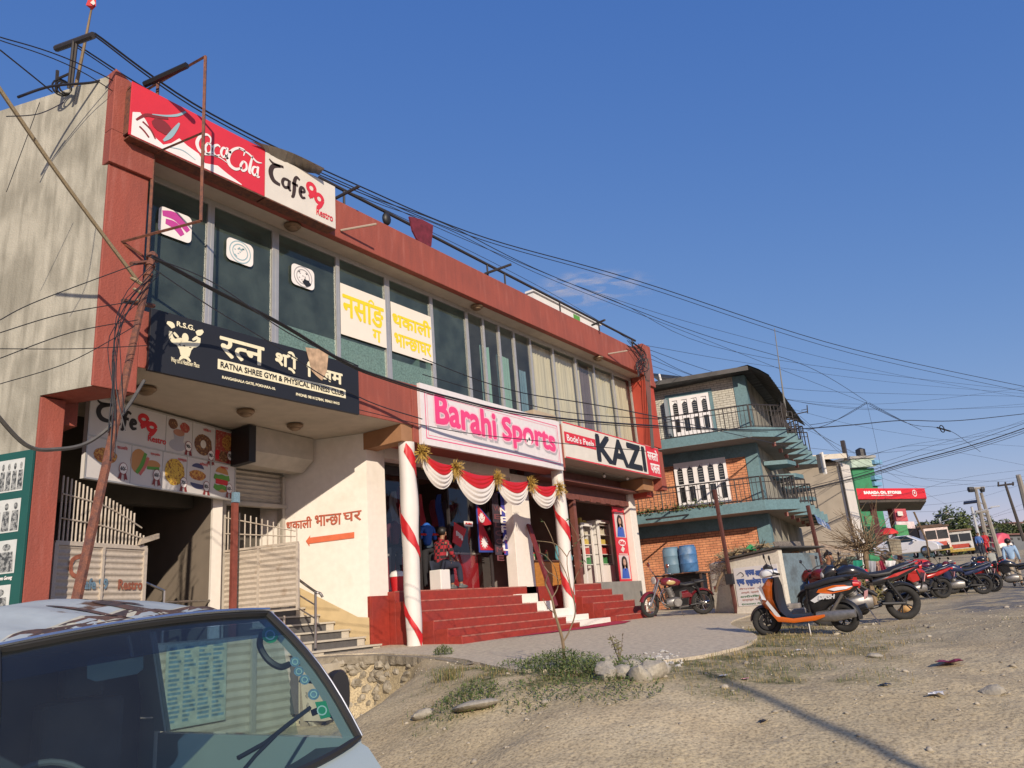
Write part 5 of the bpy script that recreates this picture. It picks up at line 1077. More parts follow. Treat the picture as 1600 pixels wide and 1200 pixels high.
# long wires above the parapet to the right, real spans
spans = [ # (x,y,depth) start, mid, end ; radius
 ([(148,52,11),(330,178,13),(560,290,17),(760,372,22),(1000,440,28),(1330,545,38),(1640,612,48)],.022),
 ([(148,56,11),(330,184,13),(560,296,17),(760,377,22),(1000,446,28),(1330,552,38),(1640,620,48)],.016),
 ([(120,70,12),(300,178,14),(560,300,19),(700,352,22),(860,430,27),(1090,520,36),(1260,572,44),(1354,627,50)],.018),
 ([(120,74,12),(300,184,14),(560,306,19),(700,358,22),(860,436,27),(1090,526,36),(1354,630,50)],.013),
 ([(0,58,10),(120,98,11),(300,188,13),(520,282,17),(740,380,22),(960,470,28),(1200,560,38),(1640,615,60)],.012),
 ([(0,63,10),(120,108,11),(280,200,12.6),(520,290,17),(770,410,22),(900,480,26),(1010,548,29)],.010),
 ([(0,78,10),(40,110,10.5),(82,144,11)],.014),
 ([(1010,545,26),(1150,590,34),(1300,612,44),(1640,620,60)],.012), ([(1012,552,26),(1130,600,34),(1354,640,46),(1640,634,60)],.012),
 ([(1014,560,26),(1120,598,34),(1280,632,44),(1460,640,54),(1640,628,60)],.011), ([(1014,570,26),(1180,618,36),(1400,630,48),(1640,600,60)],.010),
 ([(1010,540,26),(1200,572,38),(1420,600,52),(1640,618,64)],.010), ([(870,436,27),(1100,510,38),(1400,585,54),(1640,628,66)],.012),
 ([(1030,590,30),(1240,640,42),(1354,668,46),(1500,690,54),(1640,700,60)],.010), ([(1270,745,40),(1400,700,46),(1500,690,52),(1640,642,58)],.010),
 ([(1290,740,40),(1380,722,46),(1480,690,50),(1640,650,56)],.012), ([(1300,730,40),(1440,692,48),(1640,672,56)],.010),
 ([(1265,700,36),(1360,708,42),(1480,705,50),(1640,735,60)],.010), ([(1250,655,34),(1340,720,44),(1420,745,54),(1560,752,64),(1640,748,70)],.012),
 ([(1250,650,34),(1360,740,48),(1470,760,60),(1640,738,70)],.010), ([(1230,640,33),(1320,700,44),(1450,750,60),(1580,762,72)],.010),
 ([(1030,598,30),(1150,630,36),(1280,680,44),(1400,745,60),(1500,800,80)],.010), ([(1300,800,46),(1420,770,60),(1515,745,70),(1640,730,80)],.012),
 ([(1440,778,60),(1500,768,70),(1565,757,80),(1640,745,90)],.012), ([(1440,790,62),(1520,780,75),(1600,755,90),(1640,735,95)],.012),
 ([(1425,800,70),(1480,800,80),(1540,808,90),(1640,770,100)],.014), ([(1430,815,72),(1500,822,84),(1580,800,96),(1640,790,100)],.014),
 ([(1358,634,47),(1420,662,47),(1464,668,47),(1488,675,47),(1510,690,50),(1532,706,56)],.020), ([(1355,628,50),(1300,660,45),(1262,672,40)],.022), ([(1355,630,50),(1310,655,45),(1265,664,40)],.020), ([(1356,630,50),(1390,648,48),(1410,657,46)],.022), ([(1358,629,50),(1400,652,48),(1440,672,47)],.018),
 ([(1354,628,50),(1366,680,52),(1374,720,54),(1385,790,60)],.012),
 ([(0,520,8.2),(100,490,8.6),(215,470,9.1)],.008), ([(0,560,8.2),(110,520,8.6),(215,500,9.1)],.008), ([(0,545,8.2),(120,545,8.8),(230,540,9.3)],.007), ([(0,600,8.2),(110,565,8.6),(210,510,9.1)],.007), ([(0,500,8.2),(60,470,8.5),(215,412,9.1)],.008), ([(10,182,8.4),(60,178,8.8),(100,160,9.5)],.008), ([(62,160,9.7),(40,220,9.7),(10,300,9.7)],.006),
 ([(240,420,9.2),(330,480,9.3),(430,540,9.4),(560,620,9.7),(660,655,9.8)],.010), ([(230,400,9.2),(330,440,9.3),(450,520,9.4),(560,572,9.6)],.010), ([(560,640,9.7),(700,672,9.7),(850,690,9.7),(1010,705,9.7)],.007), ([(660,560,9.9),(800,610,9.9),(1010,648,9.9),(1240,700,20)],.009), ([(660,585,9.8),(860,640,9.8),(1030,655,9.9)],.008),
]
for pts, r in spans:
    dirs = 'towards the tangle of lines on the right' if pts[-1][0] > 1500 else 'near the building front'
    T = cable([UD(*p_) for p_ in pts], r*.75, 'black overhead cable crossing the view '+dirs)
main = [(238,400,10),(330,450,11),(440,506,12),(540,566,13.3),(600,590,14),(700,620,15),(830,648,17),(1000,664,20),(1200,672,26),(1320,665,32),(1410,657,38),(1500,657,44),(1640,642,50)]
cable([UD(*p_) for p_ in main], .022, 'heavy black service cable sweeping from the leaning pole across the shop signs', 'cable', 'service_cable', None, None)
cable([UD(x,y+3,t_) for x,y,t_ in main[:9]], .012, 'thin second cable running just under the heavy service cable', 'cable', 'service_cable', None, None)
m2 = [(1010,812,24),(1100,800,28),(1200,778,33),(1330,748,38),(1420,722,40),(1490,704,42),(1560,683,44),(1640,655,46)]
cable([UD(*p_) for p_ in m2], .03, 'heavy bundled cable rising to the upper right edge', 'cable', 'bundled_cable', None, None)
for k in range(3): cable([UD(x,y+(3+3*k)*(x-1000)/500*(1 if k < 2 else -.7),t_) for x,y,t_ in m2[2:]], .014, 'loose strand beside the heavy bundled cable on the right')
T = build('cable_knot', MB().torus(UD(1472,670,47), .22, .03, (.5,-.8,.2), 16, 6).tube([UD(1464,668,47),UD(1485,674,47)], .05, 5), BLACK); tag(T, 'coiled knot of black cable hanging in the wires at the right', 'cable')
# red posts by the hut
for (a, b, t_, lab) in (((1116,765),(1152,962),19.5,'thin dark red iron post beside the white painted hut'),((1262,790),(1287,900),21,'thin dark red iron post in front of the laundry')):
    T = thing('iron_post', lab, 'post', UD(*b,t_), group='dark red iron posts'); mb = MB(); mb.tube([UD(*b,t_)-Vector((0,0,.1)),UD(*a,t_)], .055, 6); build('post', mb, mat('maroon_post', (.09,.03,.025), .7, .2, 9), T)
    if a[0] < 1200: mb = MB(); c = UD(1138,905,19.4); mb.box((c.x-.05,c.y-.12,c.z-.13),(c.x+.08,c.y+.06,c.z+.13)); build('meter_box', mb, BLACK, T)
pole('thin_pole', 'thin wooden pole standing on the grassy bank by the white car', 'pole', [UD(1455,892,42),UD(1448,845,42),UD(1428,800,42)], .05, BARK, 5)
# street lamps and utility poles far right
GALV = mat('galvanised', (.62,.64,.66), .4, .05, 3, metal=.3)
for (b, tp, t_, s, lab) in (((1533,855),(1518,792),58,1,'tall silver solar street lamp near the trucks'),((1474,832),(1467,810),95,.9,'small solar street lamp behind the first truck'),((1441,834),(1438,822),110,.8,'smallest solar street lamp just right of the thin pole')):
    T = thing('street_lamp', lab, 'street lamp', UD(*b,t_), group='solar street lamps'); B0_, T0_ = UD(*b,t_), UD(*tp,t_); mb = MB(); mb.tube([B0_,T0_], [.13*s,.08*s], 8); build('pole', mb, GALV, T)
    mb = MB(); c = T0_+Vector((0,0,.35*s)); mb.obox(c, (.45*s,.35*s,.04), ((0,1,0),(1,0,.3),(-.3,0,1))); build('solar_panel', mb, NAVY, T); mb = MB(); mb.tube([T0_-Vector((0,0,.5)),T0_-Vector((.2,1.3*s,.25))], .04, 5); mb.obox(T0_-Vector((.2,1.5*s,.2)), (.12,.3,.05)); build('lamp_head', mb, GALV, T)
CPOLE = mat('concrete_pole', (.28,.26,.23), .85, .15, 2)
T = thing('utility_pole', 'pair of grey latticed utility poles joined by a platform beyond the street lamp', 'utility pole', UD(1555,865,62)); 
for (b, tp) in (((1546,868),(1524,762)),((1562,868),(1533,770))): mb = MB(); mb.tube([UD(*b,62),UD(*tp,62)], [.19,.11], 6); build('pole', mb, CPOLE, T)
mb = MB(); mb.tube([UD(1513,764,62),UD(1538,762,62)], .1, 5); mb.tube([UD(1524,800,62),UD(1544,799,62)], .12, 5)
for k in range(7): f = .2+.1*k; mb.tube([UD(1546-22*f,868-106*f,62),UD(1562-29*f,868-98*f,62)], .04, 4)
build('cross_arm', mb, CPOLE, T); 
for x in (1515,1518,1534): build('insulator', MB().lathe([(.15,-.3),(.2,-.1),(.15,.1)], UD(x,763,62), n=8), NAVY, T)
T = thing('utility_pole', 'thin dark utility pole with a wide cross arm at the far right', 'utility pole', UD(1598,845,75)); mb = MB(); mb.tube([UD(1600,845,75),UD(1571,757,75)], [.16,.11], 6); build('pole', mb, mat('dark_pole', (.07,.06,.055), .8), T); mb = MB(); mb.tube([UD(1559,759,75),UD(1584,756,75)], .09, 5); 
for x in (1560,1571,1583): mb.tube([UD(x,759,75),UD(x,753,75)], .08, 5)
build('cross_arm', mb, IRON, T)
T = thing('utility_pole', 'grey concrete utility pole leaning at the right edge of the view', 'utility pole', UD(1612,800,40)); mb = MB(); mb.tube([UD(1620,850,40),UD(1591,742,40)], [.2,.12], 7); build('pole', mb, CPOLE, T)
T = thing('utility_pole', 'distant pole with two cross arms above the second truck', 'utility pole', UD(1482,832,120)); mb = MB(); mb.tube([UD(1484,845,120),UD(1478,801,120)], [.2,.14], 6); build('pole', mb, CPOLE, T); mb = MB(); mb.tube([UD(1474,801,120),UD(1483,800,120)], .14, 4); mb.tube([UD(1476,812,120),UD(1486,811,120)], .14, 4); build('cross_arm', mb, CPOLE, T)
# ================================================================== parked van
VB = mat('van_paint', (.32,.385,.40), .35, .05, 2, coat=.3); VR = mat('van_roof_paint', (.40,.46,.48), .45, .06, 3, col2=(.10,.05,.03), mix=(.60,.63), stretch=(1,.45,1)); GASK = mat('rubber', (.02,.02,.02), .55, .1)
V = thing('parked_van', 'pale blue van with peeling rusty roof and stickers on the windscreen, nearest the viewer', 'van', (2.1,4.5,-1.5))
def tilt(x): return (x-2.1)*.062
def vz(x, z): return z+tilt(x)
def arch(s): return 1-abs(s)**2.4
HEAD = []; BASE = []; NW = 20
for i in range(NW+1):
    s = -1+2*i/NW
    HEAD.append(Vector((2.09+.64*s, 3.50-.07*(1-s*s), vz(2.09+.64*s, .055+.03*(1-s*s)))))
    BASE.append(Vector((2.09+.83*s, 3.04-.13*(1-s*s), vz(2.09+.83*s, -.615+.035*abs(s)**3))))
mb = MB(); rows = 14; cols = NW; vs = []
for j in range(rows+1):
    t_ = j/rows
    for i in range(cols+1):
        s = -1+2*i/cols; hw = .655+.10*min(1,t_*4)+.05*t_; x = 2.09+hw*s
        rise = .17*math.sin(min(1, t_*2.3)*PI/2); y = (3.50-.07*(1-s*s))+3.2*t_
        vs.append(Vector((x, y, vz(x, .062+.03*(1-s*s)+rise*arch(s)+.012*math.sin(s*16)*(1 if .05 < t_ else 0)*(abs(s) < .8)))))
mb.add(vs, [(j*(cols+1)+i, j*(cols+1)+i+1, (j+1)*(cols+1)+i+1, (j+1)*(cols+1)+i) for j in range(rows) for i in range(cols)]); ROOF = vs
build('roof', mb, VR, V, smooth=2)
mb = MB(); mb.add([v-Vector((0,0,.035)) for v in vs], [(j*(cols+1)+i, (j+1)*(cols+1)+i, (j+1)*(cols+1)+i+1, j*(cols+1)+i+1) for j in range(rows) for i in range(cols)]); build('headliner', mb, mat('headliner', (.06,.065,.075), .9, .1), V, smooth=2)
# rust patches along the front edge of the roof
def roofat(s, t_):
    i = (s+1)/2*cols; j = t_*rows; i0 = min(int(i), cols-1); j0 = min(int(j), rows-1); a = ROOF[j0*(cols+1)+i0]; b = ROOF[j0*(cols+1)+i0+1]; c = ROOF[(j0+1)*(cols+1)+i0]
    return a+(b-a)*(i-i0)+(c-a)*(j-j0)
RP = mat('bare_rust', (.11,.06,.045), .85, .3, 12, .4, 40, col2=(.055,.04,.04), mix=(.4,.6)); PEEL = mat('peeling_primer', (.48,.46,.36), .8, .15, 30)
rv = random.Random(6); pr_ = MB(); rp = MB()
def patch(s0, t0, rs_, rt, mb, off, jag=.25, n=26):
    c = len(mb.v); pts = []
    for k in range(n):
        a = 2*PI*k/n; f = 1+jag*noise.noise(Vector((math.cos(a)*1.8+s0*9, math.sin(a)*1.8, s0*5)))*2; pts.append((s0+rs_*math.cos(a)*f, max(.002, t0+rt*math.sin(a)*f)))
    rings = [[(s0+(p_[0]-s0)*q, max(.002,t0+(p_[1]-t0)*q)) for p_ in pts] for q in (1,.66,.33,.02)]
    vs_ = [roofat(max(-.99,min(.99,s)), t_)+Vector((0,0,off)) for r_ in rings for (s,t_) in r_]
    mb.add(vs_, [(r_*n+k, r_*n+(k+1)%n, (r_+1)*n+(k+1)%n, (r_+1)*n+k) for r_ in range(3) for k in range(n)])
for (s0,t0,a,b) in ((-.55,.050,.22,.030),(-.05,.052,.42,.040),(.38,.055,.34,.036),(.80,.035,.17,.028)): patch(s0,t0,a*1.06,b*1.25,pr_,.003); patch(s0,t0,a,b,rp,.0045)
for k in range(15): patch(rv.uniform(-.95,.8), rv.uniform(.09,.55), rv.uniform(.018,.04), rv.uniform(.04,.12), rp, .005, .3)
for k in range(16): patch(-.97+.03*k, .010, .012, .004, rp, .005, .3)
build('primer_patch', pr_, PEEL, V, smooth=2); build('rust_patch', rp, RP, V, smooth=2)
# windscreen
def wsp(i, f, off=0):
    p_ = BASE[i]*(1-f)+HEAD[i]*f; p_ = p_+Vector((0,-1,.68)).normalized()*(.05*math.sin(f*PI)+off); return p_
WSG = glassmat('windscreen_glass', (.62,.76,.76), .02, .01, .9, .02)
mb = MB(); NF = 8; mb.add([wsp(i,f/NF) for f in range(NF+1) for i in range(NW+1)], [(f*(NW+1)+i, f*(NW+1)+i+1, (f+1)*(NW+1)+i+1, (f+1)*(NW+1)+i) for f in range(NF) for i in range(NW)]); ws = build('windscreen', mb, WSG, V, smooth=2)
mb = MB(); loop = [wsp(i,0,.005) for i in range(NW+1)]+[wsp(NW,f/NF,.005) for f in range(1,NF)]+[wsp(i,1,.005) for i in range(NW,-1,-1)]+[wsp(0,f/NF,.005) for f in range(NF-1,0,-1)]
mb.tube(loop, .018, 6, closed=True); build('gasket', mb, GASK, V, smooth=True)
mb = MB(); lo2 = [p_+Vector((.0,-.006,.016)) for p_ in [wsp(i,1,.012) for i in range(NW+1)]]; mb.tube(lo2, .010, 6); mb.tube([wsp(NW,f/NF,.014)+Vector((.012,0,0)) for f in range(NF+1)], .009, 6); build('trim', mb, mat('chrome_trim', (.55,.58,.62), .2, .05, metal=.9), V, smooth=True)
sb_ = MB()
for f in range(2): pass
mb = MB(); mb.add([wsp(i,1-q,-.004) for q in (0,.20) for i in range(NW+1)], [(i,i+1,NW+1+i+1,NW+1+i) for i in range(NW)]); build('sun_band', mb, glassmat('sun_band_glass', (.22,.32,.55), .02, .02, .6), ws, smooth=2)
# pillars, scuttle, front panel and sides
def vp(x, y, z): return Vector((x, y, vz(x, z)))
mb = MB()
for s, xi, xo in ((1,NW,.05),(-1,0,-.05)):
    vs = []
    for f in range(NF+1): 
        p_ = wsp(xi,f/NF); q = p_+Vector((s*.055,.03,-.005)); r_ = p_+Vector((s*.06,.12,-.01)); vs += [p_+Vector((s*.008,0,0)), q, r_, p_+Vector((0,.10,-.01))]
    mb.add(vs, [(f*4+k,(f+1)*4+k,(f+1)*4+(k+1)%4,f*4+(k+1)%4) for f in range(NF) for k in range(4)])
build('windscreen_pillar', mb, VB, V, smooth=True)
mb = MB(); prof = [(0,.0,0),(.03,-.05,-.03),(.08,-.14,-.16),(.11,-.19,-.45),(.12,-.20,-.75)]; vs = []
for (xo, yo, zo) in prof:
    for i in range(NW+1): s = -1+2*i/NW; p_ = BASE[i]; vs.append(Vector((p_.x+s*xo*.6, p_.y+yo, p_.z+zo-.015)))
mb.add(vs, [(j*(NW+1)+i,j*(NW+1)+i+1,(j+1)*(NW+1)+i+1,(j+1)*(NW+1)+i) for j in range(len(prof)-1) for i in range(NW)]); build('front_panel', mb, VB, V, smooth=2)
for s, nm_ in ((1,'door'),(-1,'door')):
    X = 2.09+s*.86; Xt = 2.09+s*.715; mb = MB()
    def q4(y0, z0, y1, z1, m_=mb): 
        def xx(z): return X+(Xt-X)*max(0,(z+.5)/.6)
        vs = [vp(xx(z),y,z) for (y,z) in ((y0,z0),(y1,z0),(y1,z1),(y0,z1))]+[vp(xx(z)-s*.04,y,z) for (y,z) in ((y0,z0),(y1,z0),(y1,z1),(y0,z1))]
        m_.add(vs, [(0,1,2,3),(4,7,6,5),(0,4,5,1),(1,5,6,2),(2,6,7,3),(3,7,4,0)])
    q4(3.05,-1.25,4.75,-.58); q4(4.68,-.57,4.78,.05); q4(3.55,.02,4.67,.065); build('door', mb, VB, V)
    mb = MB(); q4(4.79,-1.25,6.7,-.50,mb); q4(4.79,-.49,6.7,.06,mb); build('side_panel', mb, VB, V)
    mb = MB(); q4(3.52,-.575,4.66,.015,mb); build('side_window', mb, glassmat('van_side_glass%d'%s, (.8,.88,.86), .03, .01), V)
mb = MB(); mb.add([vp(1.3,6.7,-1.25),vp(2.9,6.7,-1.25),vp(2.85,6.7,.1),vp(1.35,6.7,.1)],[(0,1,2,3)]); build('rear_panel', mb, VB, V)
mb = MB(); mb.box((1.25,3.0,-1.3),(2.93,6.68,-1.22)); build('floor', mb, BLACK, V)
for (x, y) in ((1.38,3.7),(2.80,3.7),(1.38,6.0),(2.80,6.0)):
    mb = MB(); mb.torus((x,y,-1.25), .22, .085, (1,0,0), 24, 8); mb.cyl((x-.06,y,-1.25),(x+.06,y,-1.25), .15); build('wheel', mb, GASK, V, smooth=True)
DSH = mat('van_interior', (.07,.08,.085), .8, .15, 5)
mb = MB(); vs = []
for (yo, zo) in ((.02,-.03),(.28,-.05),(.34,-.12),(.34,-.5)):
    for i in range(NW+1): p_ = BASE[i]; vs.append(Vector((2.09+(p_.x-2.09)*.97, p_.y+yo+.0, p_.z+zo)))
mb.add(vs, [(j*(NW+1)+i,j*(NW+1)+i+1,(j+1)*(NW+1)+i+1,(j+1)*(NW+1)+i) for j in range(3) for i in range(NW)]); build('dashboard', mb, DSH, V, smooth=2)
mb = MB(); mb.torus(vp(1.72,3.52,-.56), .19, .014, (0,-.75,.65), 28, 8); mb.tube([vp(1.72,3.52,-.56),vp(1.72,3.42,-.72)], .03, 6); mb.tube([vp(1.55,3.52,-.53),vp(1.89,3.52,-.53)], .015, 5); build('steering_wheel', mb, mat('steering_grey', (.10,.11,.12), .5), V, smooth=True)
for x in (1.70,2.45): mb = MB(); mb.box((x-.24,4.25,-1.0),(x+.24,4.8,-.75)); mb.add([], []); mb.box((x-.23,4.72,-.80),(x+.23,4.86,-.28)); mb.box((x-.12,4.74,-.27),(x+.12,4.84,-.10)); build('seat', mb, mat('van_seat', (.045,.05,.065), .85, .2, 8), V, bevel=.03)
mb = MB(); mb.box((1.3,4.9,-.9),(2.88,4.95,-.02)); build('partition', mb, mat('van_partition', (.035,.045,.07), .8, .2, 3), V)
# things on the glass, placed on the windscreen's own surface
wn = (BASE[NW]-BASE[0]).cross(HEAD[NW//2]-BASE[NW//2]).normalized(); wn = -wn if wn.y > 0 else wn; w0 = BASE[0]
def WS(x, y, off=0): r_ = ray(x, y); t_ = (w0+wn*off).dot(wn)/r_.dot(wn); return r_*t_
def wsh(mb, pts, off, mi=0): return mb.add([WS(x,y,off) for x,y in pts], [tuple(range(len(pts)))])
def wdisc(mb, x, y, r_, off, n=16, sx=1): return wsh(mb, [(x+r_*sx*math.cos(2*PI*k/n), y+r_*math.sin(2*PI*k/n)) for k in range(n)], off)
mb = MB(); c = [(136,1034),(150,1027),(210,1020),(224,1023),(224,1045),(214,1053),(150,1065),(136,1060)]; mb.add([WS(x,y,-.16) for x,y in c]+[WS(x,y,-.19) for x,y in c], [tuple(range(8)),tuple(range(8,16))[::-1]]+[(i,8+i,8+(i+1)%8,(i+1)%8) for i in range(8)]); build('rear_view_mirror', mb, mat('mirror_glass', (.22,.30,.32), .15, .05, metal=.6), V)
mb = MB(); mb.tube([WS(200,992,-.05),WS(207,1025,-.15)], .008, 5); build('mirror_stem', mb, STEEL, V)
mb = MB(); mb.tube([WS(x,y,-.05) for x,y in smooth2] if False else smooth_pts([WS(x,y,-.05) for x,y in ((409,990),(406,1008),(418,1030),(437,1042),(452,1038))],5), .016, 6); build('grab_handle', mb, GASK, V, smooth=True)
STK = [(422,992,13,'green'),(461,1034,8,'clear'),(467,1049,8,'clear'),(476,1062,8,'clear'),(490,1085,9,'clear'),(503,1110,13,'green')]
for k, (x, y, r_, kk) in enumerate(STK):
    mb = MB(); 
    if k == 5: wsh(mb, [(x-11,y-13),(x+6,y-15),(x+14,y+10),(x-2,y+14)], .012)
    else: wdisc(mb, x, y, r_, .012)
    build('sticker', mb, paint('sticker_green', (.02,.28,.12)) if kk == 'green' else mat('sticker_blue', (.16,.26,.34), .5, .3, 60), ws)
    mb = MB(); n = 14; R1, R2 = r_*.62, r_*.45
    mb.add([WS(x+R*math.cos(2*PI*j/n), y+R*math.sin(2*PI*j/n), .015) for R in (R1,R2) for j in range(n)], [(j,(j+1)%n,n+(j+1)%n,n+j) for j in range(n)]); build('sticker_ring', mb, paint('sticker_pale', (.45,.62,.55)), ws)
mb = MB(); mb.tube([WS(x,y,.03) for x,y in ((372,1184),(415,1160),(450,1132),(484,1106))], .011, 5); mb.tube([WS(381,1203,.05),WS(400,1180,.045),WS(432,1148,.04)], .009, 5); build('wiper', mb, BLACK, V)
mc = UY(528,1085,3.32); mb = MB(); mb.loft([(-.03,0,.055,.115,2.6),(0,0,.062,.125,3.2),(.05,0,.055,.115,3),(.075,0,.035,.09,2.6)], 18); mb.xf(Matrix.Translation(mc) @ Matrix.Rotation(math.radians(75),4,'Z')); build('door_mirror', mb, mat('mirror_housing', (.018,.018,.02), .45, .05), V, smooth=True)
mb = MB(); mb.tube([mc+Vector((-.03,.03,-.05)), Vector((2.94,3.40,-.42))], .018, 6); mb.tube([mc+Vector((-.03,.03,.06)), Vector((2.90,3.45,-.25))], .014, 6); build('mirror_arm', mb, GASK, V)
mb = MB(); mb.torus((2.72,2.83,-1.02), .12, .012, (.2,-1,0), 20, 6); mb.lathe([(.12,0),(.09,.03),(.001,.05)], (2.72,2.83,-1.02), (.2,-1,.0), 20); build('headlight', mb, mat('lamp_glass', (.5,.5,.48), .15), V, smooth=True)
mb = MB(); mb.box((1.2,2.66,-1.35),(3.0,2.86,-1.2)); build('bumper', mb, GASK, V, bevel=.03)
# lower storey seen through the van: a closed shutter with a blue poster
T = thing('roller_shutter', 'closed beige roller shutter with a faded blue poster at road level below the gated entrance', 'shutter', (6.9,11.0,-1.5)); mb = MB(); vs = []
for k in range(60): vs += [(5.05,10.93+.012*math.sin(k*PI/2.5),-.02-.026*k),(9.05,10.93+.012*math.sin(k*PI/2.5),-.02-.026*k)]
mb.add(vs, [(2*k,2*k+1,2*k+3,2*k+2) for k in range(59)]); build('slats', mb, SHB, T); build('poster', MB().box((6.75,10.885,-1.2),(7.75,10.90,-.05)), mat('faded_pale_print', (.36,.40,.36), .7, .2, 9), T); mb = MB(); rv3 = random.Random(3); P = FAC(10.883)
for k in range(17):
    for c_ in range(4): rect(mb, P, 6.79+.24*c_, -.13-.062*k, 6.79+.24*c_+rv3.uniform(.09,.21), -.10-.062*k+.005, 0)
build('print_rows', mb, mat('faded_blue_print', (.13,.23,.31), .8, .5, 9), T)
mb = MB()
for x in (5.3,6.35,8.2): mb.box((x,10.86,-1.5),(x+.08,10.91,-.02))
build('frame', mb, ALU, T)
# ================================================================== motorcycles (x forward, z up, wheels on z = 0)
TYRE = mat('tyre', (.022,.021,.02), .85, .25, 20); CHR = mat('chrome', (.55,.55,.56), .18, .05, metal=1.0); ENG = mat('engine_alloy', (.28,.27,.26), .45, .2, 20, metal=.7); SEATM = mat('seat_vinyl', (.02,.02,.022), .55, .2, 20); PLASTIC = mat('black_plastic', (.02,.02,.022), .4, .1, 8)
def wheel(T, x, R, rt, alloy, dx=0, steer=0, disc_=False):
    M_ = Matrix.Translation((x, dx, R+rt)) @ Matrix.Rotation(steer,4,'Z')
    w_ = build('wheel', MB().torus((0,0,0), R, rt, (0,1,0), 32, 10, sq=.9).xf(M_), TYRE, T, smooth=True, local=True)
    mb = MB().torus((0,0,0), R-rt*.8, .016, (0,1,0), 32, 6, sq=1.6); 
    mb.cyl((0,-.055,0),(0,.055,0), .05, n=14)
    if alloy:
        for k in range(5):
            a = 2*PI*k/5; c, s = math.cos(a), math.sin(a)
            for o in (-.16,.16): c2, s2 = math.cos(a+o), math.sin(a+o); mb.tube([(c*.04,0,s*.04),(c2*(R-rt*.8),0,s2*(R-rt*.8))], .012, 5)
    else:
        for k in range(18):
            a = 2*PI*k/18; mb.tube([(math.cos(a+.35)*.045,.03*(-1)**k,math.sin(a+.35)*.045),(math.cos(a)*(R-rt*.8),0,math.sin(a)*(R-rt*.8))], .0035, 3)
    if disc_: mb.torus((0,.06,0), .10, .03, (0,1,0), 24, 4, sq=.08)
    build('rim', mb.xf(M_), PLASTIC if alloy else CHR, w_, smooth=True, local=True)
def fender(T, x, R, z, w_, a0, a1, m, steer=0, th=.012, name='fender'):
    mb = MB(); n = 14; vs = []
    for i in range(n+1):
        a = a0+(a1-a0)*i/n
        for (yy, dr) in ((-w_,-.035),(-w_*.6,-.006),(0,.006),(w_*.6,-.006),(w_,-.035)): vs.append((math.cos(a)*(R+dr), yy, math.sin(a)*(R+dr)))
    mb.add(vs, [(i*5+k,(i+1)*5+k,(i+1)*5+k+1,i*5+k+1) for i in range(n) for k in range(4)]); mb.add([(v[0]*.985,v[1],v[2]*.985) for v in vs], [(i*5+k,i*5+k+1,(i+1)*5+k+1,(i+1)*5+k) for i in range(n) for k in range(4)])
    return build(name, mb.xf(Matrix.Translation((x,0,z)) @ Matrix.Rotation(steer,4,'Z')), m, T, smooth=True, local=True)
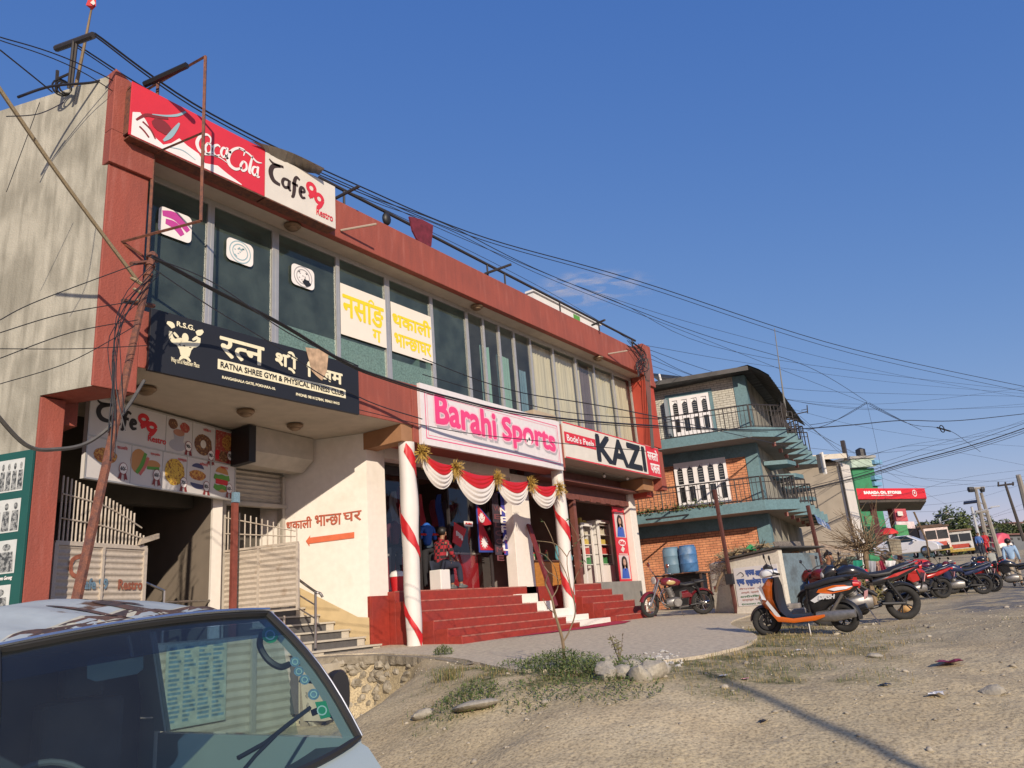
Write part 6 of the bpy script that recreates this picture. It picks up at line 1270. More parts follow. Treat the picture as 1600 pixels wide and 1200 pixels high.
def classic_bike(name, label, C, st=.5):
    T = thing(name, label, 'motorcycle'); xf_, xr = .68, -.69
    wheel(T, xf_, .255, .052, False, steer=st, disc_=True); wheel(T, xr, .25, .06, False)
    S_ = Matrix.Translation((.42,0,0)) @ Matrix.Rotation(st*.0,4,'Z') @ Matrix.Translation((-.42,0,0))
    fender(T, xf_, .345, .307, .07, math.radians(20), math.radians(175), C, st); fender(T, xr, .36, .31, .085, math.radians(-5), math.radians(150), C)
    mb = MB()
    for y in (-.1,.1): mb.tube([(xf_,y,.31),(.5,y,.72),(.42,y,.95)], [.026,.028,.028], 8); 
    build('front_fork', mb, CHR, T, smooth=True, local=True)
    mb = MB(); mb.tube([(.40,0,.90),(.05,0,.80),(-.45,0,.72),(xr+.1,0,.62)], .024, 8); mb.tube([(.42,0,.80),(.28,0,.35),(.15,0,.20),(-.35,0,.22),(-.42,0,.70)], .022, 8); 
    for y in (-.11,.11): mb.tube([(-.35,y,.27),(xr,y,.31)], .022, 6); mb.tube([(xr+.02,y*1.15,.36),(-.55,y*1.1,.72)], .03, 8)
    build('frame', mb, BLACK, T, smooth=True, local=True)
    mb = MB(); mb.loft([(-.14,.83,.06,.06,2),(-.05,.85,.115,.09,2.3),(.12,.87,.14,.115,2.3),(.28,.88,.13,.105,2.3),(.37,.88,.07,.07,2)], 18); tk = build('fuel_tank', mb, C, T, smooth=True, local=True)
    mb = MB(); 
    for y in (-1,1): mb.ball((.12,y*.128,.86), (.12,.018,.055), 14, 8)
    build('tank_badge', mb, paint('gold_badge', (.42,.30,.12)), tk, smooth=True, local=True)
    mb = MB(); mb.loft([(-.52,.80,.09,.03,2.6),(-.45,.80,.14,.045,2.6),(-.25,.78,.14,.045,2.6),(-.12,.80,.10,.04,2.6)], 16); mb.loft([(-.84,.86,.08,.03,2.6),(-.75,.86,.12,.04,2.6),(-.58,.84,.12,.045,2.6),(-.50,.83,.09,.035,2.6)], 16); build('seat', mb, SEATM, T, smooth=True, local=True)
    mb = MB(); mb.loft([(-.12,.36,.09,.10,3),(.0,.36,.12,.12,3),(.18,.35,.12,.11,3),(.26,.34,.08,.08,3)], 14)
    for k in range(8): mb.lathe([(.085+.012*(k%2),-.012),(.085+.012*(k%2),.012)], (.10+.012*k,0,.50+.030*k), (.25,0,1), 14)
    mb.lathe([(.115,-.03),(.13,0),(.115,.03)], (.10,-.13,.37), (0,1,0), 18); mb.lathe([(.10,-.03),(.115,0),(.10,.03)], (-.02,.14,.36), (0,1,0), 18); build('engine', mb, ENG, T, smooth=True, local=True)
    mb = MB(); mb.tube(smooth_pts([(.20,-.10,.66),(.34,-.14,.50),(.26,-.16,.24),(-.05,-.17,.20),(-.45,-.17,.24)],5), .022, 8); mb.tube([(-.40,-.17,.24),(-.52,-.18,.25),(-1.02,-.18,.29)], [.024,.05,.045], 10); build('exhaust', mb, CHR, T, smooth=True, local=True)
    mb = MB(); mb.loft([(-.40,.50,.14,.05,3),(-.30,.54,.15,.10,3),(-.14,.52,.14,.09,3)], 14); build('side_cover', mb, C, T, smooth=True, local=True)
    hs = Matrix.Translation((.42,0,0)) @ Matrix.Rotation(st,4,'Z')
    mb = MB(); mb.tube(smooth_pts([(-.18,-.38,1.07),(-.06,-.26,1.10),(.0,-.08,1.02),(.0,.08,1.02),(-.06,.26,1.10),(-.18,.38,1.07)],5), .013, 8); build('handlebar', mb.xf(hs), CHR, T, smooth=True, local=True)
    mb = MB(); 
    for y in (-1,1): mb.tube([(-.18,.38*y,1.07),(-.09,.29*y,1.095)], .019, 8)
    build('grip', mb.xf(hs), BLACK, T, local=True)
    mb = MB(); mb.lathe([(.02,-.13),(.075,-.08),(.098,.0),(.10,.02)], (.14,0,.93), (1,0,0), 18); hl = build('headlight', mb.xf(hs), C, T, smooth=True, local=True); mb = MB(); mb.lathe([(.098,.02),(.085,.035),(.001,.05)], (.14,0,.93), (1,0,0), 18); build('lens', mb.xf(hs), mat('lamp_glass', (.5,.5,.48)), hl, smooth=True, local=True)
    mb = MB(); mb.lathe([(.001,-.03),(.065,-.02),(.065,.01)], (.02,.0,1.03), (0,0,1), 14); build('gauge', mb.xf(hs), BLACK, T, smooth=True, local=True)
    for y in (-1,1):
        mb = MB(); mb.tube([(-.07,.27*y,1.09),(-.02,.36*y,1.26)], .007, 5); mb.lathe([(.001,-.012),(.055,-.01),(.06,.004),(.001,.006)], (-.02,.36*y,1.30), (-1,.1*y,.1), 14); build('mirror', mb.xf(hs), CHR, T, smooth=True, local=True)
    mb = MB(); mb.box((-1.07,-.05,.60),(-1.02,.05,.68)); build('tail_light', mb, paint('tail_red', (.5,.02,.02), .3), T, local=True, bevel=.01)
    mb = MB(); mb.tube([(-.05,.1,.25),(-.12,.32,.0)], .012, 5); build('kickstand', mb, STEEL, T, local=True)
    mb = MB(); 
    for y in (-.16,.16): mb.tube(smooth_pts([(.30,y*.4,.70),(.42,y,.60),(.42,y,.42),(.28,y,.33),(.22,y*.4,.35)],5), .012, 6)
    build('crash_guard', mb, CHR, T, smooth=True, local=True)
    return T
def sport_bike(name, label, C, acc=None, st=.25, plate=True):
    T = thing(name, label, 'motorcycle'); acc = acc or C; xf_, xr = .66, -.66; U = []
    wheel(T, xf_, .245, .05, True, steer=st, disc_=True); wheel(T, xr, .24, .062, True)
    fender(T, xf_, .32, .295, .065, math.radians(30), math.radians(160), PLASTIC, st); fender(T, xr, .345, .30, .07, math.radians(60), math.radians(150), PLASTIC)
    mb = MB()
    for y in (-.1,.1): mb.tube([(xf_,y,.30),(.46,y,.85)], .026, 8)
    build('front_fork', mb, BLACK, T, smooth=True, local=True)
    mb = MB(); mb.tube([(.40,0,.86),(.1,0,.70),(-.25,0,.45)], .03, 8); mb.tube([(.40,0,.78),(.25,0,.35),(0,0,.22),(-.3,0,.28)], .022, 8); mb.tube([(-.1,0,.68),(-.75,0,.80)], .022, 6)
    for y in (-.11,.11): mb.tube([(-.28,y,.32),(xr,y,.30)], .025, 6); mb.tube([(xr+.03,y*1.1,.34),(-.42,y,.70)], .024, 8)
    build('frame', mb, BLACK, T, smooth=True, local=True)
    mb = MB(); mb.loft([(-.20,.76,.07,.05,2.4),(-.08,.83,.13,.09,2.6),(.10,.88,.165,.125,2.6),(.24,.89,.16,.12,2.5),(.38,.86,.07,.07,2.2)], 18); build('fuel_tank', mb, C, T, smooth=True, local=True)
    mb = MB()
    for y in (-1,1): mb.add([(.40,.13*y,.84),(.10,.17*y,.80),(.06,.16*y,.62),(.30,.14*y,.56),(.44,.09*y,.66)],[(0,1,2,3,4) if y < 0 else (4,3,2,1,0)]); mb.add([(.40,.11*y,.84),(.10,.15*y,.80),(.06,.14*y,.62),(.30,.12*y,.56),(.44,.07*y,.66)],[(4,3,2,1,0) if y < 0 else (0,1,2,3,4)])
    build('tank_shroud', mb, acc, T, local=True)
    mb = MB(); mb.loft([(-.95,.93,.05,.02,2.6),(-.80,.93,.11,.035,2.6),(-.55,.86,.13,.045,2.6),(-.48,.82,.13,.045,2.6),(-.25,.80,.13,.045,2.6),(-.12,.81,.09,.04,2.6)], 16); build('seat', mb, SEATM, T, smooth=True, local=True)
    mb = MB(); mb.loft([(-1.02,.88,.03,.02,2.4),(-.85,.83,.09,.05,2.6),(-.60,.76,.12,.07,2.6),(-.30,.70,.12,.08,2.6),(-.18,.68,.10,.06,2.6)], 16); tl = build('tail_fairing', mb, C, T, smooth=True, local=True)
    mb = MB(); 
    for y in (-1,1): mb.add([(-.95,.075*y,.885),(-.55,.124*y,.80),(-.35,.126*y,.72),(-.60,.124*y,.76)],[(0,1,2,3) if y < 0 else (3,2,1,0)])
    build('stripe', mb, acc, tl, local=True)
    mb = MB(); mb.box((-1.06,-.05,.84),(-1.01,.05,.90)); build('tail_light', mb, paint('tail_red', (.5,.02,.02)), T, local=True, bevel=.01)
    if plate: mb = MB(); mb.obox((-1.06,0,.70), (.006,.09,.07), ((1,0,.3),(0,1,0),(-.3,0,1))); pl_ = build('number_plate', mb, paint('plate_pink', (.60,.30,.30)), T, local=True); mb = MB(); mb.tube([(-.98,0,.82),(-1.05,0,.62),(-1.0,0,.5)], .018, 5); build('plate_bracket', mb, BLACK, T, local=True)
    mb = MB(); mb.loft([(-.14,.36,.10,.11,3),(.0,.37,.13,.13,3),(.20,.36,.12,.11,3),(.28,.35,.08,.08,3)], 14)
    for k in range(7): mb.lathe([(.08+.012*(k%2),-.012),(.08+.012*(k%2),.012)], (.14+.02*k,0,.50+.022*k), (.6,0,1), 14)
    build('engine', mb, ENG, T, smooth=True, local=True)
    mb = MB(); mb.tube(smooth_pts([(.24,-.08,.55),(.34,-.12,.40),(.2,-.14,.22),(-.1,-.15,.22),(-.4,-.17,.28)],5), .02, 8); mb.tube([(-.38,-.17,.28),(-.46,-.18,.30),(-.92,-.19,.42)], [.024,.052,.045], 10); build('exhaust', mb, PLASTIC, T, smooth=True, local=True)
    hs = Matrix.Translation((.40,0,0)) @ Matrix.Rotation(st,4,'Z')
    mb = MB(); mb.tube(smooth_pts([(-.14,-.36,1.04),(-.04,-.22,1.04),(.0,0,.98),(-.04,.22,1.04),(-.14,.36,1.04)],5), .013, 8); build('handlebar', mb.xf(hs), BLACK, T, smooth=True, local=True)
    mb = MB(); mb.loft([(.02,.92,.10,.10,2.4),(.12,.90,.11,.12,2.6),(.20,.86,.08,.09,2.6),(.24,.84,.03,.04,2.4)], 14); fr = build('front_cowl', mb.xf(hs), C, T, smooth=True, local=True)
    mb = MB(); mb.ball((.20,0,.86), (.045,.075,.065), 12, 8); build('headlight', mb.xf(hs), mat('lamp_glass', (.5,.5,.48)), T, smooth=True, local=True)
    for y in (-1,1):
        mb = MB(); mb.tube([(-.06,.24*y,1.04),(-.02,.33*y,1.20)], .007, 5); mb.ball((-.02,.34*y,1.23), (.015,.06,.038), 12, 6); build('mirror', mb.xf(hs), BLACK, T, smooth=True, local=True)
    mb = MB(); mb.tube([(-.05,.1,.25),(-.12,.32,.0)], .012, 5); build('kickstand', mb, STEEL, T, local=True)
    mb = MB(); 
    for y in (-1,1): mb.tube(smooth_pts([(-.55,.10*y,.86),(-.75,.14*y,.92),(-.98,.09*y,.98)],4), .012, 6)
    build('grab_rail', mb, STEEL, T, smooth=True, local=True)
    return T
def put(T, fx, fy, rx, ry, dz=0, lean=.12, wb=1.32):
    cx, cy = (fx+rx)/2, (fy+ry)/2; h = math.atan2(fy-ry, fx-rx); zf, zr = gh(fx,fy,False) if poly_d(fx,fy,APR) > 0 else apron(fx,fy), gh(rx,ry,False) if poly_d(rx,ry,APR) > 0 else apron(rx,ry)
    T.location = (cx,cy,(zf+zr)/2+dz); T.rotation_euler = (-lean, -math.atan2(zf-zr, wb), h); T.rotation_mode = 'XYZ'
    return T
def onground(x, y, g=-.66, it=6):
    """where the sight line of a wheel meets the ground"""
    p_ = UZ(x, y, g)
    for _ in range(it): z = gh(p_.x,p_.y,False) if poly_d(p_.x,p_.y,APR) > 0 else apron(p_.x,p_.y); p_ = p_*.5+UZ(x, y, z)*.5
    return p_
MRN = mat('maroon_paint', (.14,.012,.018), .2, .08, 5, coat=.6)
b = classic_bike('motorcycle', 'maroon classic motorcycle with chrome engine parked beside the corner shop steps', MRN, .55); F_, R_ = UD(1018,960,20), UD(1098,963,20); put(b, F_.x, F_.y, R_.x, R_.y, 0, .14)
BKR = mat('red_bike_paint', (.38,.02,.018), .25, .08, 5, coat=.5); BKB = mat('black_bike_paint', (.015,.015,.018), .22, .1, 5, coat=.5)
for (kind, x, y, t_, hd, lean, C, A, lab) in (
    (1, 1350,955,13.4, 120, .12, BKB, BKR, 'black motorcycle with thin red stripes directly behind the orange scooter'),
    (1, 1305,944,16.5, 60, .12, mat('dark_red_bike', (.12,.01,.012), .3), None, 'dark red motorcycle half hidden behind the orange scooter seat'),
    (1, 1442,936,23.5, 128, .12, BKR, None, 'red motorcycle with pink number plate and a helmet hung on its handlebar'),
    (1, 1418,931,26.0, 120, .12, BKB, mat('silver_graphic', (.45,.45,.47), .4), 'black motorcycle with silver graphics left of the red motorcycle with pink plate'),
    (1, 1531,934,27.0, 232, .12, BKB, BKR, 'black motorcycle with red tank panels facing the road at the right'),
    (1, 1486,930,29.0, 118, .12, BKB, None, 'plain black motorcycle between the two red ones on the broken asphalt'),
    (1, 1462,924,32.0, 130, .12, mat('plum_bike', (.10,.015,.04), .3), None, 'plum coloured motorcycle in the back row by the grassy bank'),
    (1, 1505,941,24.5, 112, .12, mat('dark_blue_bike', (.02,.03,.08), .3), None, 'dark blue motorcycle in front of the plain black one on the asphalt'),
    (1, 1388,926,24.0, 120, .12, mat('dark_red_bike', (.12,.01,.012), .3), None, 'dark maroon motorcycle under the hung laundry'),
    (1, 1460,930,27.5, 118, .12, BKB, BKR, 'black motorcycle tucked behind the red one with the pink plate'),
    (1, 1590,925,27.5, 100, .12, BKB, None, 'black motorcycle beside the man in the pale blue shirt'),
    (1, 1548,915,33.0, 120, .12, BKB, BKR, 'black and red motorcycle behind the bending figure in grey')):
    b = sport_bike('motorcycle', lab, C, A, random.uniform(-.1,.4)); q = UD(x, y, t_); h = math.radians(hd); q.z = gh(q.x,q.y,False); b.location = q; b.rotation_euler = (-lean, 0, h); b['group'] = 'motorcycles parked on the dirt'
# ---- orange scooter
def scooter():
    T = thing('scooter', 'orange white and black scooter parked on the dirt edge of the concrete', 'scooter'); OR = mat('orange_paint', (.62,.13,.012), .22, .04, 5, coat=.6); WP = mat('white_scooter_paint', (.72,.72,.72), .25, .03, 5, coat=.5); xf_, xr = .63, -.63
    wheel(T, xf_, .185, .052, True, steer=.45, disc_=True); wheel(T, xr, .175, .055, True)
    fender(T, xf_, .265, .245, .085, math.radians(5), math.radians(165), PLASTIC, .15); fender(T, xr, .275, .24, .075, math.radians(80), math.radians(190), PLASTIC)
    mb = MB(); 
    for y in (-.08,.08): mb.tube([(xf_,y,.24),(.52,y,.50)], .022, 6)
    build('front_fork', mb, BLACK, T, local=True)
    # front apron: leaning shield, orange with white edge, black inside
    def sheet(secs, m, name, par=T, th=.03):
        mb = MB(); n = len(secs[0]); vs = [v for s in secs for v in s]; k = len(secs); 
        mb.add(vs, [(i*n+j,(i+1)*n+j,(i+1)*n+j+1,i*n+j+1) for i in range(k-1) for j in range(n-1)]); mb.add([(v[0]-th,v[1],v[2]) for v in vs], [(i*n+j,i*n+j+1,(i+1)*n+j+1,(i+1)*n+j) for i in range(k-1) for j in range(n-1)])
        return build(name, mb, m, par, smooth=True, local=True)
    def sec(x, z, w_, b): return [(x-b, -w_, z), (x-b*.4, -w_*.75, z), (x, -w_*.3, z+.005), (x+.01, 0, z+.005), (x, w_*.3, z+.005), (x-b*.4, w_*.75, z), (x-b, w_, z)]
    ap = sheet([sec(.46,.92,.11,.09), sec(.57,.80,.21,.19), sec(.67,.62,.235,.27), sec(.61,.47,.195,.23), sec(.54,.38,.15,.20)], OR, 'front_apron')
    sheet([sec(.37,.93,.11,.02), sec(.37,.78,.19,.02), sec(.38,.60,.21,.02), sec(.36,.42,.18,.02), sec(.27,.30,.15,.02)], PLASTIC, 'leg_shield')
    mb = MB(); 
    for y in (-1,1): mb.add([(.53,.20*y,.86),(.60,.16*y,.80),(.56,.215*y,.62),(.48,.225*y,.60)],[(0,1,2,3) if y < 0 else (3,2,1,0)]); mb.add([(.46,.232*y,.60),(.50,.225*y,.56),(.36,.21*y,.30),(.30,.215*y,.33)],[(0,1,2,3) if y < 0 else (3,2,1,0)])
    build('white_trim', mb, WP, ap, local=True)
    for y in (-1,1): build('indicator', MB().ball((.60,.10*y,.60), (.035,.05,.035), 10, 6), mat('lamp_glass', (.5,.5,.48)), ap, smooth=True, local=True)
    # floorboard with orange sills
    mb = MB(); mb.loft([(-.22,.30,.18,.04,4),(0,.28,.19,.035,4),(.25,.28,.18,.035,4),(.40,.32,.17,.05,4)], 14); build('floorboard', mb, PLASTIC, T, smooth=True, local=True)
    mb = MB()
    for y in (-1,1): mb.loft([(-.40,.30,.012,.02,2.5,.20*y),(-.25,.27,.016,.04,2.5,.205*y),(.10,.25,.016,.035,2.5,.21*y),(.36,.29,.016,.045,2.5,.21*y),(.47,.42,.012,.03,2.5,.19*y)], 8)
    build('sill', mb, OR, T, smooth=True, local=True)
    mb = MB(); mb.loft([(-.96,.72,.04,.03,2.6),(-.85,.70,.10,.09,2.8),(-.60,.64,.155,.15,3),(-.35,.56,.165,.21,3),(-.22,.52,.15,.24,3),(-.16,.50,.10,.20,3)], 20); bd = build('rear_body', mb, PLASTIC, T, smooth=True, local=True)
    for y in (-1,1):
        P_ = lambda x, z, o=.004: (x, y*(.168+o), z)
        mb = MB(); mb.add([(-.93,.062*y,.72),(-.62,.162*y,.745),(-.38,.176*y,.70),(-.34,.176*y,.655),(-.55,.172*y,.62),(-.84,.125*y,.655)], [(0,1,2,3,4,5) if y > 0 else (5,4,3,2,1,0)]); build('side_panel', mb, OR, bd, local=True)
        mb = MB(); mb.add([(-.90,.085*y,.705),(-.66,.160*y,.715),(-.52,.180*y,.69),(-.62,.178*y,.66),(-.80,.145*y,.672)], [(0,1,2,3,4) if y > 0 else (4,3,2,1,0)]); mb.add([(-.40,.186*y,.64),(-.22,.178*y,.54),(-.28,.182*y,.50),(-.58,.182*y,.615)], [(0,1,2,3) if y > 0 else (3,2,1,0)]); build('side_stripe', mb, WP, bd, local=True)
    class SP: 
        def __init__(s, y): s.y = y
        def at(s, a, z, off): return Vector((-a*s.y if s.y > 0 else a, s.y*(.192+off), z))
    tm = text_mb('DASH', SP(1), .36, .55, .62, .61, .004, bold=.006, shear=.3); build('lettering', tm, WP, bd, local=True)
    tm = text_mb('DASH', SP(-1), -.62, .55, -.36, .61, .004, bold=.006, shear=.3); build('lettering', tm, WP, bd, local=True)
    mb = MB(); mb.loft([(-.88,.83,.07,.03,2.6),(-.78,.83,.13,.045,2.8),(-.50,.80,.145,.055,2.8),(-.30,.75,.15,.06,2.8),(-.14,.73,.11,.05,2.6)], 18); build('seat', mb, SEATM, T, smooth=True, local=True)
    mb = MB(); mb.tube(smooth_pts([(-.72,-.11,.84),(-.95,-.10,.86),(-.99,0,.87),(-.95,.10,.86),(-.72,.11,.84)],4), .014, 6); build('grab_rail', mb, BLACK, T, smooth=True, local=True)
    mb = MB(); mb.loft([(-.98,.72,.06,.03,3),(-.90,.73,.11,.045,3)], 12); build('tail_light', mb, paint('tail_red', (.5,.02,.02)), T, smooth=True, local=True)
    mb = MB(); mb.loft([(-.85,.30,.05,.06,3,.12),(-.55,.28,.08,.09,3,.12),(-.25,.28,.08,.08,3,.08)], 12); build('engine', mb, ENG, T, smooth=True, local=True)
    mb = MB(); mb.tube([(-.35,-.14,.24),(-.55,-.17,.26),(-.95,-.19,.36)], [.03,.055,.045], 10); build('exhaust', mb, PLASTIC, T, smooth=True, local=True)
    mb = MB(); mb.tube([(-.50,.14,.34),(-.72,.14,.60)], .028, 8); build('shock_absorber', mb, STEEL, T, local=True)
    mb = MB(); mb.obox((-1.03,0,.55), (.006,.085,.06), ((1,0,.3),(0,1,0),(-.3,0,1))); build('number_plate', mb, paint('plate_pink', (.60,.30,.30)), T, local=True); mb = MB(); mb.tube([(-.92,0,.66),(-1.03,0,.5)], .02, 5); build('plate_bracket', mb, BLACK, T, local=True)
    hs = Matrix.Translation((.42,0,0)) @ Matrix.Rotation(.5,4,'Z')
    mb = MB(); mb.loft([(-.12,1.0,.12,.04,2.6),(-.04,1.02,.19,.06,2.8),(.06,1.02,.17,.075,2.8),(.13,1.0,.12,.06,2.6),(.16,.99,.06,.03,2.4)], 16); cw = build('handle_cowl', mb.xf(hs), WP, T, smooth=True, local=True)
    mb = MB(); mb.ball((.12,0,1.0), (.05,.10,.055), 12, 8); build('headlight', mb.xf(hs), mat('lamp_glass', (.5,.5,.48)), cw, smooth=True, local=True)
    mb = MB(); mb.loft([(-.06,1.09,.11,.02,2.6),(.02,1.12,.12,.05,2.4),(.08,1.09,.08,.04,2.4)], 14); build('visor', mb.xf(hs), BLACK, cw, smooth=True, local=True)
    mb = MB(); mb.tube([(-.10,-.36,1.0),(-.03,-.15,1.02),(-.03,.15,1.02),(-.10,.36,1.0)], .018, 8); build('handlebar', mb.xf(hs), BLACK, T, smooth=True, local=True)
    for y in (-1,1): mb = MB(); mb.tube([(-.04,.22*y,1.03),(.0,.30*y,1.24)], .007, 5); mb.ball((.0,.31*y,1.27), (.016,.065,.045), 12, 6); build('mirror', mb.xf(hs), BLACK, T, smooth=True, local=True)
    mb = MB(); mb.tube([(-.10,.14,.22),(-.14,.26,.0)], .012, 5); build('kickstand', mb, STEEL, T, local=True)
    return T
s = scooter(); F_ = onground(1262,991,-.66); s.location = F_; s.rotation_euler = (-.10, 0, math.radians(86)); s.scale = (.95,.95,.95)
# helmets
def helmet(x, y, t_, m, lab):
    T = thing('helmet', lab, 'helmet', UD(x,y,t_), group='helmets hung on motorcycles'); c = UD(x,y,t_); mb = MB(); mb.ball(c, (.13,.125,.13), 16, 10); build('shell', mb, m, T, smooth=True); mb = MB(); mb.ball(c+Vector((-.045,-.05,-.02)), (.10,.09,.055), 14, 6); build('visor', mb, mat('visor', (.05,.05,.055), .1), T, smooth=True)
helmet(1411,880,23, NAVY, 'navy blue helmet on the handlebar above the red motorcycle'); helmet(1478,883,26, mat('helmet_maroon', (.12,.02,.03), .3), 'dark maroon helmet among the parked motorcycles'); helmet(1522,884,26.5, BKB, 'glossy black helmet on the motorcycle facing the road'); helmet(1323,892,15.6, mat('helmet_white', (.6,.6,.62), .2), 'white and blue helmet on the dark red motorcycle behind the scooter'); helmet(1407,893,22.5, WHITE, 'white open face helmet hung low on the red motorcycle')
# ---- white car, two trucks, pink rickshaw far up the road
def wheelat(T, c, R, ax): w_ = build('wheel', MB().torus(c, R*.78, R*.26, ax, 22, 8), TYRE, T, smooth=True); build('rim', MB().lathe([(R*.62,-.06),(R*.62,.09),(R*.2,.11),(.01,.12)], c, ax, 14), CHR, w_, smooth=True)
def local_frame(pA, pB):
    d = Vector((pB.x-pA.x, pB.y-pA.y, 0)).normalized(); n = Vector((d.y,-d.x,0)); return d, n
A_, B_ = UD(1398,868,55), UD(1476,868,53.0); d, n = local_frame(A_, B_); gz = UD(1440,868,54).z-.02; A_ = UD(1474,867,53)-d*4.2
T = thing('white_car', 'white hatchback car parked on the raised road above the grassy bank', 'car', (A_.x,A_.y,gz))
def cp(a, o, z): return Vector((A_.x,A_.y,gz))+d*a+n*o+Vector((0,0,z))
def car_loft(secs, m, name, par, y0=-.85, y1=.85, ins=0):
    mb = MB(); k = len(secs)
    vs = [cp(a,y1-ins*max(0,(z-.9)),z) for a,z in secs]+[cp(a,y0+ins*max(0,(z-.9)),z) for a,z in secs]
    mb.add(vs, [tuple(range(k)), tuple(range(k,2*k))[::-1]]+[(i,k+i,k+(i+1)%k,(i+1)%k) for i in range(k)]); return build(name, mb, m, par, bevel=.05)
WC = mat('white_car_paint', (.62,.62,.64), .25, .03, coat=.5)
bd = car_loft([(0,.35),(0,.85),(.3,.95),(1.0,1.30),(1.5,1.47),(2.3,1.47),(3.1,1.02),(3.9,.85),(4.2,.62),(4.2,.3),(3.75,.25),(.5,.25)], WC, 'body', T, ins=.35)
mb = MB(); mb.add([cp(a,.855-.35*(z-.9)+.01,z) for a,z in ((.75,1.0),(1.15,1.30),(1.6,1.41),(2.25,1.41),(2.95,1.0))],[(0,1,2,3,4)]); build('side_window', mb, mat('car_glass', (.02,.03,.035), .1), T)
mb = MB(); mb.add([cp(2.32,.62,1.43),cp(3.02,.70,1.04),cp(3.02,-.70,1.04),cp(2.32,-.62,1.43)],[(0,1,2,3)]); build('windscreen', mb, mat('car_glass', (.02,.03,.035)), T)
wheelat(T, cp(3.35,.80,.30), .33, n); wheelat(T, cp(.75,.80,.30), .33, n)
mb = MB(); mb.ball(cp(3.98,.62,.68), .14, 10, 6); build('headlight', mb, mat('lamp_glass', (.5,.5,.48)), T, smooth=True); mb = MB(); mb.ball(cp(2.75,.98,1.0), (.12,.1,.08), 8, 6); build('mirror', mb, WC, T, smooth=True)
mb = MB(); mb.box(*[tuple(q) for q in (cp(4.2,0,.3)-Vector((.06,.5,0)), cp(4.2,0,.55)+Vector((.06,.5,0)))]); build('grille', mb, BLACK, T)
def truck(lab, cx, cy, t_, W, Hc, C, C2, bed):
    c = UD(cx, cy, t_); gz = c.z; f = Vector((-c.x,-c.y,0)).normalized(); f = Matrix.Rotation(math.radians(18 if bed else 4),3,'Z') @ f; s = Vector((-f.y,f.x,0)); T = thing('truck', lab, 'truck', c, group='trucks waiting on the far road')
    def q(a, o, z): return c+s*a+f*o+Vector((0,0,z))
    def bx_(a0,a1,o0,o1,z0,z1,m,name,par=T,bv=.03): 
        mb = MB(); vs = [q(a,o,z) for z in (z0,z1) for (a,o) in ((a0,o0),(a1,o0),(a1,o1),(a0,o1))]; mb.add(vs, [(0,3,2,1),(4,5,6,7),(0,1,5,4),(1,2,6,5),(2,3,7,6),(3,0,4,7)]); return build(name, mb, m, par, bevel=bv)
    bx_(-W/2,W/2,-1.6,0,.7,Hc,C,'cab'); bx_(-W/2-.1,W/2+.1,-6.5,-1.7,.9,Hc+(.45 if bed else .1),C2,'cargo_body'); bx_(-W/2-.15,W/2+.15,-1.8,.15,Hc+.02,Hc+.22,C2,'roof_board')
    g = mat('car_glass', (.02,.03,.035)); w_ = bx_(-W/2+.12,-.05,.01,.03,Hc*.58,Hc*.9,g,'windscreen',bv=0); bx_(.05,W/2-.12,.01,.03,Hc*.58,Hc*.9,g,'windscreen',bv=0)
    bx_(-W/2+.4,W/2-.4,.02,.06,Hc*.32,Hc*.48,mat('truck_red_trim', (.40,.05,.03), .6, .3, 6),'grille'); bx_(-W/2,W/2,.05,.25,.45,.75,mat('truck_bumper', (.40,.28,.06), .6, .3, 5),'bumper')
    for a in (-W/2+.3,W/2-.3): mb = MB(); mb.ball(q(a,.1,Hc*.38), (.16,.12,.16), 10, 6); build('headlight', mb, mat('lamp_glass', (.5,.5,.48)), T, smooth=True)
    for a in (-W/2+.2,W/2-.2):
        for o in (-.9,-4.8): wheelat(T, q(a,o,.48), .48, s)
truck('truck with white and pink cab and dark wooden body behind the white car', 1471,867,84, 2.5, 2.95, mat('truck_pinkwhite', (.62,.50,.47), .5, .25, 2.5), mat('truck_dark_wood', (.10,.06,.04), .8, .3, 2), True)
truck('pale grey truck with twin windscreen panes and yellow bumper nearest the street lamp', 1505,868,88, 2.6, 2.7, mat('truck_pale', (.52,.52,.50), .5, .15, 2.5), mat('truck_brown', (.20,.13,.09), .8, .3, 2), False)
c = UD(1566,862,85); T = thing('auto_rickshaw', 'pink three wheeled vehicle beyond the utility poles', 'rickshaw', c); PKM = mat('pink_vehicle', (.55,.08,.12), .5, .2, 2)
mb = MB(); mb.loft([(-1.1,1.25,.5,.6,6),(-.2,1.3,.56,.72,6),(.55,1.15,.52,.6,5),(1.0,.8,.3,.3,3)], 16); mb.xf(Matrix.Translation(c) @ Matrix.Rotation(2.6,4,'Z')); build('body', mb, PKM, T, smooth=True); mb = MB(); mb.loft([(-1.1,1.0,.62,.25,4),(.5,1.0,.66,.3,4),(.9,.9,.5,.25,3)], 14).xf(Matrix.Translation(c) @ Matrix.Rotation(2.6,4,'Z') @ Matrix.Translation((0,0,-.35))); build('lower_body', mb, WHITE, T, smooth=True)
for o in (-.9,.5): wheelat(T, c+Vector((-.5,o,.3)), .32, (1,0,0))
# pole behind the photographer whose long shadow crosses the dirt
tip = onground(1085,1046,-.8); hh_ = 8.2; bse = Vector((tip.x,tip.y,0))-Vector((.85,1.0,0))*((hh_-.8)/.56)
T = thing('utility_pole', 'slim iron pole standing behind the viewer whose shadow crosses the dirt', 'utility pole', (bse.x,bse.y,-1.5)); mb = MB(); mb.tube([(bse.x,bse.y,-1.6),(bse.x,bse.y,hh_-1.6)], [.075,.05], 8); build('pole', mb, IRON, T)
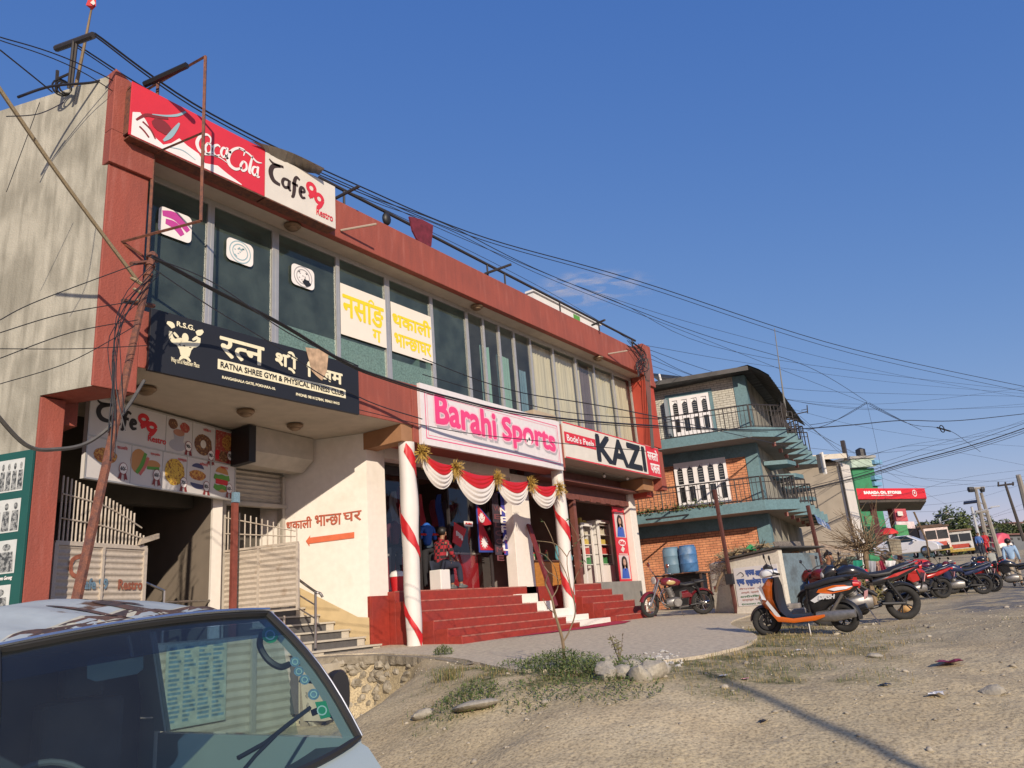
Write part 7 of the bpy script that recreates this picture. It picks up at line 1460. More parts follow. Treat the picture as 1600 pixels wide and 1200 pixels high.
# ================================================================== gates, hand rail
GT = mat('gate_paint', (.48,.42,.35), .55, .1, 4, col2=(.34,.26,.19), mix=(.6,.75))
P = Pl((5.10,11.30), (8.84,12.28)); q = [P.hit(*c) for c in ((85,846),(228,858),(97,745),(210,812))]
T = thing('sliding_gate', 'beige gate with slatted panel and curved bars before the dark inner stair', 'gate', (5.3,11.4,-.4))
a0, a1 = q[0][0], q[1][0]; zt = (q[0][1]+q[1][1])/2; mb = MB(); n = 22
for k in range(n+1):
    a = a0+.06+(a1-a0-.12)*k/n; z1 = q[2][1]+.02+(q[3][1]-q[2][1])*(k/n)**1.2-(.25 if k > n-3 else 0); c = P.at(a,0,0); mb.tube([P.at(a,zt,0),P.at(a,z1,0)], .014, 6)
for f in (.35,.72): mb.tube(smooth_pts([P.at(a0+.05,zt+(q[2][1]-zt)*f+.02,0.015),P.at((a0+a1)/2,zt+(q[2][1]-zt)*f*.86,0.015),P.at(a1-.12,zt+(q[3][1]-zt)*f,0.015)],5), .012, 5)
build('bars', mb, GT, T)
mb = MB(); vs = []; m = 64
for k in range(m+1): zz = zt-.02-1.15*k/m; vs += [P.at(a0,zz,.012*math.sin(k*PI/2.5)), P.at(a1,zz,.012*math.sin(k*PI/2.5))]
mb.add(vs, [(2*k,2*k+1,2*k+3,2*k+2) for k in range(m)]); build('slatted_panel', mb, GT, T)
mb = MB(); mb.pbox(P, a0,zt-.03,a1,zt+.03,-.03,.03); mb.pbox(P, a0-.01,-.7,a0+.05,zt,-.031,.031); mb.pbox(P, a1-.05,-.7,a1+.01,zt,-.031,.031); mb.pbox(P, (a0+a1)/2-.02,-.7,(a0+a1)/2+.02,zt-.03,-.032,.032); build('frame', mb, GT, T)
mb = MB()
for k, c in enumerate((paint('faded_red', (.35,.08,.05)), paint('faded_blue', (.08,.15,.25)))): pass
stroke(mb, P, [P.hit(x,y) for x,y in ((128,868),(112,875),(110,895),(124,902),(134,892))], .06, .02); build('faded_emblem', mb, mat('faded_rust_paint', (.30,.10,.06), .8, .4, 12), T)
build('faded_lettering', text_mb('Cafe 99', P, P.hit(122,890)[0], zt-.62, P.hit(168,890)[0], zt-.48, .02, bold=.008), mat('faded_blue_paint', (.12,.20,.27), .8, .4, 12), T); build('faded_lettering', text_mb('Restro', P, P.hit(185,890)[0], zt-.63, P.hit(222,890)[0], zt-.49, .02, bold=.008), mat('faded_rust_paint', (.30,.10,.06)), T)
T = thing('wood_scrap', 'broken pale board wedged on top of the slatted gate', 'board', P.at(a1-.1,zt,.1)); mb = MB(); mb.add([P.at(*P.hit(x,y),o) for o in (.03,.08) for x,y in ((212,852),(216,842),(243,834),(243,842))], [(0,1,2,3),(7,6,5,4),(0,4,5,1),(1,5,6,2),(2,6,7,3),(3,7,4,0)]); build('board', mb, mat('pale_wood', (.45,.38,.30), .8), T)
# open leaf parallel to the side wall
g0 = UY(466,850,11.05); d = Vector((math.cos(math.radians(105.3)), math.sin(math.radians(105.3)), 0)); gl = g0+d*2.2
P = Pl((gl.x,gl.y),(g0.x,g0.y)); q = [P.hit(*c) for c in ((345,862),(466,848),(467,948),(347,795),(457,826))]
T = thing('gate_leaf', 'open beige gate leaf with slatted panel and vertical bars on the stair beside the arrow', 'gate', (g0.x,g0.y,-.2)); a0, a1 = q[0][0], q[1][0]; zt = (q[0][1]+q[1][1])/2; zb = q[2][1]
mb = MB(); vs = []; m = 46
for k in range(m+1): zz = zt-.03-(zt-zb-.05)*k/m; vs += [P.at(a0,zz,.012*math.sin(k*PI/2)), P.at(a1,zz,.012*math.sin(k*PI/2))]
mb.add(vs, [(2*k,2*k+1,2*k+3,2*k+2) for k in range(m)]); build('slatted_panel', mb, GT, T)
mb = MB()
for (b0,b1) in ((a0-.01,a0+.035),(a1-.035,a1+.01),((a0+a1)/2-.02,(a0+a1)/2+.02)): mb.pbox(P, b0, zb-.02, b1, zt-.02, -.025, .025)
mb.pbox(P, a0,zt-.02,a1,zt+.02,-.025,.025); mb.pbox(P, a0,zb-.05,a1,zb-.02,-.025,.025); build('frame', mb, GT, T)
mb = MB(); n = 13
for k in range(n+1):
    a = a0+.03+(a1-a0-.06)*k/n; mb.tube([P.at(a,zt,0),P.at(a,q[3][1]+(q[4][1]-q[3][1])*k/n,0)], .012, 6)
for f in (.42,.80): mb.tube([P.at(a0+.02,zt+(q[3][1]-zt)*f,.012),P.at(a1-.05,zt+(q[4][1]-zt)*f,.012)], .011, 5)
build('bars', mb, GT, T)
T = thing('post', 'narrow red painted post at the hinge of the open gate leaf', 'post', UY(366,850,12.0)); mb = MB(); a, b = UY(360,785,12.0), UY(371,785,12.0); mb.box((a.x+.03,11.95,-.1),(b.x-.01,12.02,a.z)); build('post', mb, mat('dull_red_post', (.20,.05,.035), .8, .2, 8), T); mb = MB(); mb.box((a.x+.02,11.93,a.z),(b.x,12.0,a.z+.18)); build('label', mb, mat('sticker_blue', (.16,.26,.34)), T)
T = thing('hand_rail', 'steel tube hand rail curving down beside the slate entrance steps', 'handrail', UY(494,1013,10.75)); mb = MB()
mb.tube(smooth_pts([UY(430,876,11.9),UY(466,905,11.2),UY(492,924,10.75),UY(500,927,10.68),UY(504,933,10.66)],5), .024, 8); mb.tube([UY(493,925,10.75),UY(493,1013,10.75)], .022, 8)
for dy in (24,45): mb.tube([UY(440,883+dy,11.7),UY(466,905+dy,11.2),UY(492,924+dy-3,10.75)], .015, 6)
mb.tube([UY(444,962,11.6),UY(444,990,11.6)], .02, 6)
build('tube', mb, STEEL, T, smooth=True)
# ================================================================== draped columns and garland
CW = mat('white_satin', (.66,.62,.58), .6, .05, 3); CR = mat('red_satin', (.50,.015,.02), .5, .08, 4); GOLD = mat('dried_tinsel', (.42,.27,.06), .5, .45, 20)
def column(top, bot, r_, lab, turns, ph0):
    T = thing('column', lab, 'column', bot, group='columns wrapped in white cloth and red ribbon'); n, m = 20, 46; vs = []; rv_ = random.Random(int(bot.x*10))
    def rad(f, a): return r_*(1+.10*noise.noise(Vector((math.cos(a)*1.2,math.sin(a)*1.2,f*5+bot.x)))+.22*math.exp(-((f-.68)/.13)**2)*(.6+.4*math.cos(a+1.2))-.12*math.exp(-((f-.05)/.06)**2))+.006*math.sin(a*9+f*12)
    for j in range(m+1):
        f = j/m; c = bot+(top-bot)*f
        for k in range(n): a = 2*PI*k/n; R_ = rad(f,a); vs.append(c+Vector((math.cos(a)*R_, math.sin(a)*R_, 0)))
    build('drape', MB().add(vs, [(j*n+k,j*n+(k+1)%n,(j+1)*n+(k+1)%n,(j+1)*n+k) for j in range(m) for k in range(n)]), CW, T, smooth=2)
    mb = MB(); m2 = 130; vs = []
    for j in range(m2+1):
        u = j/m2; f = .97-.93*u; a = ph0+turns*2*PI*u; w_ = .045+.025*math.sin(u*19); 
        for e in (-1,-.3,.4,1):
            f2 = f+w_*e*.5; aa = a+.15*e; c = bot+(top-bot)*max(0,f2); R_ = rad(f2,aa)+.012+.005*(abs(e) < .5); vs.append(c+Vector((math.cos(aa)*R_, math.sin(aa)*R_, 0)))
    build('ribbon', mb.add(vs, [(j*4+k,(j+1)*4+k,(j+1)*4+k+1,j*4+k+1) for j in range(m2) for k in range(3)]), CR, T, smooth=2)
c1b = UY(648,1008,10.12); c1t = UY(641,700,10.12); c1b = Vector((c1b.x,10.12,-.52)); c1t = Vector((c1b.x,10.12,3.36)); c2b = UY(893,972,10.15); c2b = Vector((c2b.x,10.15,-.42)); c2t = Vector((c2b.x,10.15,3.36))
column(c1t, c1b, .155, 'white draped column with red spiral ribbon at the left end of the wide red steps', 2.2, -2.6); column(c2t, c2b, .15, 'white draped column with red spiral ribbon between the two flights of red steps', 2.2, -1.0)
nodes = [UY(655,703,9.96), UY(708,727,9.96), UY(773,743,9.96), UY(825,752,9.96), UY(869,758,9.96)]; sag = [.52,.62,.52,.50]
for i in range(4):
    a, b = nodes[i], nodes[i+1]; T = thing('swag', ['leftmost','second','third','rightmost'][i]+' red and white swag hanging under the sports banner', 'garland', (a+b)/2, group='red and white swags over the sports shop'); nu, nv = 22, 16
    for part, v0, v1, m in (('red_cloth',0,.52,CR),('white_cloth',.5,1,CW)):
        vs = []
        for v in range(nv+1):
            f = v0+(v1-v0)*v/nv
            for u in range(nu+1):
                s = u/nu; p_ = a+(b-a)*s; z = -(.08+sag[i]*f)*math.sin(s*PI)**(1-.45*f)-.03*f; yb = -.09*math.sin(f*PI*.9)*math.sin(s*PI)-.022*math.sin(f*42+s*3)*math.sin(s*PI)*(f > .1)
                vs.append(p_+Vector(((s-.5)*.04*f, yb-(.006 if part == 'white_cloth' else 0), z+.0)))
        build(part, MB().add(vs, [(v*(nu+1)+u,v*(nu+1)+u+1,(v+1)*(nu+1)+u+1,(v+1)*(nu+1)+u) for v in range(nv) for u in range(nu)]), m, T, smooth=2)
rt = random.Random(31)
for i, q in enumerate(nodes):
    T = thing('tassel', ['first','second','third','fourth','last'][i]+' dried golden tinsel bunch of the garland counting from the left column', 'tassel', q, group='golden bunches tying the swags'); mb = MB()
    for k in range(150):
        d = Vector((rt.gauss(0,1),rt.gauss(0,.5)-.6,rt.gauss(0,1)+(-.7 if rt.random() < .5 else .35))).normalized(); L_ = rt.uniform(.08,.20)*(1.7 if d.z < -.6 else 1); s = d.cross(Vector((rt.random(),rt.random(),rt.random()))).normalized()*.008; o = q+Vector((0,-.07,-.05))+Vector((rt.gauss(0,.02),0,rt.gauss(0,.03)))
        mb.add([o-s,o+s,o+d*L_+Vector((0,0,-.02))+s*.6,o+d*L_-s*.6], [(0,1,2,3)])
    build('tinsel', mb, GOLD, T)
# ================================================================== sports shop contents
def boxthing(name, lab, cat, lo, hi, m, part='body', bev=.01, grp=None):
    T = thing(name, lab, cat, lo, group=grp); build(part, MB().box(lo,hi), m, T, bevel=bev); return T
RC = mat('counter_red', (.45,.02,.03), .4, .08, 4); DC = [mat('dark_cloth_a', (.022,.022,.028), .9, .3, 4), mat('dark_cloth_b', (.05,.035,.05), .9, .3, 4), mat('dark_cloth_c', (.03,.05,.08), .9, .3, 4), mat('wine_cloth', (.14,.015,.03))]
T = thing('display_counter', 'red display counter with pale top inside the sports shop window', 'counter', (12.3,11.9,.58)); build('body', MB().box((12.0,11.8,.58),(13.0,12.2,1.35)), RC, T, bevel=.01); build('top', MB().box((11.95,11.75,1.352),(13.05,12.25,1.40)), mat('counter_top', (.55,.50,.45), .3), T)
T = thing('display_counter', 'red counter with scribbled front behind the seated person', 'counter', (14.4,11.8,.58)); build('body', MB().box((14.15,11.8,.58),(15.45,12.2,1.42)), RC, T, bevel=.01); build('top', MB().box((14.1,11.75,1.422),(15.5,12.25,1.46)), mat('counter_top', (.55,.50,.45)), T)
rc = random.Random(17)
for k in range(15):
    x = 11.65+.27*k; T = thing('hanging_garment', 'dark sports garment on the crowded rail inside the left shop', 'garment', (x,12.6,1.7), group='dark garments hanging in the sports shop'); n = 8; vs = []
    h = rc.uniform(.6,1.0); z0 = rc.choice((1.6,1.9,2.15)); 
    for j in range(6):
        f = j/5
        for i in range(n): a = i/(n-1); vs.append((x+(a-.5)*(.20+.14*math.sin(min(1,f*3)*PI/2)), 12.45+.05*math.sin(a*9+k)+.04*math.sin(f*5), z0+h*(1-f)))
    mb = MB().add(vs, [(j*n+i,(j+1)*n+i,(j+1)*n+i+1,j*n+i+1) for j in range(5) for i in range(n-1)]); build('cloth', mb, DC[k%4] if k%3 else [RC, mat('blue_garment', (.03,.08,.35), .8), mat('grey_garment', (.30,.30,.32), .8)][k//3%3], T, smooth=2)
T = thing('wall_rack', 'tall dark wall of folded sportswear at the back of the left shop', 'rack', (13.5,14.5,.58)); mb = MB()
for j in range(9): mb.box((11.6,14.3,.7+.3*j),(15.8,14.8,.74+.3*j))
build('shelf', mb, IRON, T); mb = MB()
for j in range(8):
    for i in range(16): 
        if rc.random() < .8: mb.box((11.7+.25*i,14.25,.745+.3*j),(11.9+.25*i,14.7,.745+.3*j+rc.uniform(.08,.2)))
build('folded_stock', mb, mat('mixed_stock', (.10,.05,.06), .9, .9, 1.3), T)
def flagq(P, pts, off): return MB().add([P.at(a,z,off) for a,z in pts]+[P.at(a,z,off-.012) for a,z in pts], [tuple(range(len(pts))), tuple(range(len(pts),2*len(pts)))[::-1]]+[(i,(i+1)%len(pts),len(pts)+(i+1)%len(pts),len(pts)+i) for i in range(len(pts))])
O = (580,680,5); P = FAC(11.42)
T = thing('national_flag', 'crimson double pennon flag with blue border and white sun hung in the shop doorway', 'flag', (14.7,11.4,1.5)); bl = Z(P,*O,[(818,530),(955,690),(870,705),(975,915),(845,915)]); cen = (sum(a for a,z in bl)/5, sum(z for a,z in bl)/5)
build('border', flagq(P, bl, 0), mat('flag_blue', (.03,.06,.28), .7), T); build('cloth', flagq(P, [(cen[0]+(a-cen[0])*.86, cen[1]+(z-cen[1])*.90) for a,z in bl], .012), mat('flag_crimson', (.50,.02,.04), .7), T)
s = Z(P,*O,[(880,840)])[0]; mb = MB(); mb.add([P.at(s[0]+(.16 if k%2 else .09)*math.cos(k*PI/12), s[1]+(.16 if k%2 else .09)*math.sin(k*PI/12), .022) for k in range(24)], [tuple(range(24))]); s = Z(P,*O,[(858,640)])[0]; mb.add([P.at(s[0]+(.10 if k%2 else .06)*math.cos(k*PI/8), s[1]+.02+(.10 if k%2 else .06)*math.sin(k*PI/8), .022) for k in range(16)], [tuple(range(16))]); mb2 = MB(); stroke(mb2, P, [(s[0]-.12,s[1]+.02,.5),(s[0]-.05,s[1]-.09,1.3),(s[0]+.05,s[1]-.09,1.3),(s[0]+.12,s[1]+.02,.5)], .05, .023); build('sun_emblem', mb, BWW, T); build('moon_emblem', mb2, BWW, T)
T = thing('pennant', 'red diamond shaped pennant with white print hanging in the sports shop window', 'pennant', (13.7,11.4,1.5)); dq = Z(P,*O,[(650,680),(745,735),(700,875),(635,835)]); build('cloth', flagq(P, dq, .0), CR, T); mb = MB(); 
for k in range(5): a, z = Z(P,*O,[(668+10*k,765+9*k)])[0]; rect(mb, P, a-.03, z-.06+.02*(k%2), a+.03, z+.05, .006)
build('print', mb, BWW, T)
T = thing('door_sign', 'small white push sign with red letters on the glass door', 'sign', (14.0,11.4,2.0)); q = Z(P,*O,[(726,710),(790,676)]); mb = MB(); mb.pbox(P, q[0][0], q[0][1], q[1][0], q[1][1], 0, .01); build('plate', mb, BWW, T); build('lettering', text_mb('PUSH', P, q[0][0]+.05, q[0][1]+.04, q[1][0]-.05, q[1][1]-.04, .014, bold=.008), INKR, T)
T = thing('scarf', 'blue and red supporters scarf with white capitals hanging by the white pier', 'scarf', (15.6,11.3,1.2)); P = FAC(11.25); q = Z(P,*O,[(1020,935),(1062,455)]); mb = MB(); mb.pbox(P, q[0][0], q[0][1], q[1][0], q[1][1], 0, .015); build('cloth', mb, mat('scarf_blue', (.04,.05,.30), .9, .3, 8, col2=(.35,.02,.08), mix=(.55,.6)), T)
for k, ch in enumerate('NEPAL'): w_ = q[1][0]-q[0][0]; z = q[1][1]-.55-.22*k; build('lettering', text_mb(ch, P, q[0][0]+.04, z, q[1][0]-.04, z+.16, .019, bold=.008), BWW, T)
T = thing('scarf', 'dark scarf with vertical lettering beside the blue supporters scarf', 'scarf', (15.3,11.3,1.2)); q = Z(P,*O,[(970,935),(1002,455)]); mb = MB(); mb.pbox(P, q[0][0], q[0][1], q[1][0], q[1][1], 0, .015); build('cloth', mb, DC[1], T)
for k, ch in enumerate('WELCOME'): z = q[1][1]-.45-.2*k; build('lettering', text_mb(ch, P, q[0][0]+.04, z, q[1][0]-.04, z+.12, .019, bold=.004), mat('dull_ink', (.16,.05,.06)), T)
T = thing('clothes_rail', 'bright red tube display rail with white shoes inside the shop window', 'rail', (12.3,11.7,1.7)); P = FAC(11.7); mb = MB()
for s in ([(380,775),(582,775),(580,860),(560,900)], [(530,800),(530,930)], [(1010,790),(1100,790),(1100,860)]): mb.tube([P.at(a,z,0) for a,z in Z(P,*O,s)], .028, 6)
build('tube', mb, CR, T)
for k, (x, y) in enumerate(((545,905),(570,935),(490,910))): T = thing('shoe', ['white sports shoe at the front of the window display','white sports shoe lying lower in the window display','pale sports shoe left in the window display'][k], 'shoe', UY(580+x/5,680+y/5,11.75)); c = UY(580+x/5,680+y/5,11.75); mb = MB(); mb.ball(c, (.14,.06,.05), 12, 8); mb.ball(c+Vector((.07,0,.05)), (.06,.05,.06), 10, 6); build('upper', mb, WHITE, T, smooth=True); build('sole', MB().box((c.x-.14,c.y-.06,c.z-.065),(c.x+.14,c.y+.06,c.z-.04)), BLACK, T, bevel=.01)
T = boxthing('stool', 'white plastic block stool under the seated person in plaid', 'stool', (13.0,10.95,.58), (13.32,11.27,1.0), WHITE, 'seat', .02)
c = UY(622,940,11.14); T = thing('dust_bin', 'red bin with rounded white lid standing between the cream pier and the draped column', 'bin', (c.x,11.14,.51)); c = Vector((c.x, 11.14, .512)); mb = MB(); mb.lathe([(.11,0),(.15,.36)], c, n=18); build('body', mb, CR, T, smooth=True); mb = MB(); mb.lathe([(.155,.361),(.155,.40),(.12,.46),(.001,.50)], c, n=18); build('lid', mb, WHITE, T, smooth=True)
T = thing('wooden_plank', 'long maroon plank leaning against the white pier beside the stairs', 'plank', UY(868,945,10.0)); a, b = UY(826,820,10.95), UY(868,946,10.0); d = (b-a).normalized(); mb = MB(); s = Vector((1,0,0)); s = (s-d*s.dot(d)).normalized(); mb.obox((a+b)/2, ((b-a).length/2,.065,.03), (d,s,d.cross(s))); build('plank', mb, mat('maroon_wood', (.15,.02,.025), .6, .2, 8), T)
T = thing('red_carpet', 'bright red cloth strip lying at the foot of the wide steps', 'carpet', (14.5,9.0,-.5)); mb = MB(); n = 18; vs = []
for i in range(n+1):
    f = i/n; x = 12.6+5.0*f; y1 = 9.15 if x < 15.6 else 9.15+.25*(x-15.6)/2; y0 = 9.13-.55*math.sin(min(1,f*1.15)*PI*.6)*(1-max(0,f-.8)*3)
    for y in (y0,y1): vs.append((x, y, apron(x,y)+.012+.010*noise.noise(Vector((x*3,y*3,0)))))
mb.add(vs, [(2*i,2*i+2,2*i+3,2*i+1) for i in range(n)]); build('cloth', mb, mat('carpet_red', (.42,.02,.06), .85, .15, 5), T, smooth=2)
# ================================================================== grocery contents
T = thing('drinks_fridge', 'tall white framed drinks fridge with blue side behind the grocery doorway', 'fridge', (20.5,11.6,.6)); P = FAC(11.75); O = (800,640,5); q = Z(P,*O,[(665,860),(770,840),(690,1300),(800,1310)]); x0, x1 = q[0][0], (q[1][0]+q[3][0])/2; z1 = q[0][1]; z0 = .62
build('cabinet', MB().box((x0,12.4,z0),(x1,12.45,z1)).box((x0,11.8,z0),(x0+.05,12.4,z1)), WHITE, T); mb = MB(); mb.box((x1,11.76,z0),(x1+.45,12.42,z1+.25)); build('blue_side', mb, mat('fridge_blue', (.03,.20,.42), .4, .5, 2.5, col2=(.5,.6,.65), mix=(.58,.66)), T)
mb = MB(); 
for (a0,b0,a1,b1) in ((x0-.05,z0,x0+.04,z1),(x1-.06,z0,x1,z1),(x0+.04,z1-.1,x1-.06,z1),(x0+.04,z0,x1-.06,z0+.55)): mb.box((a0,11.72,b0),(a1,11.78,b1))
mb.box((x0-.75,11.9,z0),(x0-.68,11.96,z1-.1)); mb.box((x0-.15,11.9,z0),(x0-.09,11.96,z1-.1)); mb.box((x0-.68,11.9,z1-.2),(x0-.15,11.96,z1-.1)); build('door_frame', mb, WHITE, T)
sc_ = [paint('stock_yellow', (.55,.42,.10)), paint('stock_red', (.45,.06,.05)), paint('stock_green', (.06,.22,.08)), paint('stock_cream', (.55,.50,.38))]
for j in range(5):
    z = z0+.58+.30*j; build('shelf', MB().box((x0,11.8,z),(x1-.06,12.35,z+.02)).box((x0-.68,11.98,z),(x0-.15,12.35,z+.02)), WHITE, T); mb = MB(); x = x0+.06
    while x < x1-.16: w_ = rc.uniform(.06,.12); mb.box((x,11.86,z+.02),(x+w_,12.0,z+rc.uniform(.12,.24))); x += w_+.01
    x = x0-.64
    while x < x0-.24: w_ = rc.uniform(.05,.09); mb.box((x,12.0,z+.02),(x+w_,12.1,z+rc.uniform(.12,.24))); x += w_+.01
    build('stock', mb, sc_[(2,1,0,3,0)[j]], T, bevel=.004)
P = FAC(11.2); O = (800,640,5); T = thing('poster_column', 'tall red poster strip with two portraits and chocolate adverts by the right white pier', 'poster', (22.0,11.2,.6)); q = fitpx(P,O,(812,750),(875,1345),(905,735),(975,1350)); x0, x1 = q[0], 22.46; x0 = x1-.78
mb = MB(); mb.pbox(P, x0, .62, x1, 2.90, -.03, 0); build('panel', mb, CBR, T); hz_ = 2.28
def portrait(zc):
    xm = (x0+x1)/2; mb = MB(); rect(mb, P, x0+.06, zc-.36, x1-.06, zc+.36, .003); build('photo_ground', mb, mat('poster_pale', (.60,.50,.50), .5, .1), T)
    mb = MB(); disc(mb, P, xm, zc+.12, .20, .22, .006, 18, jag=.04); mb.add([P.at(xm-.2,zc-.12,.006),P.at(xm+.2,zc-.12,.006),P.at(xm+.18,zc+.1,.006),P.at(xm-.18,zc+.1,.006)],[(0,1,2,3)]); build('hair_print', mb, paint('hair_ink', (.02,.012,.01)), T)
    mb = MB(); disc(mb, P, xm, zc+.13, .085, .12, .009, 16); mb.add([P.at(xm-.04,zc-.05,.009),P.at(xm+.04,zc-.05,.009),P.at(xm+.04,zc+.06,.009),P.at(xm-.04,zc+.06,.009)],[(0,1,2,3)]); build('face_print', mb, paint('skin_ink', (.55,.33,.24)), T)
    mb = MB(); rect(mb, P, xm-.05, zc+.15, xm-.015, zc+.165, .011); rect(mb, P, xm+.015, zc+.15, xm+.05, zc+.165, .011); rect(mb, P, xm-.025, zc+.065, xm+.025, zc+.08, .011); build('features_print', mb, MAR, T)
    mb = MB(); mb.add([P.at(xm-.27,zc-.34,.010),P.at(xm+.24,zc-.34,.010),P.at(xm+.19,zc-.06,.010),P.at(xm+.04,zc-.02,.010),P.at(xm,zc-.12,.010),P.at(xm-.04,zc-.02,.010),P.at(xm-.2,zc-.08,.010)],[tuple(range(7))]); build('blouse_print', mb, BLUEI, T)
portrait(2.32); portrait(1.06); mb = MB(); disc(mb, P, (x0+x1)/2, 1.80, .24, .10, .004, 20); build('oval', mb, BWW, T); build('lettering', text_mb('KitKat', P, (x0+x1)/2-.18, 1.75, (x0+x1)/2+.18, 1.85, .008, bold=.01, shear=.2), CBR, T)
mb = MB(); xm = (x0+x1)/2; mb.add([P.at(xm-.14,1.58,.004),P.at(xm,1.50,.004),P.at(xm+.14,1.62,.004),P.at(xm,1.70,.004)],[(0,1,2,3)]); rect(mb, P, x0+.1, 1.44, x1-.1, 1.465, .004); rect(mb, P, x0+.1, 2.70, x1-.1, 2.73, .004); build('wafer_print', mb, BW, T)
T = thing('shop_counter', 'orange wooden counter stacked with goods behind the right draped column', 'counter', (18.0,11.3,.58)); c0 = UY(868,900,11.3); build('body', MB().box((17.3,11.35,.58),(19.0,11.9,1.22)), mat('orange_wood', (.42,.17,.03), .5, .2, 6, stretch=(1,1,6)), T, bevel=.01); build('top', MB().box((17.25,11.3,1.222),(19.04,11.95,1.26)), mat('dark_wood_top', (.12,.05,.03), .5), T)
for k in range(9):
    x = 17.35+.10*k+(.05 if k > 4 else 0); h = rc.uniform(.12,.32); T = thing('goods_jar', 'small packet or jar in the row standing on the orange counter', 'jar', (x,11.45,1.262), group='jars and packets on the orange counter'); build('body', MB().lathe([(.035,0),(.042,.02),(.042,h*.8),(.025,h*.85)], (x,11.45+.05*(k%3),1.262), n=10), [paint('jar_orange', (.55,.20,.03)), WHITE, paint('stock_green', (.06,.22,.08)), paint('stock_yellow', (.55,.42,.10))][k%4], T, smooth=True); build('lid', MB().lathe([(.03,h*.86),(.03,h)], (x,11.45+.05*(k%3),1.262), n=10), paint('stock_red', (.45,.06,.05)), T)
T = thing('grocery_shelf', 'dim shelf of small goods at the back of the grocery', 'shelf', (17.5,15,.6)); mb = MB(); mg = MB()
for j in range(7):
    mb.box((16.9,15.0,.9+.36*j),(19.9,15.4,.93+.36*j)); x = 17.0
    while x < 19.7: w_ = rc.uniform(.08,.2); mg.box((x,15.0,.932+.36*j),(x+w_,15.2,.93+.36*j+rc.uniform(.1,.28))); x += w_+.02
build('shelf', mb, BROWN, T); build('stock', mg, mat('mixed_goods', (.30,.20,.10), .7, .95, 2.2), T)
for x, y in ((944,744),(980,748)):
    c = UY(x,y,10.55); T = thing('light_bulb', 'unlit bulb under the corner shop sign, %s one' % ('left' if x < 960 else 'right'), 'bulb', c, group='bulbs under the corner shop sign'); build('glass', MB().ball(c, .05, 12, 8), mat('bulb_glass', (.7,.7,.66), .15), T, smooth=True); build('holder', MB().cyl(c+Vector((0,0,.045)), (c.x,c.y,3.69), .022, n=8), BLACK, T)
# ================================================================== people
SKIN = mat('skin', (.30,.15,.085), .55, .08, 6); HAIR = mat('hair', (.012,.010,.009), .5, .2, 30)
def skinned(name, verts, edges, m, parent, root=0, sub=2):
    """verts: (point, radius)"""
    me = bpy.data.meshes.new(name); T0 = parent.location
    bm = bmesh.new(); ly = bm.verts.layers.skin.verify(); bv = []
    for p_, r_ in verts:
        v = bm.verts.new(Vector(p_)-T0); rr = r_ if isinstance(r_, tuple) else (r_, r_); v[ly].radius = rr; bv.append(v)
    for a, b in edges: bm.edges.new((bv[a], bv[b]))
    bm.verts.ensure_lookup_table(); bm.verts[root][ly].use_root = True
    bm.to_mesh(me); bm.free(); me.materials.append(m); o = bpy.data.objects.new(name, me); COL.objects.link(o); o.parent = parent
    s = o.modifiers.new('skin', 'SKIN'); s.use_smooth_shade = True; s.branch_smoothing = .3; u = o.modifiers.new('sub', 'SUBSURF'); u.levels = sub; u.render_levels = sub
    return o
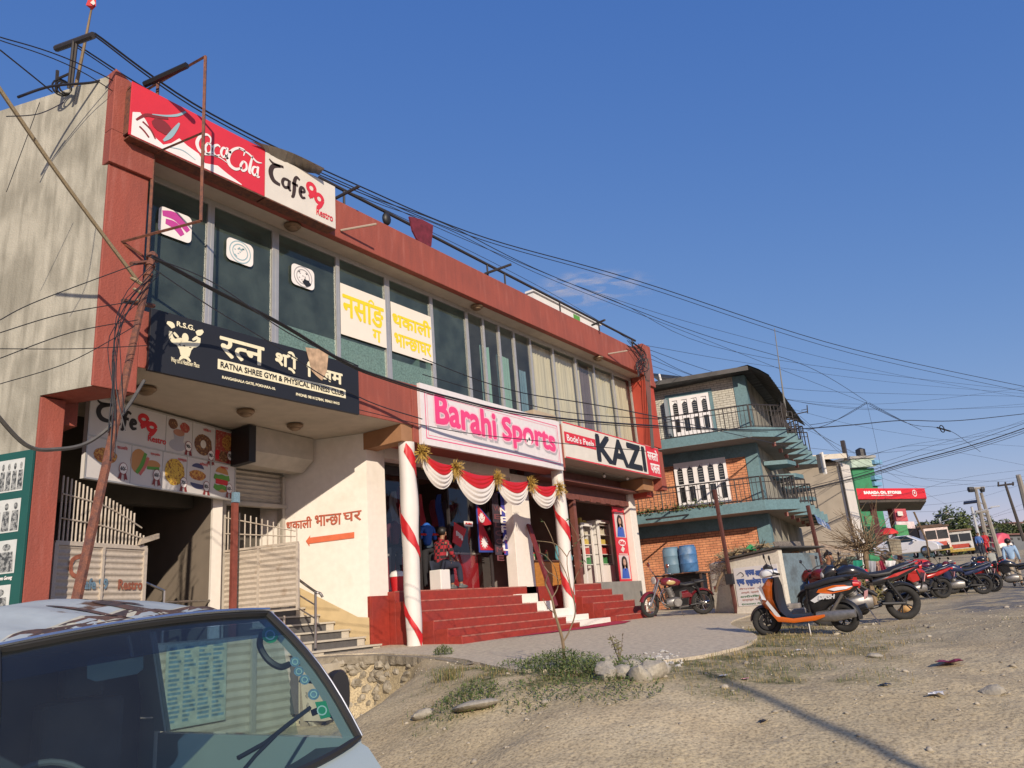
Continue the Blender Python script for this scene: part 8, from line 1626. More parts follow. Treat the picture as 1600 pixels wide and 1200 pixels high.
def person(lab, base, face, J, shirt, trous, hair=HAIR, shoes=BLACK, short_sleeve=False, shorts=False, group=None, sc=1.0, vest=None, cap=None):
    """J: joints in the person's own frame (x right, y forward, z up from the feet)"""
    T = thing('person', lab, 'person', base, group=group); c_, s_ = math.cos(face), math.sin(face)
    def W(p_): x, y, z = (q*sc for q in p_); return Vector(base)+Vector((x*s_+y*c_, -x*c_+y*s_, z))
    g = {k: W(v) for k, v in J.items()}
    pel, ch, nk, hd = g['pelvis'], g['chest'], g['neck'], g['head']; mid = (pel+ch)/2; k = sc
    V = [(pel,(.115*k,.09*k)),(mid,(.105*k,.08*k)),(ch,(.115*k,.085*k)),(nk,.05*k),((nk*.4+hd*.6),.055*k),(hd,.085*k),(hd+(hd-nk).normalized()*.075*k,.07*k)]; E = [(0,1),(1,2),(2,3),(3,4),(4,5),(5,6)]
    for s in 'lr':
        b = len(V); sh, el, wr, ha = g[s+'sh'], g[s+'el'], g[s+'wr'], g[s+'ha']; V += [(sh,.050*k),(el,.038*k),(wr,.028*k),((wr+ha)/2,.034*k)]; E += [(2,b),(b,b+1),(b+1,b+2),(b+2,b+3)]
        hp_, kn, an, to = g[s+'hip'], g[s+'kn'], g[s+'an'], g[s+'to']; b = len(V); V += [(hp_,.085*k),(kn,.058*k),(an,.040*k),(to,.034*k)]; E += [(0,b),(b,b+1),(b+1,b+2),(b+2,b+3)]
    body = skinned('body', V, E, SKIN, T)
    fd = Vector((c_, s_, 0)); up = (hd-nk).normalized(); rt_ = fd.cross(up).normalized(); fd = up.cross(rt_).normalized()
    # fingers and thumb: short tapering chains rooted in each palm
    for s in 'lr':
        wr, ha = g[s+'wr'], g[s+'ha']; d = (ha-wr).normalized(); sd = d.cross(Vector((0,0,1)) if abs(d.z) < .9 else rt_).normalized(); nn = d.cross(sd); mb = MB(); m0 = (wr+ha)/2
        for q, L_ in ((-1.5,.055),(-.5,.068),(.5,.072),(1.5,.060)): o = m0+d*.025*k+sd*.014*q*k; mb.tube([o, o+d*L_*.55*k, o+d*L_*.95*k-nn*.02*k], [.009*k,.008*k,.006*k], 6)
        o = m0-sd*.022*k; mb.tube([o, o-sd*.025*k+d*.02*k, o-sd*.02*k+d*.05*k], [.011*k,.009*k,.007*k], 6); build('fingers', mb, SKIN, T, smooth=True)
    mb = MB(); mb.add([], []); fc = hd+fd*.088*k; mb.tube([fc+up*.02*k-fd*.01*k, fc-up*.018*k+fd*.018*k, fc-up*.026*k], [.008*k,.014*k,.008*k], 6)
    for q in (-1,1): mb.ball(hd+rt_*.088*q*k-up*.005*k, (.014*k,.02*k,.03*k), 8, 6)
    build('nose_and_ears', mb, SKIN, T, smooth=True); mb = MB()
    for q in (-1,1): mb.ball(hd+rt_*.03*q*k+fd*.082*k+up*.02*k, (.012*k,.008*k,.006*k), 8, 6)
    mb.tube([hd+fd*.086*k-up*.045*k-rt_*.022*k, hd+fd*.09*k-up*.047*k, hd+fd*.086*k-up*.045*k+rt_*.022*k], .004*k, 5); build('eyes_and_mouth', mb, mat('dark_features', (.03,.015,.012), .4), T, smooth=True)
    mb = MB(); mb.ball(hd+up*.035*k-fd*.018*k, (.108*k,.118*k,.106*k), 16, 10, ax=(rt_,fd,up)); 
    for i in range(len(mb.v)):
        q = mb.v[i]-(hd+up*.035*k-fd*.018*k)
        if q.dot(fd) > .02*k and q.dot(up) < .045*k: mb.v[i] = mb.v[i]-fd*(q.dot(fd)-.01*k)
    build('hair', mb, cap or hair, T, smooth=True)
    V = [(pel+Vector((0,0,-.06*k)),(.175*k,.145*k)),(mid,(.155*k,.125*k)),(ch,(.175*k,.13*k)),((ch*.35+nk*.65),.088*k),(nk*.9+hd*.1,.066*k)]; E = [(0,1),(1,2),(2,3),(3,4)]
    for s in 'lr':
        b = len(V); sh, el, wr = g[s+'sh'], g[s+'el'], g[s+'wr']; V += [(sh,.072*k)]; E += [(2,b)]
        if short_sleeve: V += [(sh*.4+el*.6,.062*k)]; E += [(b,b+1)]
        else: V += [(el,.055*k),(el*.15+wr*.85,.042*k)]; E += [(b,b+1),(b+1,b+2)]
    skinned('shirt', V, E, shirt, T)
    if vest: skinned('vest', [(pel+Vector((0,0,.02*k)),(.165*k,.135*k)),(mid,(.155*k,.128*k)),(ch,(.172*k,.135*k))], [(0,1),(1,2)], vest, T)
    V = [(pel,(.155*k,.125*k))]; E = []
    for s in 'lr':
        b = len(V); hp_, kn, an = g[s+'hip'], g[s+'kn'], g[s+'an']; V += [(hp_,.102*k)]; E += [(0,b)]
        if shorts: V += [(hp_*.25+kn*.75,.095*k)]; E += [(b,b+1)]
        else: V += [(kn,.078*k),(kn*.08+an*.92,.062*k)]; E += [(b,b+1),(b+1,b+2)]
    skinned('trousers', V, E, trous, T)
    for s in 'lr':
        an, to = g[s+'an'], g[s+'to']; d = (to-an); d.z = 0; d = d.normalized() if d.length > 1e-4 else fd; sd = Vector((-d.y,d.x,0)); mb = MB(); c = an+d*.06*k+Vector((0,0,-.045*k)); mb.ball(c, (.135*k,.05*k,.045*k), 14, 8, ax=(d,sd,(0,0,1))); mb.ball(an+Vector((0,0,-.01*k)), (.055*k,.05*k,.05*k), 10, 6); build('shoe', mb, shoes, T, smooth=True)
    return T
def stand(bend=0, stride=.1, arms=.1, twist=0):
    b = bend; cz, cy = math.cos(b), math.sin(b)
    def up(x, y, z): dz = z-.95; return (x, y+dz*cy, .95+dz*cz)
    J = {'pelvis': (0,0,.95), 'chest': up(0,.0,1.32), 'neck': up(0,.01,1.48), 'head': up(0,.03,1.60)}
    for s, q in (('l',-1),('r',1)):
        a = arms*q*(1 if not twist else 1)
        J[s+'sh'] = up(.17*q,0,1.42); J[s+'el'] = up(.22*q,-.02+a*.3,1.14); J[s+'wr'] = up(.22*q,.06+a,.90) if not bend else up(.20*q,.25,1.0); J[s+'ha'] = up(.21*q,.09+a*1.1,.80) if not bend else up(.18*q,.30,.90)
        J[s+'hip'] = (.09*q,0,.90); J[s+'kn'] = (.10*q,.03+stride*q*.5,.50); J[s+'an'] = (.10*q,stride*q,.09); J[s+'to'] = (.11*q,stride*q+.16,.04)
    return J
def sit(h=.45, lean=.15, kn=.42, reach=(.3,.75), feet=.45):
    J = {'pelvis': (0,0,h+.10), 'chest': (0,lean*.6,h+.46), 'neck': (0,lean*.95,h+.62), 'head': (0,lean*1.2,h+.76)}
    for s, q in (('l',-1),('r',1)):
        J[s+'sh'] = (.17*q,lean*.8,h+.55); J[s+'el'] = (.23*q,lean+.05,h+.28); J[s+'wr'] = (.12*q,reach[0],reach[1]); J[s+'ha'] = (.06*q,reach[0]+.08,reach[1]-.02)
        J[s+'hip'] = (.10*q,.03,h+.07); J[s+'kn'] = (.13*q,kn,h+.06); J[s+'an'] = (.13*q,feet,.09); J[s+'to'] = (.14*q,feet+.16,.04)
    return J
PLAID = bpy.data.materials.new('plaid'); PLAID.use_nodes = True; t = PLAID.node_tree; tc = N(t,'TexCoord'); ck = N(t,'TexChecker'); ck.inputs['Scale'].default_value = 14; ck.inputs[1].default_value = (.32,.02,.03,1); ck.inputs[2].default_value = (.02,.015,.018,1); t.links.new(tc.outputs['Object'], ck.inputs[0]); t.links.new(ck.outputs[0], t.nodes['Principled BSDF'].inputs[0]); t.nodes['Principled BSDF'].inputs['Roughness'].default_value = .9
JEAN = mat('dark_jeans', (.02,.025,.045), .9, .15, 8)
b_ = Vector((13.16,11.10,.58)); person('person in red and black plaid shirt sitting on a white stool at the door', b_, math.radians(-5), sit(.45,.12,.46,(.42,.62),.50), PLAID, JEAN, shoes=mat('grey_trainer', (.10,.11,.11), .6))
b_ = UY(908,885,11.6); person('shopkeeper in teal shirt and dark vest leaning over crossed hands behind the orange counter', (b_.x,12.35,.58), math.radians(-105), {**sit(.62,.22,.30,(.52,.74),.3), 'lwr': (-.10,.42,.74), 'rwr': (.10,.42,.74), 'lha': (.02,.50,.745), 'rha': (-.02,.52,.76), 'lel': (-.30,.25,.80), 'rel': (.30,.25,.80)}, mat('teal_shirt', (.08,.25,.30), .8, .15, 6), JEAN, vest=mat('black_vest', (.012,.013,.02), .8, .2, 8))
def mann(lab, x, y, Y, shirt, trous):
    b_ = UY(x,y,Y); T = thing('mannequin', lab, 'mannequin', (b_.x,Y,.6)); g = lambda a,b,c: Vector((b_.x+a,Y+b,.62+c))
    skinned('torso', [(g(0,0,.95),(.14,.10)),(g(0,0,1.15),(.12,.09)),(g(0,0,1.38),(.15,.11)),(g(0,0,1.5),.05),(g(.2,0,1.36),.06),(g(.26,-.02,1.1),.05),(g(-.2,0,1.36),.06),(g(-.26,-.02,1.1),.05)], [(0,1),(1,2),(2,3),(2,4),(4,5),(2,6),(6,7)], shirt, T); skinned('legs', [(g(0,0,.95),(.14,.11)),(g(.1,0,.85),.09),(g(.11,0,.45),.065),(g(.11,0,.06),.05),(g(-.1,0,.85),.09),(g(-.11,0,.45),.065),(g(-.11,0,.06),.05)], [(0,1),(1,2),(2,3),(0,4),(4,5),(5,6)], trous, T)
mann('mannequin in bright blue shirt and black trousers right of the left draped column', 668,850, 11.75, mat('blue_shirt', (.02,.12,.50), .7, .1, 6), mat('black_trousers', (.02,.02,.024), .9)); mann('shop mannequin in dark wine clothes left of the left draped column', 617,860, 11.75, mat('wine_shirt', (.12,.02,.03), .8), JEAN)
q = UD(1595,928,28.5); q.z = gh(q.x,q.y,False); person('man in pale blue shirt and beige trousers at the right edge, seen from behind', q, math.radians(-5), stand(.0,.14,.12), mat('pale_blue_shirt', (.28,.42,.60), .8, .1, 6), mat('beige_trousers', (.36,.30,.23), .9, .1, 6))
q = UD(1562,914,29); q.z = gh(q.x,q.y,False); person('child in grey top and red shorts bending forward behind the motorcycles', q, math.radians(20), stand(.35,.05,.0), mat('grey_top', (.32,.33,.30), .9, .1, 6), mat('red_shorts', (.40,.02,.05), .8), short_sleeve=True, shorts=True, sc=.86)
q = UD(1536,870,56); person('distant person in blue standing in front of the pale truck', q, math.radians(200), stand(0,.06,.05), mat('far_blue', (.05,.12,.32), .8), JEAN); q = UD(1545,866,60); person('distant person in red dress beside the person in blue', q, math.radians(200), stand(0,.05,.03), mat('far_red', (.42,.02,.03), .8), mat('far_red', (.42,.02,.03)))
q = UD(1293,925,18.5); q.z = gh(q.x,q.y,False); person('seated person with warm lit face between the dark iron post and the hung laundry', q, math.radians(-120), sit(.5,.2,.4,(.35,.7),.45), DC[0], DC[1])
# ================================================================== hut, drums, laundry, plants
def sheet3(pts, t_s, m, T, name, thick=.03):
    """an upright or tilted sheet through pixels, each at its own distance"""
    q = [UD(x,y,t_) for (x,y),t_ in zip(pts,t_s)]; n = len(q); nn = (q[1]-q[0]).cross(q[2]-q[0]).normalized()*thick
    return build(name, MB().add(q+[v+nn for v in q], [tuple(range(n)), tuple(range(n,2*n))[::-1]]+[(i,n+i,n+(i+1)%n,(i+1)%n) for i in range(n)]), m, T)
HW = mat('limewash', (.60,.56,.48), .85, .1, 3, .2, 25, col2=(.42,.38,.30), mix=(.58,.78))
T = thing('painted_hut', 'small whitewashed hut with blue painted lettering on its wall and a dark tin roof edge', 'hut', UD(1180,966,19.3)); a, b = UD(1137,880,19.8), UD(1215,860,18.9); P = Pl((a.x,a.y),(b.x,b.y)); q = [P.hit(*c) for c in ((1137,876),(1215,858),(1148,962),(1222,966))]; A1 = P.len; zb = -.75; zt0, zt1 = q[0][1], q[1][1]
mb = MB(); mb.pprism(P, [(0,zb),(A1,zb),(A1,zt1),(0,zt0)], -.2, 0); build('wall', mb, HW, T); build('side_sheet', MB().pbox(P, A1-.2, zb, A1, zt1-.1, -2.2, -.201), mat('blue_grey_sheet', (.14,.19,.22), .6, .2, 3, col2=(.09,.11,.12), mix=(.5,.7)), T)
mb = MB(); mb.pprism(P, [(-.15,zt0+.02),(A1+.12,zt1+.03),(A1+.12,zt1+.07),(-.15,zt0+.06)], -2.4, .12); build('roof', mb, mat('dark_tin', (.07,.065,.06)), T)
s0, s1 = .13, A1-.08; z0s, z1s = P.hit(1150,948)[1], P.hit(1145,892)[1]; mb = MB(); mb.pbox(P, s0, z0s, s1, z1s+.06, 0, .012); build('sign_panel', mb, mat('sign_pale', (.62,.60,.60), .6, .05), T)
BLP = paint('painted_blue', (.05,.10,.30)); H_ = z1s-z0s
def lt(s, a0, f0, a1, f1, m, b=.006): build('lettering', text_mb(s, P, s0+(s1-s0)*a0, z0s+H_*f0, s0+(s1-s0)*a1, z0s+H_*f1, .016, bold=b), m, T)
lt(['ए',('क',.72),'स'], .28,.80,.48,.97,BLP,.011); lt(['आ','मी'], .50,.80,.70,.99,BLP,.011); lt(['ि','फ','ि','ज','क','ल'], .72,.80,.98,.99,BLP,.011); lt(['ए',('ण',.62),'ड'], .05,.56,.22,.74,BLP,.011); lt('एजुकेशन', .26,.54,.60,.75,BLP,.011); lt(['फा','उ',('ण',.62),'डेशन'], .63,.56,.98,.76,BLP,.011)
LR_ = mat('faint_red_paint', (.45,.25,.22), .8, .2, 20); LG_ = mat('faint_green_paint', (.10,.22,.13), .8, .2, 20)
for k, (s, m) in enumerate((('नेपाल आर्मी', LR_),('आर्मी, प्रहरी भर्ना तयारी', LR_),('शारीरिक तालिम', LG_),('सम्पर्क ९८४६११४४१५', LR_),('रंगशाला गेट, पोखरा', LG_))): lt(s, .08+.03*(k%2), .44-.105*k, .88, .50-.105*k, m, .002)
lt('विवरण कक्षा', .62,.44,.97,.50,LG_,.003)
mb = MB(); stroke(mb, P, [(s0+.08,z0s+H_*.86,.5),(s0+.2,z0s+H_*.93,1),(s0+.27,z0s+H_*.84,1),(s0+.2,z0s+H_*.80,.5)], .02, .016); build('runner_emblem', mb, BLK, T)
T = thing('low_wall', 'sloping whitewashed wall stub overgrown with dry creeper left of the painted hut', 'wall', UD(1120,962,20)); sheet3([(1108,882),(1136,878),(1150,962),(1118,962)], [20.4,19.95,19.95,20.4], HW, T, 'wall', .25); mb = MB(); rr = random.Random(9)
for k in range(260): c = UD(rr.uniform(1106,1138),rr.uniform(868,890)+rr.random()**2*28,20.0-rr.random()*.2); d = Vector((rr.gauss(0,1),rr.gauss(0,1),rr.gauss(0,1))).normalized()*.09; s = d.orthogonal().normalized()*.006; mb.add([c-s,c+s,c+d+s,c+d-s],[(0,1,2,3)])
build('creeper', mb, mat('dry_creeper', (.14,.09,.05), .9, .4, 9), T)
mb = MB(); T = thing('walking_stick', 'bent dark stick leaning on the whitewashed wall stub', 'stick', UD(1120,930,19.5)); mb.tube(smooth_pts([UD(1118,925,19.6),UD(1124,905,19.6),UD(1133,890,19.7)],4), .035, 6); build('stick', mb, BARK, T)
# blue drums on a stand
DB = mat('drum_blue', (.06,.16,.33), .5, .15, 3, col2=(.16,.24,.33), mix=(.5,.7))
T = thing('iron_stand', 'low brown stand behind the maroon motorcycle carrying two blue drums', 'stand', UD(1065,935,24.2)); a, b = UD(1035,899,24.6), UD(1098,899,23.8); P = Pl((a.x,a.y),(b.x,b.y)); mb = MB(); mb.pbox(P, 0, a.z-.05, P.len, a.z, -.7, .1)
for k in (0.02,P.len-.08): mb.pbox(P, k, -.7, k+.06, a.z-.05, 0, .06); mb.pbox(P, k, -.7, k+.06, a.z-.05, -.65, -.59)
build('frame', mb, mat('brown_stand', (.07,.04,.03), .8), T); mb = MB(); mb.pbox(P, .1, -.7, P.len-.1, a.z-.06, -.5, -.1); build('dark_sacking', mb, BLACK, T); TOPZ = a.z
def drum(x, y, t_, r_, h, m, lab, z0=None):
    c = UD(x,y,t_); c.z = z0 if z0 is not None else c.z; T = thing('plastic_drum', lab, 'drum', c, group='blue plastic drums'); build('barrel', MB().lathe([(r_*.92,0),(r_,.04),(r_,h*.30),(r_*1.04,h*.33),(r_,h*.36),(r_,h*.64),(r_*1.04,h*.67),(r_,h*.70),(r_*.97,h*.93),(r_*.8,h)], c, n=24), m, T, smooth=True); build('rim', MB().torus(c+Vector((0,0,h)), r_*.82, .02, (0,0,1), 24, 6), m, T, smooth=True)
drum(1053,898,23.9,.27,.78,mat('drum_blue_grey', (.13,.22,.29), .55, .12, 3),'faded blue grey plastic drum, left of the pair behind the maroon motorcycle',TOPZ); drum(1079,898,23.6,.27,.78,DB,'brighter blue plastic drum, right of the pair behind the maroon motorcycle',TOPZ)
drum(1268,925,19.5,.20,.62,mat('drum_deep_blue', (.015,.06,.28), .4),'small deep blue drum beside the sheet metal shed',-.35)
# sheds and cloths right of the hut
T = thing('sheet_shed', 'leaning blue grey sheet metal shed patched with tarpaulin beside the painted hut', 'shed', UD(1235,950,20)); SM = mat('blue_grey_sheet', (.14,.19,.22), .6, .2, 3, col2=(.09,.11,.12), mix=(.5,.7))
sheet3([(1214,872),(1232,868),(1258,900),(1262,948),(1222,950)], [19.6,20,20.5,20.5,19.6], SM, T, 'wall'); sheet3([(1216,864),(1262,872),(1268,884),(1222,888)], [19,20.5,20.5,19], mat('grey_tarpaulin', (.16,.17,.16), .9, .4, 3), T, 'tarpaulin'); sheet3([(1208,846),(1250,846),(1258,868),(1216,866)], [21.5,22,21.5,21], mat('old_planks', (.14,.12,.10), .9, .5, 3, stretch=(9,9,.6)), T, 'planks')
T = thing('thatch_heap', 'low heap of dry thatch and green sheet on the tin roof of the painted hut', 'heap', UD(1165,862,20)); mb = MB(); 
for k in range(420): c = UD(rr.uniform(1128,1195),0,20); f = rr.random(); x = 1128+70*f; y = 872-18*f-rr.random()*5; c = UD(x,y,19.8+rr.random()); d = Vector((rr.gauss(0,1),rr.gauss(0,1),rr.gauss(0,.25))).normalized()*.22; s = d.orthogonal().normalized()*.012; mb.add([c-s,c+s,c+d+s,c+d-s],[(0,1,2,3)])
build('thatch', mb, mat('dry_thatch', (.26,.20,.11), .9, .4, 5), T); sheet3([(1165,857),(1172,850),(1180,855),(1182,860)], [19.8,20,20,19.8], mat('hoarding_green', (.03,.22,.07)), T, 'green_sheet')
def cloth3(name, lab, pts, t_, m, grp='clothes hung out by the sheds'):
    T = thing(name, lab, 'cloth', UD(*pts[0],t_), group=grp); (a, b, c, d) = [UD(*p_,t_) for p_ in pts]; n = 9; vs = []; nn = (b-a).cross(d-a).normalized()
    for j in range(n):
        for i in range(n): u, v = i/(n-1), j/(n-1); vs.append((a*(1-u)+b*u)*(1-v)+(d*(1-u)+c*u)*v+nn*.05*math.sin(u*11+v*2)*(.3+v))
    build('cloth', MB().add(vs, [(j*n+i,j*n+i+1,(j+1)*n+i+1,(j+1)*n+i) for j in range(n-1) for i in range(n-1)]), m, T, smooth=2)
cloth3('hung_cloth','pale orange cloth hung highest beside the brick house',[(1232,858),(1247,858),(1249,870),(1234,871)],20.5,mat('cloth_orange', (.62,.38,.18), .9)); cloth3('hung_cloth','wide grey cloth draped on the line right of the painted hut',[(1231,868),(1272,867),(1276,892),(1240,894)],20,mat('cloth_grey', (.17,.17,.17), .9, .2, 5)); cloth3('hung_cloth','bright green jacket hanging in front of the bare tree',[(1333,876),(1347,875),(1349,895),(1335,897)],21,mat('cloth_green', (.01,.22,.15), .8)); cloth3('hung_cloth','pale grey shirt hanging right of the green jacket',[(1357,876),(1368,877),(1368,896),(1360,897)],21,mat('cloth_palegrey', (.34,.35,.40), .8)); cloth3('hung_cloth','dusty rose towel hanging between grey shirt and maroon shawl',[(1367,877),(1375,877),(1378,904),(1368,904)],21.2,mat('cloth_rose', (.40,.24,.20), .8)); cloth3('hung_cloth','maroon shawl hanging from the laundry line',[(1373,876),(1378,876),(1390,900),(1381,902)],21,mat('cloth_maroon', (.30,.02,.06), .8)); cloth3('hung_cloth','white sheet pegged at the right end of the laundry line',[(1383,876),(1399,876),(1398,884),(1388,889)],21,mat('cloth_white', (.66,.66,.68), .8))
T = tag(build('clothes_line', MB().tube([UD(1262,868,20.5),UD(1330,875,21),UD(1400,875,21)], .008, 4), BLACK), 'thin line strung across the laundry by the bare tree', 'line')
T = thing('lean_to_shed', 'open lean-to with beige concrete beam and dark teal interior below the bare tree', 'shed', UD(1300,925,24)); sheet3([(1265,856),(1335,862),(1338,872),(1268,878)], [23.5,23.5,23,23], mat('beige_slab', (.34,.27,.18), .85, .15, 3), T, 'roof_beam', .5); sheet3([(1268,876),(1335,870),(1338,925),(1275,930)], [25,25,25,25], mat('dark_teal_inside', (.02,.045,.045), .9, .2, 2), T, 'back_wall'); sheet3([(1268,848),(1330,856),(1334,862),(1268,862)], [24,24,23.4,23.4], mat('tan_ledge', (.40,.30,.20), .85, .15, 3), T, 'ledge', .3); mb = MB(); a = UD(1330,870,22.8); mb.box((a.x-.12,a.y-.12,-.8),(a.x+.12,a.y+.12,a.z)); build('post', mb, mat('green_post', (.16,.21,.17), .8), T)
T = thing('brick_screen', 'rough grey block wall on the bank right of the bare tree', 'wall', UD(1390,870,34)); sheet3([(1388,842),(1407,843),(1410,866),(1394,868)], [34,34,34,34], brickmat('grey_block', (.33,.29,.22), (.28,.25,.19), (.16,.14,.11), .7, 'YZ'), T, 'wall', .2)
mb = MB(); T = thing('scrap_pile', 'pile of bottles, crates and household scrap behind the orange scooter', 'pile', UD(1262,920,19)); 
for k in range(46): c = UD(rr.uniform(1236,1345),rr.uniform(905,935),rr.uniform(18.5,20)); s = rr.uniform(.04,.14); a = rr.uniform(0,3); mb.obox(c, (s,s*.7,s*.8), ((math.cos(a),math.sin(a),0),(-math.sin(a),math.cos(a),0),(0,0,1)))
build('scrap', mb, mat('scrap_mix', (.22,.16,.11), .8, .9, 2.5, detail=1), T); struct(T, 'stuff'); del T['category']
T = thing('stone_block', 'broken grey block beside the front wheel of the orange scooter', 'block', onground(1240,955,-.6)); mb = MB(); c = UD(1240,948,15.2); c.z = apron(c.x,c.y)+.16; 
for k in range(4): mb.obox(c+Vector((rr.uniform(-.25,.25),rr.uniform(-.15,.15),rr.uniform(-.08,.12))), (.22,.12,.05), ((1,.2,0),(-.2,1,0),(0,0,1)))
build('block', mb, mat('scrap_block', (.22,.20,.18), .9, .3, 6), T, bevel=.02)
for (x, y, m, lab) in ((1413,951,mat('bag_yellow', (.50,.30,.12), .7),'crumpled yellow bag lying behind the striped black motorcycle'),): c = UD(x,y,15.5); c.z = gh(c.x,c.y)+.08; T = thing('litter_bag', lab, 'bag', c); mb = MB(); stone(mb, c.x, c.y, c.z, .16, rr, .6, 0, 2); build('bag', mb, m, T, smooth=2)
# bare spiky tree
c0 = UD(1357,935,21.5); c0.z = gh(c0.x,c0.y,False); hub = UD(1352,856,21.5); T = thing('bare_tree', 'leafless spiky tree with sticks radiating from its crown beside the laundry', 'tree', c0)
mb = MB()
for k in range(4): mb.tube(smooth_pts([c0+Vector((rr.uniform(-.2,.2),rr.uniform(-.2,.2),0)), (c0+hub)/2+Vector((rr.uniform(-.12,.12),rr.uniform(-.15,.15),0)), hub+Vector((rr.uniform(-.1,.1),rr.uniform(-.1,.1),0))],4), [.07]*1+[.06]*4+[.05]*4 if False else .05, 6)
build('trunk', mb, mat('pale_bark', (.21,.15,.09), .9, .25, 8), T); mb = MB()
for k in range(90):
    d = Vector((rr.gauss(0,1),rr.gauss(0,1),rr.gauss(.25,.6))).normalized(); L_ = rr.uniform(.6,1.6); o = hub+Vector((rr.gauss(0,.12),rr.gauss(0,.12),rr.gauss(0,.12))); e = o+d*L_+Vector((0,0,.12*L_)); mb.tube([o,(o+e)/2+Vector((rr.gauss(0,.05),rr.gauss(0,.05),rr.gauss(0,.05))),e], [.015,.010,.004], 4)
    for q in range(2): f = rr.uniform(.4,.9); s = o+(e-o)*f; mb.tube([s, s+Vector((rr.gauss(0,.2),rr.gauss(0,.2),rr.uniform(0,.35)))], [.007,.003], 3)
build('branches', mb, mat('pale_bark', (.30,.22,.13)), T)
def bush(name, lab, x, y, t_, R, n, ls, m, zoff=0, cat='bush'):
    c = UD(x,y,t_); c.z = gh(c.x,c.y,False)+R*.3+zoff; T = thing(name, lab, cat, c); mb = MB(); leafcloud(mb, c, R, n, ls, rr, squash=.6); build('leaves', mb, m, T); mb = MB(); mb.tube([c-Vector((0,0,R*.6)), c+Vector((0,0,R*.3))], .02, 5); build('stem', mb, BARK, T)
DRYL = [mat('dry_leaf_a', (.20,.16,.06), .9, .3, 3), mat('dry_leaf_b', (.11,.11,.04), .9, .3, 3)]
for k, (x, y, t_, R, lab) in enumerate(((1378,862,30,1.4,'dry yellow green scrub just right of the bare tree'),(1402,876,32,1.2,'low scrub under the grey block wall'),(1330,858,24,.7,'thin dry scrub behind the lean-to roof'))): bush('scrub_bush', lab, x, y, t_, R, 700, .07, DRYL)
c = hp(3.2,-1.0,ZA+.5); T = thing('balcony_plant', 'low green creeper spilling along the first floor balcony floor of the brick house', 'plant', c); mb = MB(); 
for k in range(500): q = hp(rr.uniform(1.2,4.6),rr.uniform(-1.35,-1.1),ZA+.30+abs(rr.gauss(0,.14))); d = Vector((rr.gauss(0,1),rr.gauss(0,1),rr.gauss(0,1))).normalized()*.06; s = d.orthogonal().normalized()*.025; mb.add([q-s,q+d,q+s,q-d],[(0,1,2,3)])
build('leaves', mb, [LF2], T)
# sapling, weeds and stones at the edge of the concrete
sb = onground(882,1040,-.75); dist = sb.dot(cf); T = thing('sapling', 'thin bare sapling with a forked stem growing from the weeds before the red steps', 'sapling', sb)
def sp(x, y, dt=0): return UD(x, y, dist+dt)
def twig(mb, pts, r0_, r1_): P_ = smooth_pts(pts, 4); n = len(P_); mb.tube(P_, [r0_+(r1_-r0_)*i/(n-1) for i in range(n)], 6)
mb = MB(); twig(mb, [sp(882,1046),sp(880,1008),sp(875,985),sp(867,958),sp(862,935),sp(852,912)], .024, .010); twig(mb, [sp(880,1003),sp(890,985,.1),sp(899,955,.1),sp(892,920),sp(884,895,.1)], .010, .005)
build('trunk', mb, mat('pale_bark', (.30,.22,.13)), T, smooth=True); mb = MB()
for pts in ([(862,935),(872,915),(866,885),(852,868)], [(852,912),(858,895),(872,905)], [(858,895),(848,880),(842,850)], [(892,920),(886,870),(903,845),(890,815)], [(884,895),(872,870),(862,840),(850,815)], [(899,955),(897,910),(912,880)], [(886,870),(868,850),(838,845)], [(867,958),(856,950),(848,935)], [(903,845),(912,838)], [(852,868),(840,862)]): twig(mb, [sp(x,y,rr.uniform(-.15,.15)) for x,y in pts], .007, .003)
build('branches', mb, mat('pale_bark', (.30,.22,.13)), T); mb = MB()
for x, y in ((903,845),(912,880),(890,815),(850,815),(912,838),(872,905)): 
    for k in range(3): c = sp(x+rr.uniform(-4,4),y+rr.uniform(-4,4)); s = .03; a = Vector((rr.gauss(0,1),rr.gauss(0,1),rr.gauss(0,1))).normalized()*s; b = a.orthogonal().normalized()*s*.4; mb.add([c-a,c+b,c+a,c-b],[(0,1,2,3)])
build('leaves', mb, LF2, T)
GL = [mat('weed_green', (.06,.10,.025), .7, .35, 4), mat('weed_light', (.14,.17,.05), .7, .35, 4)]
def weed(lab, x, y, g, R, n, hgt=.16, ls=.018, cat='weeds', grp='green weeds at the edge of the concrete'):
    c = onground(x,y,g); T = thing('weed_clump', lab, cat, c, group=grp); mb = MB()
    for k in range(n):
        a = rr.uniform(0,6.3); q = R*rr.random()**.6; px, py = c.x+q*math.cos(a)*1.0, c.y+q*math.sin(a)*1.0; zz = gh(px,py) if poly_d(px,py,APR) > 0 else apron(px,py); h = hgt*(1-.55*q/R)*rr.uniform(.3,1); o = Vector((px,py,zz+h)); d = Vector((rr.gauss(0,1),rr.gauss(0,1),rr.gauss(.2,.6))).normalized()*ls*rr.uniform(.7,1.7); s = d.cross(Vector((rr.random()-.5,rr.random()-.5,1))).normalized()*ls*.42; mb.add([o-d,o+s,o+d,o-s],[(0,1,2,3)], k%2)
        if k%6 == 0: mb.add([Vector((px,py,zz))-Vector((.003,0,0)),Vector((px,py,zz))+Vector((.003,0,0)),o+Vector((.002,0,0)),o-Vector((.002,0,0))],[(0,1,2,3)],0)
    build('leaves', mb, GL, T)
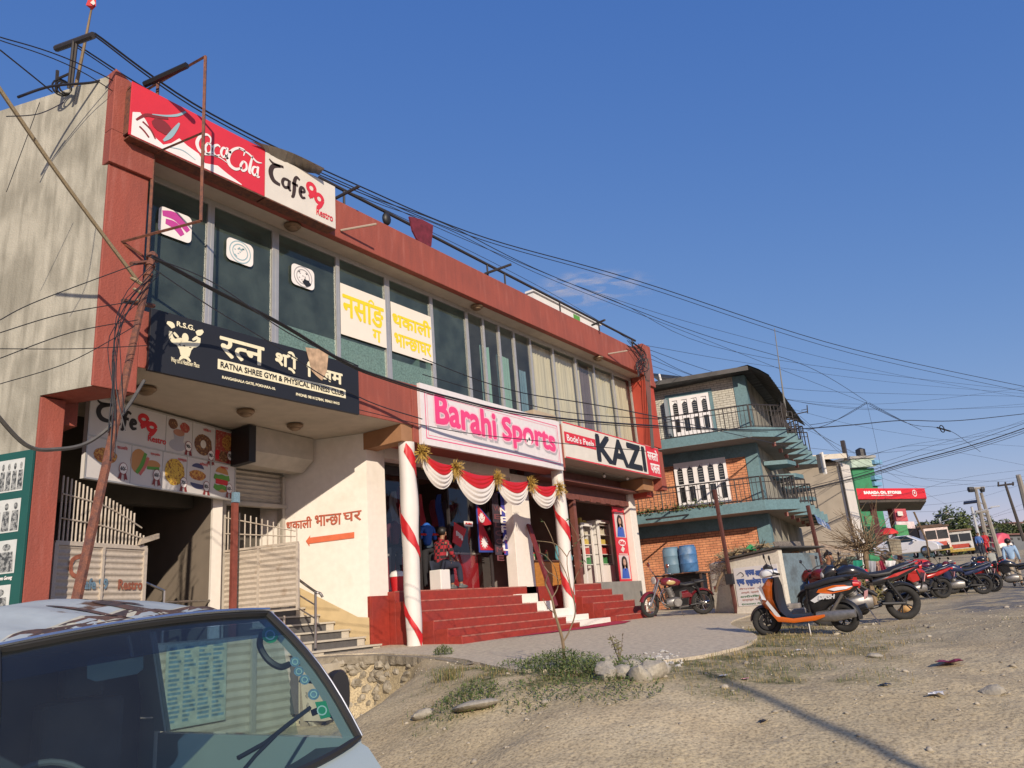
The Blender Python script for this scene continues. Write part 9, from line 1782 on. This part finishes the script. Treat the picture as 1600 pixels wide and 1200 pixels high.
weed('bushy green weeds round the foot of the sapling', 878,1050,-.8,.50,1900,.26); weed('green weeds right of the sapling under the flat stone', 925,1058,-.8,.5,800,.14); weed('green weeds growing between the pale stones', 985,1040,-.75,.4,550,.13); weed('low weeds left of the flat grey slab on the slope', 722,1102,-1.15,.4,450,.10); weed('weeds on the slope beside the broken cement edge', 735,1085,-1.0,.3,300,.13); weed('tuft on the crumbling cap of the rubble wall', 693,1026,-.55,.16,320,.16); weed('tuft of weeds high on the dirt slope below the apron', 800,1045,-.75,.3,200,.10); weed('low green weeds along the dirt below the sapling', 830,1085,-1.0,.5,500,.08); weed('ground weeds below the stone pile', 960,1078,-.95,.5,500,.08)
c = onground(968,1035,-.72); T = thing('small_plant', 'single upright small leafed plant standing behind the pale stones', 'plant', c); mb = MB(); lv = MB()
for k in range(5): 
    e = c+Vector((rr.gauss(0,.06),rr.gauss(0,.06),rr.uniform(.22,.34))); mb.tube([c,(c+e)/2+Vector((.01,0,0)),e], [.006,.004,.002], 4)
    for q in range(16): o = c+(e-c)*rr.uniform(.35,1)+Vector((rr.gauss(0,.02),rr.gauss(0,.02),0)); d = Vector((rr.gauss(0,1),rr.gauss(0,1),rr.gauss(0,.5))).normalized()*.02; s = d.orthogonal().normalized()*.009; lv.add([o-d,o+s,o+d,o-s],[(0,1,2,3)])
build('stem', mb, BARK, T); build('leaves', lv, mat('olive_leaf', (.14,.13,.04), .8, .3, 5), T)
# tall dry grass tuft hanging on the slope
c = onground(700,1062,-.95); T = thing('grass_tuft', 'long dry grass tuft hanging on the slope by the rubble wall', 'grass', c); mb = MB()
for k in range(170): a = rr.uniform(0,6.3); q = .2*rr.random(); x, y = c.x+q*math.cos(a), c.y+q*math.sin(a); a += rr.gauss(0,1.2); h = rr.uniform(.08,.20); blade(mb, x, y, gh(x,y), h, a, h*rr.uniform(.3,.9), .003, k%2)
build('blades', mb, [G2, G1], T)
ST = mat('pale_stone', (.34,.31,.25), .9, .18, 6, .4, 30, col2=(.28,.25,.20), mix=(.5,.72))
def rock(lab, x, y, g, r_, flat, grp='pale stones by the sapling'):
    c = onground(x,y,g); T = thing('rock', lab, 'stone', c, group=grp); mb = MB(); stone(mb, c.x, c.y, gh(c.x,c.y)+r_*flat*.45, r_, rr, flat, 0, 2); build('stone', mb, ST, T, smooth=True)
for (x, y, r_, f, lab) in ((912,1036,.23,.35,'long flat grey stone resting on the weeds left of the small plant'),(952,1038,.15,.6,'blocky stone touching the right end of the long flat stone'),(948,1062,.17,.75,'rounded pale stone at the left front of the pile'),(974,1060,.14,.7,'squat stone in the middle front of the pile'),(990,1046,.15,.55,'smooth stone at the back of the pile'),(1012,1060,.18,.6,'cracked pale stone at the right end of the pile'),(1002,1066,.11,.8,'small stone tucked at the foot of the cracked one'),(1035,1052,.10,.7,'little rubble stone right of the pile'),(1028,1040,.08,.7,'little stone beside the white rubble'),(742,1108,.22,.30,'flat tilted grey slab lying on the dirt slope'),(1368,1028,.08,.5,'single pale stone on the open dirt below the scooter'),(1552,1084,.09,.6,'lone half buried brown stone at the right'),(840,1030,.09,.5,'small stone at the edge of the concrete'),(660,1120,.12,.5,'half buried stone at the foot of the slope')): rock(lab, x, y, -.9, r_, f)
mb = MB()
for k in range(60): 
    c = onground(rr.gauss(1040,16),rr.gauss(1030,7),-.72); s = rr.uniform(.012,.035); stone(mb, c.x, c.y, (gh(c.x,c.y) if poly_d(c.x,c.y,APR) > 0 else apron(c.x,c.y))+s*.3, s, rr)
struct(build('white_rubble', mb, mat('lime_rubble', (.46,.44,.40), .9, .2, 9)), 'stuff')
for k, (x, y, s, m, lab) in enumerate(((1130,1057,.05,WHITE,'scrap of white paper on the dirt below the grass'),(1465,1092,.09,WHITE,'torn white paper scrap near the right edge'),(1485,1037,.14,mat('litter_wine', (.20,.03,.08), .8),'flattened dark pink wrapper on the dirt'),(1192,1122,.04,BLACK,'small black scrap on the near dirt'),(1385,1078,.05,mat('litter_blue', (.03,.05,.10), .8),'small dark blue scrap on the dirt'),(1248,1018,.05,WHITE,'pale wrapper just below the orange scooter'),(1165,1060,.04,mat('litter_pink', (.5,.25,.25), .8),'tiny pinkish wrapper on the near dirt'))):
    c = onground(x,y,-.95); T = thing('litter', lab, 'litter', c, group='litter on the dirt'); mb = MB(); n = 5; vs = [Vector((c.x+s*(i/(n-1)-.5)*2+rr.uniform(-.2,.2)*s, c.y+s*(j/(n-1)-.5)*1.5+rr.uniform(-.2,.2)*s, gh(c.x,c.y)+.012+rr.uniform(0,.3)*s)) for j in range(n) for i in range(n)]; mb.add(vs, [(j*n+i,j*n+i+1,(j+1)*n+i+1,(j+1)*n+i) for j in range(n-1) for i in range(n-1)]); build('scrap', mb, m, T)
# thin cloud above the roof: real wisps high and far away
mb = MB(); rcld = random.Random(2)
cm = bpy.data.materials.new('thin_cloud'); cm.use_nodes = True; t = cm.node_tree; t.nodes.clear(); o_ = N(t,'OutputMaterial'); mx_ = N(t,'MixShader'); tr_ = N(t,'BsdfTransparent'); df = N(t,'BsdfDiffuse'); df.inputs[0].default_value = (.85,.85,.88,1); tl_ = N(t,'BsdfTranslucent'); tl_.inputs[0].default_value = (.85,.85,.88,1); ad = N(t,'MixShader'); t.links.new(df.outputs[0], ad.inputs[1]); t.links.new(tl_.outputs[0], ad.inputs[2])
at_ = N(t,'Attribute', attribute_name='dens'); tc = N(t,'TexCoord'); mp = N(t,'Mapping'); mp.inputs['Scale'].default_value = (.004,.004,.012); n1 = N(t,'TexNoise'); n1.inputs['Scale'].default_value = 2.2; n1.inputs['Detail'].default_value = 9; n1.inputs['Distortion'].default_value = .6; t.links.new(tc.outputs['Object'], mp.inputs[0]); t.links.new(mp.outputs[0], n1.inputs[0]); r_ = N(t,'MapRange'); r_.inputs[1].default_value = .44; r_.inputs[2].default_value = .75; t.links.new(n1.outputs[0], r_.inputs[0]); mu = N(t,'Math', operation='MULTIPLY'); t.links.new(r_.outputs[0], mu.inputs[0]); t.links.new(at_.outputs['Fac'], mu.inputs[1]); t.links.new(mu.outputs[0], mx_.inputs[0]); t.links.new(tr_.outputs[0], mx_.inputs[1]); t.links.new(ad.outputs[0], mx_.inputs[2]); t.links.new(mx_.outputs[0], o_.inputs[0])
vs = []; dn = []; n = 28
for j in range(n+1):
    for i in range(n+1):
        u, v = i/n*2-1, j/n*2-1; x, y = 925+110*u, 452+34*v-8*u; p_ = UD(x, y, 3200+300*v); vs.append(p_); d_ = max(0, 1-math.hypot(u,v)); dn.append(min(1, d_*1.6))
o = build('cloud', MB().add(vs, [(j*(n+1)+i,j*(n+1)+i+1,(j+1)*(n+1)+i+1,(j+1)*(n+1)+i) for j in range(n) for i in range(n)]), cm, smooth=2); struct(o); aa = o.data.attributes.new('dens', 'FLOAT', 'POINT'); aa.data.foreach_set('value', dn)
o.visible_shadow = True
# clean up helper keys
for o in bpy.data.objects:
    for k_ in ('_w','_o'):
        if k_ in o: del o[k_]
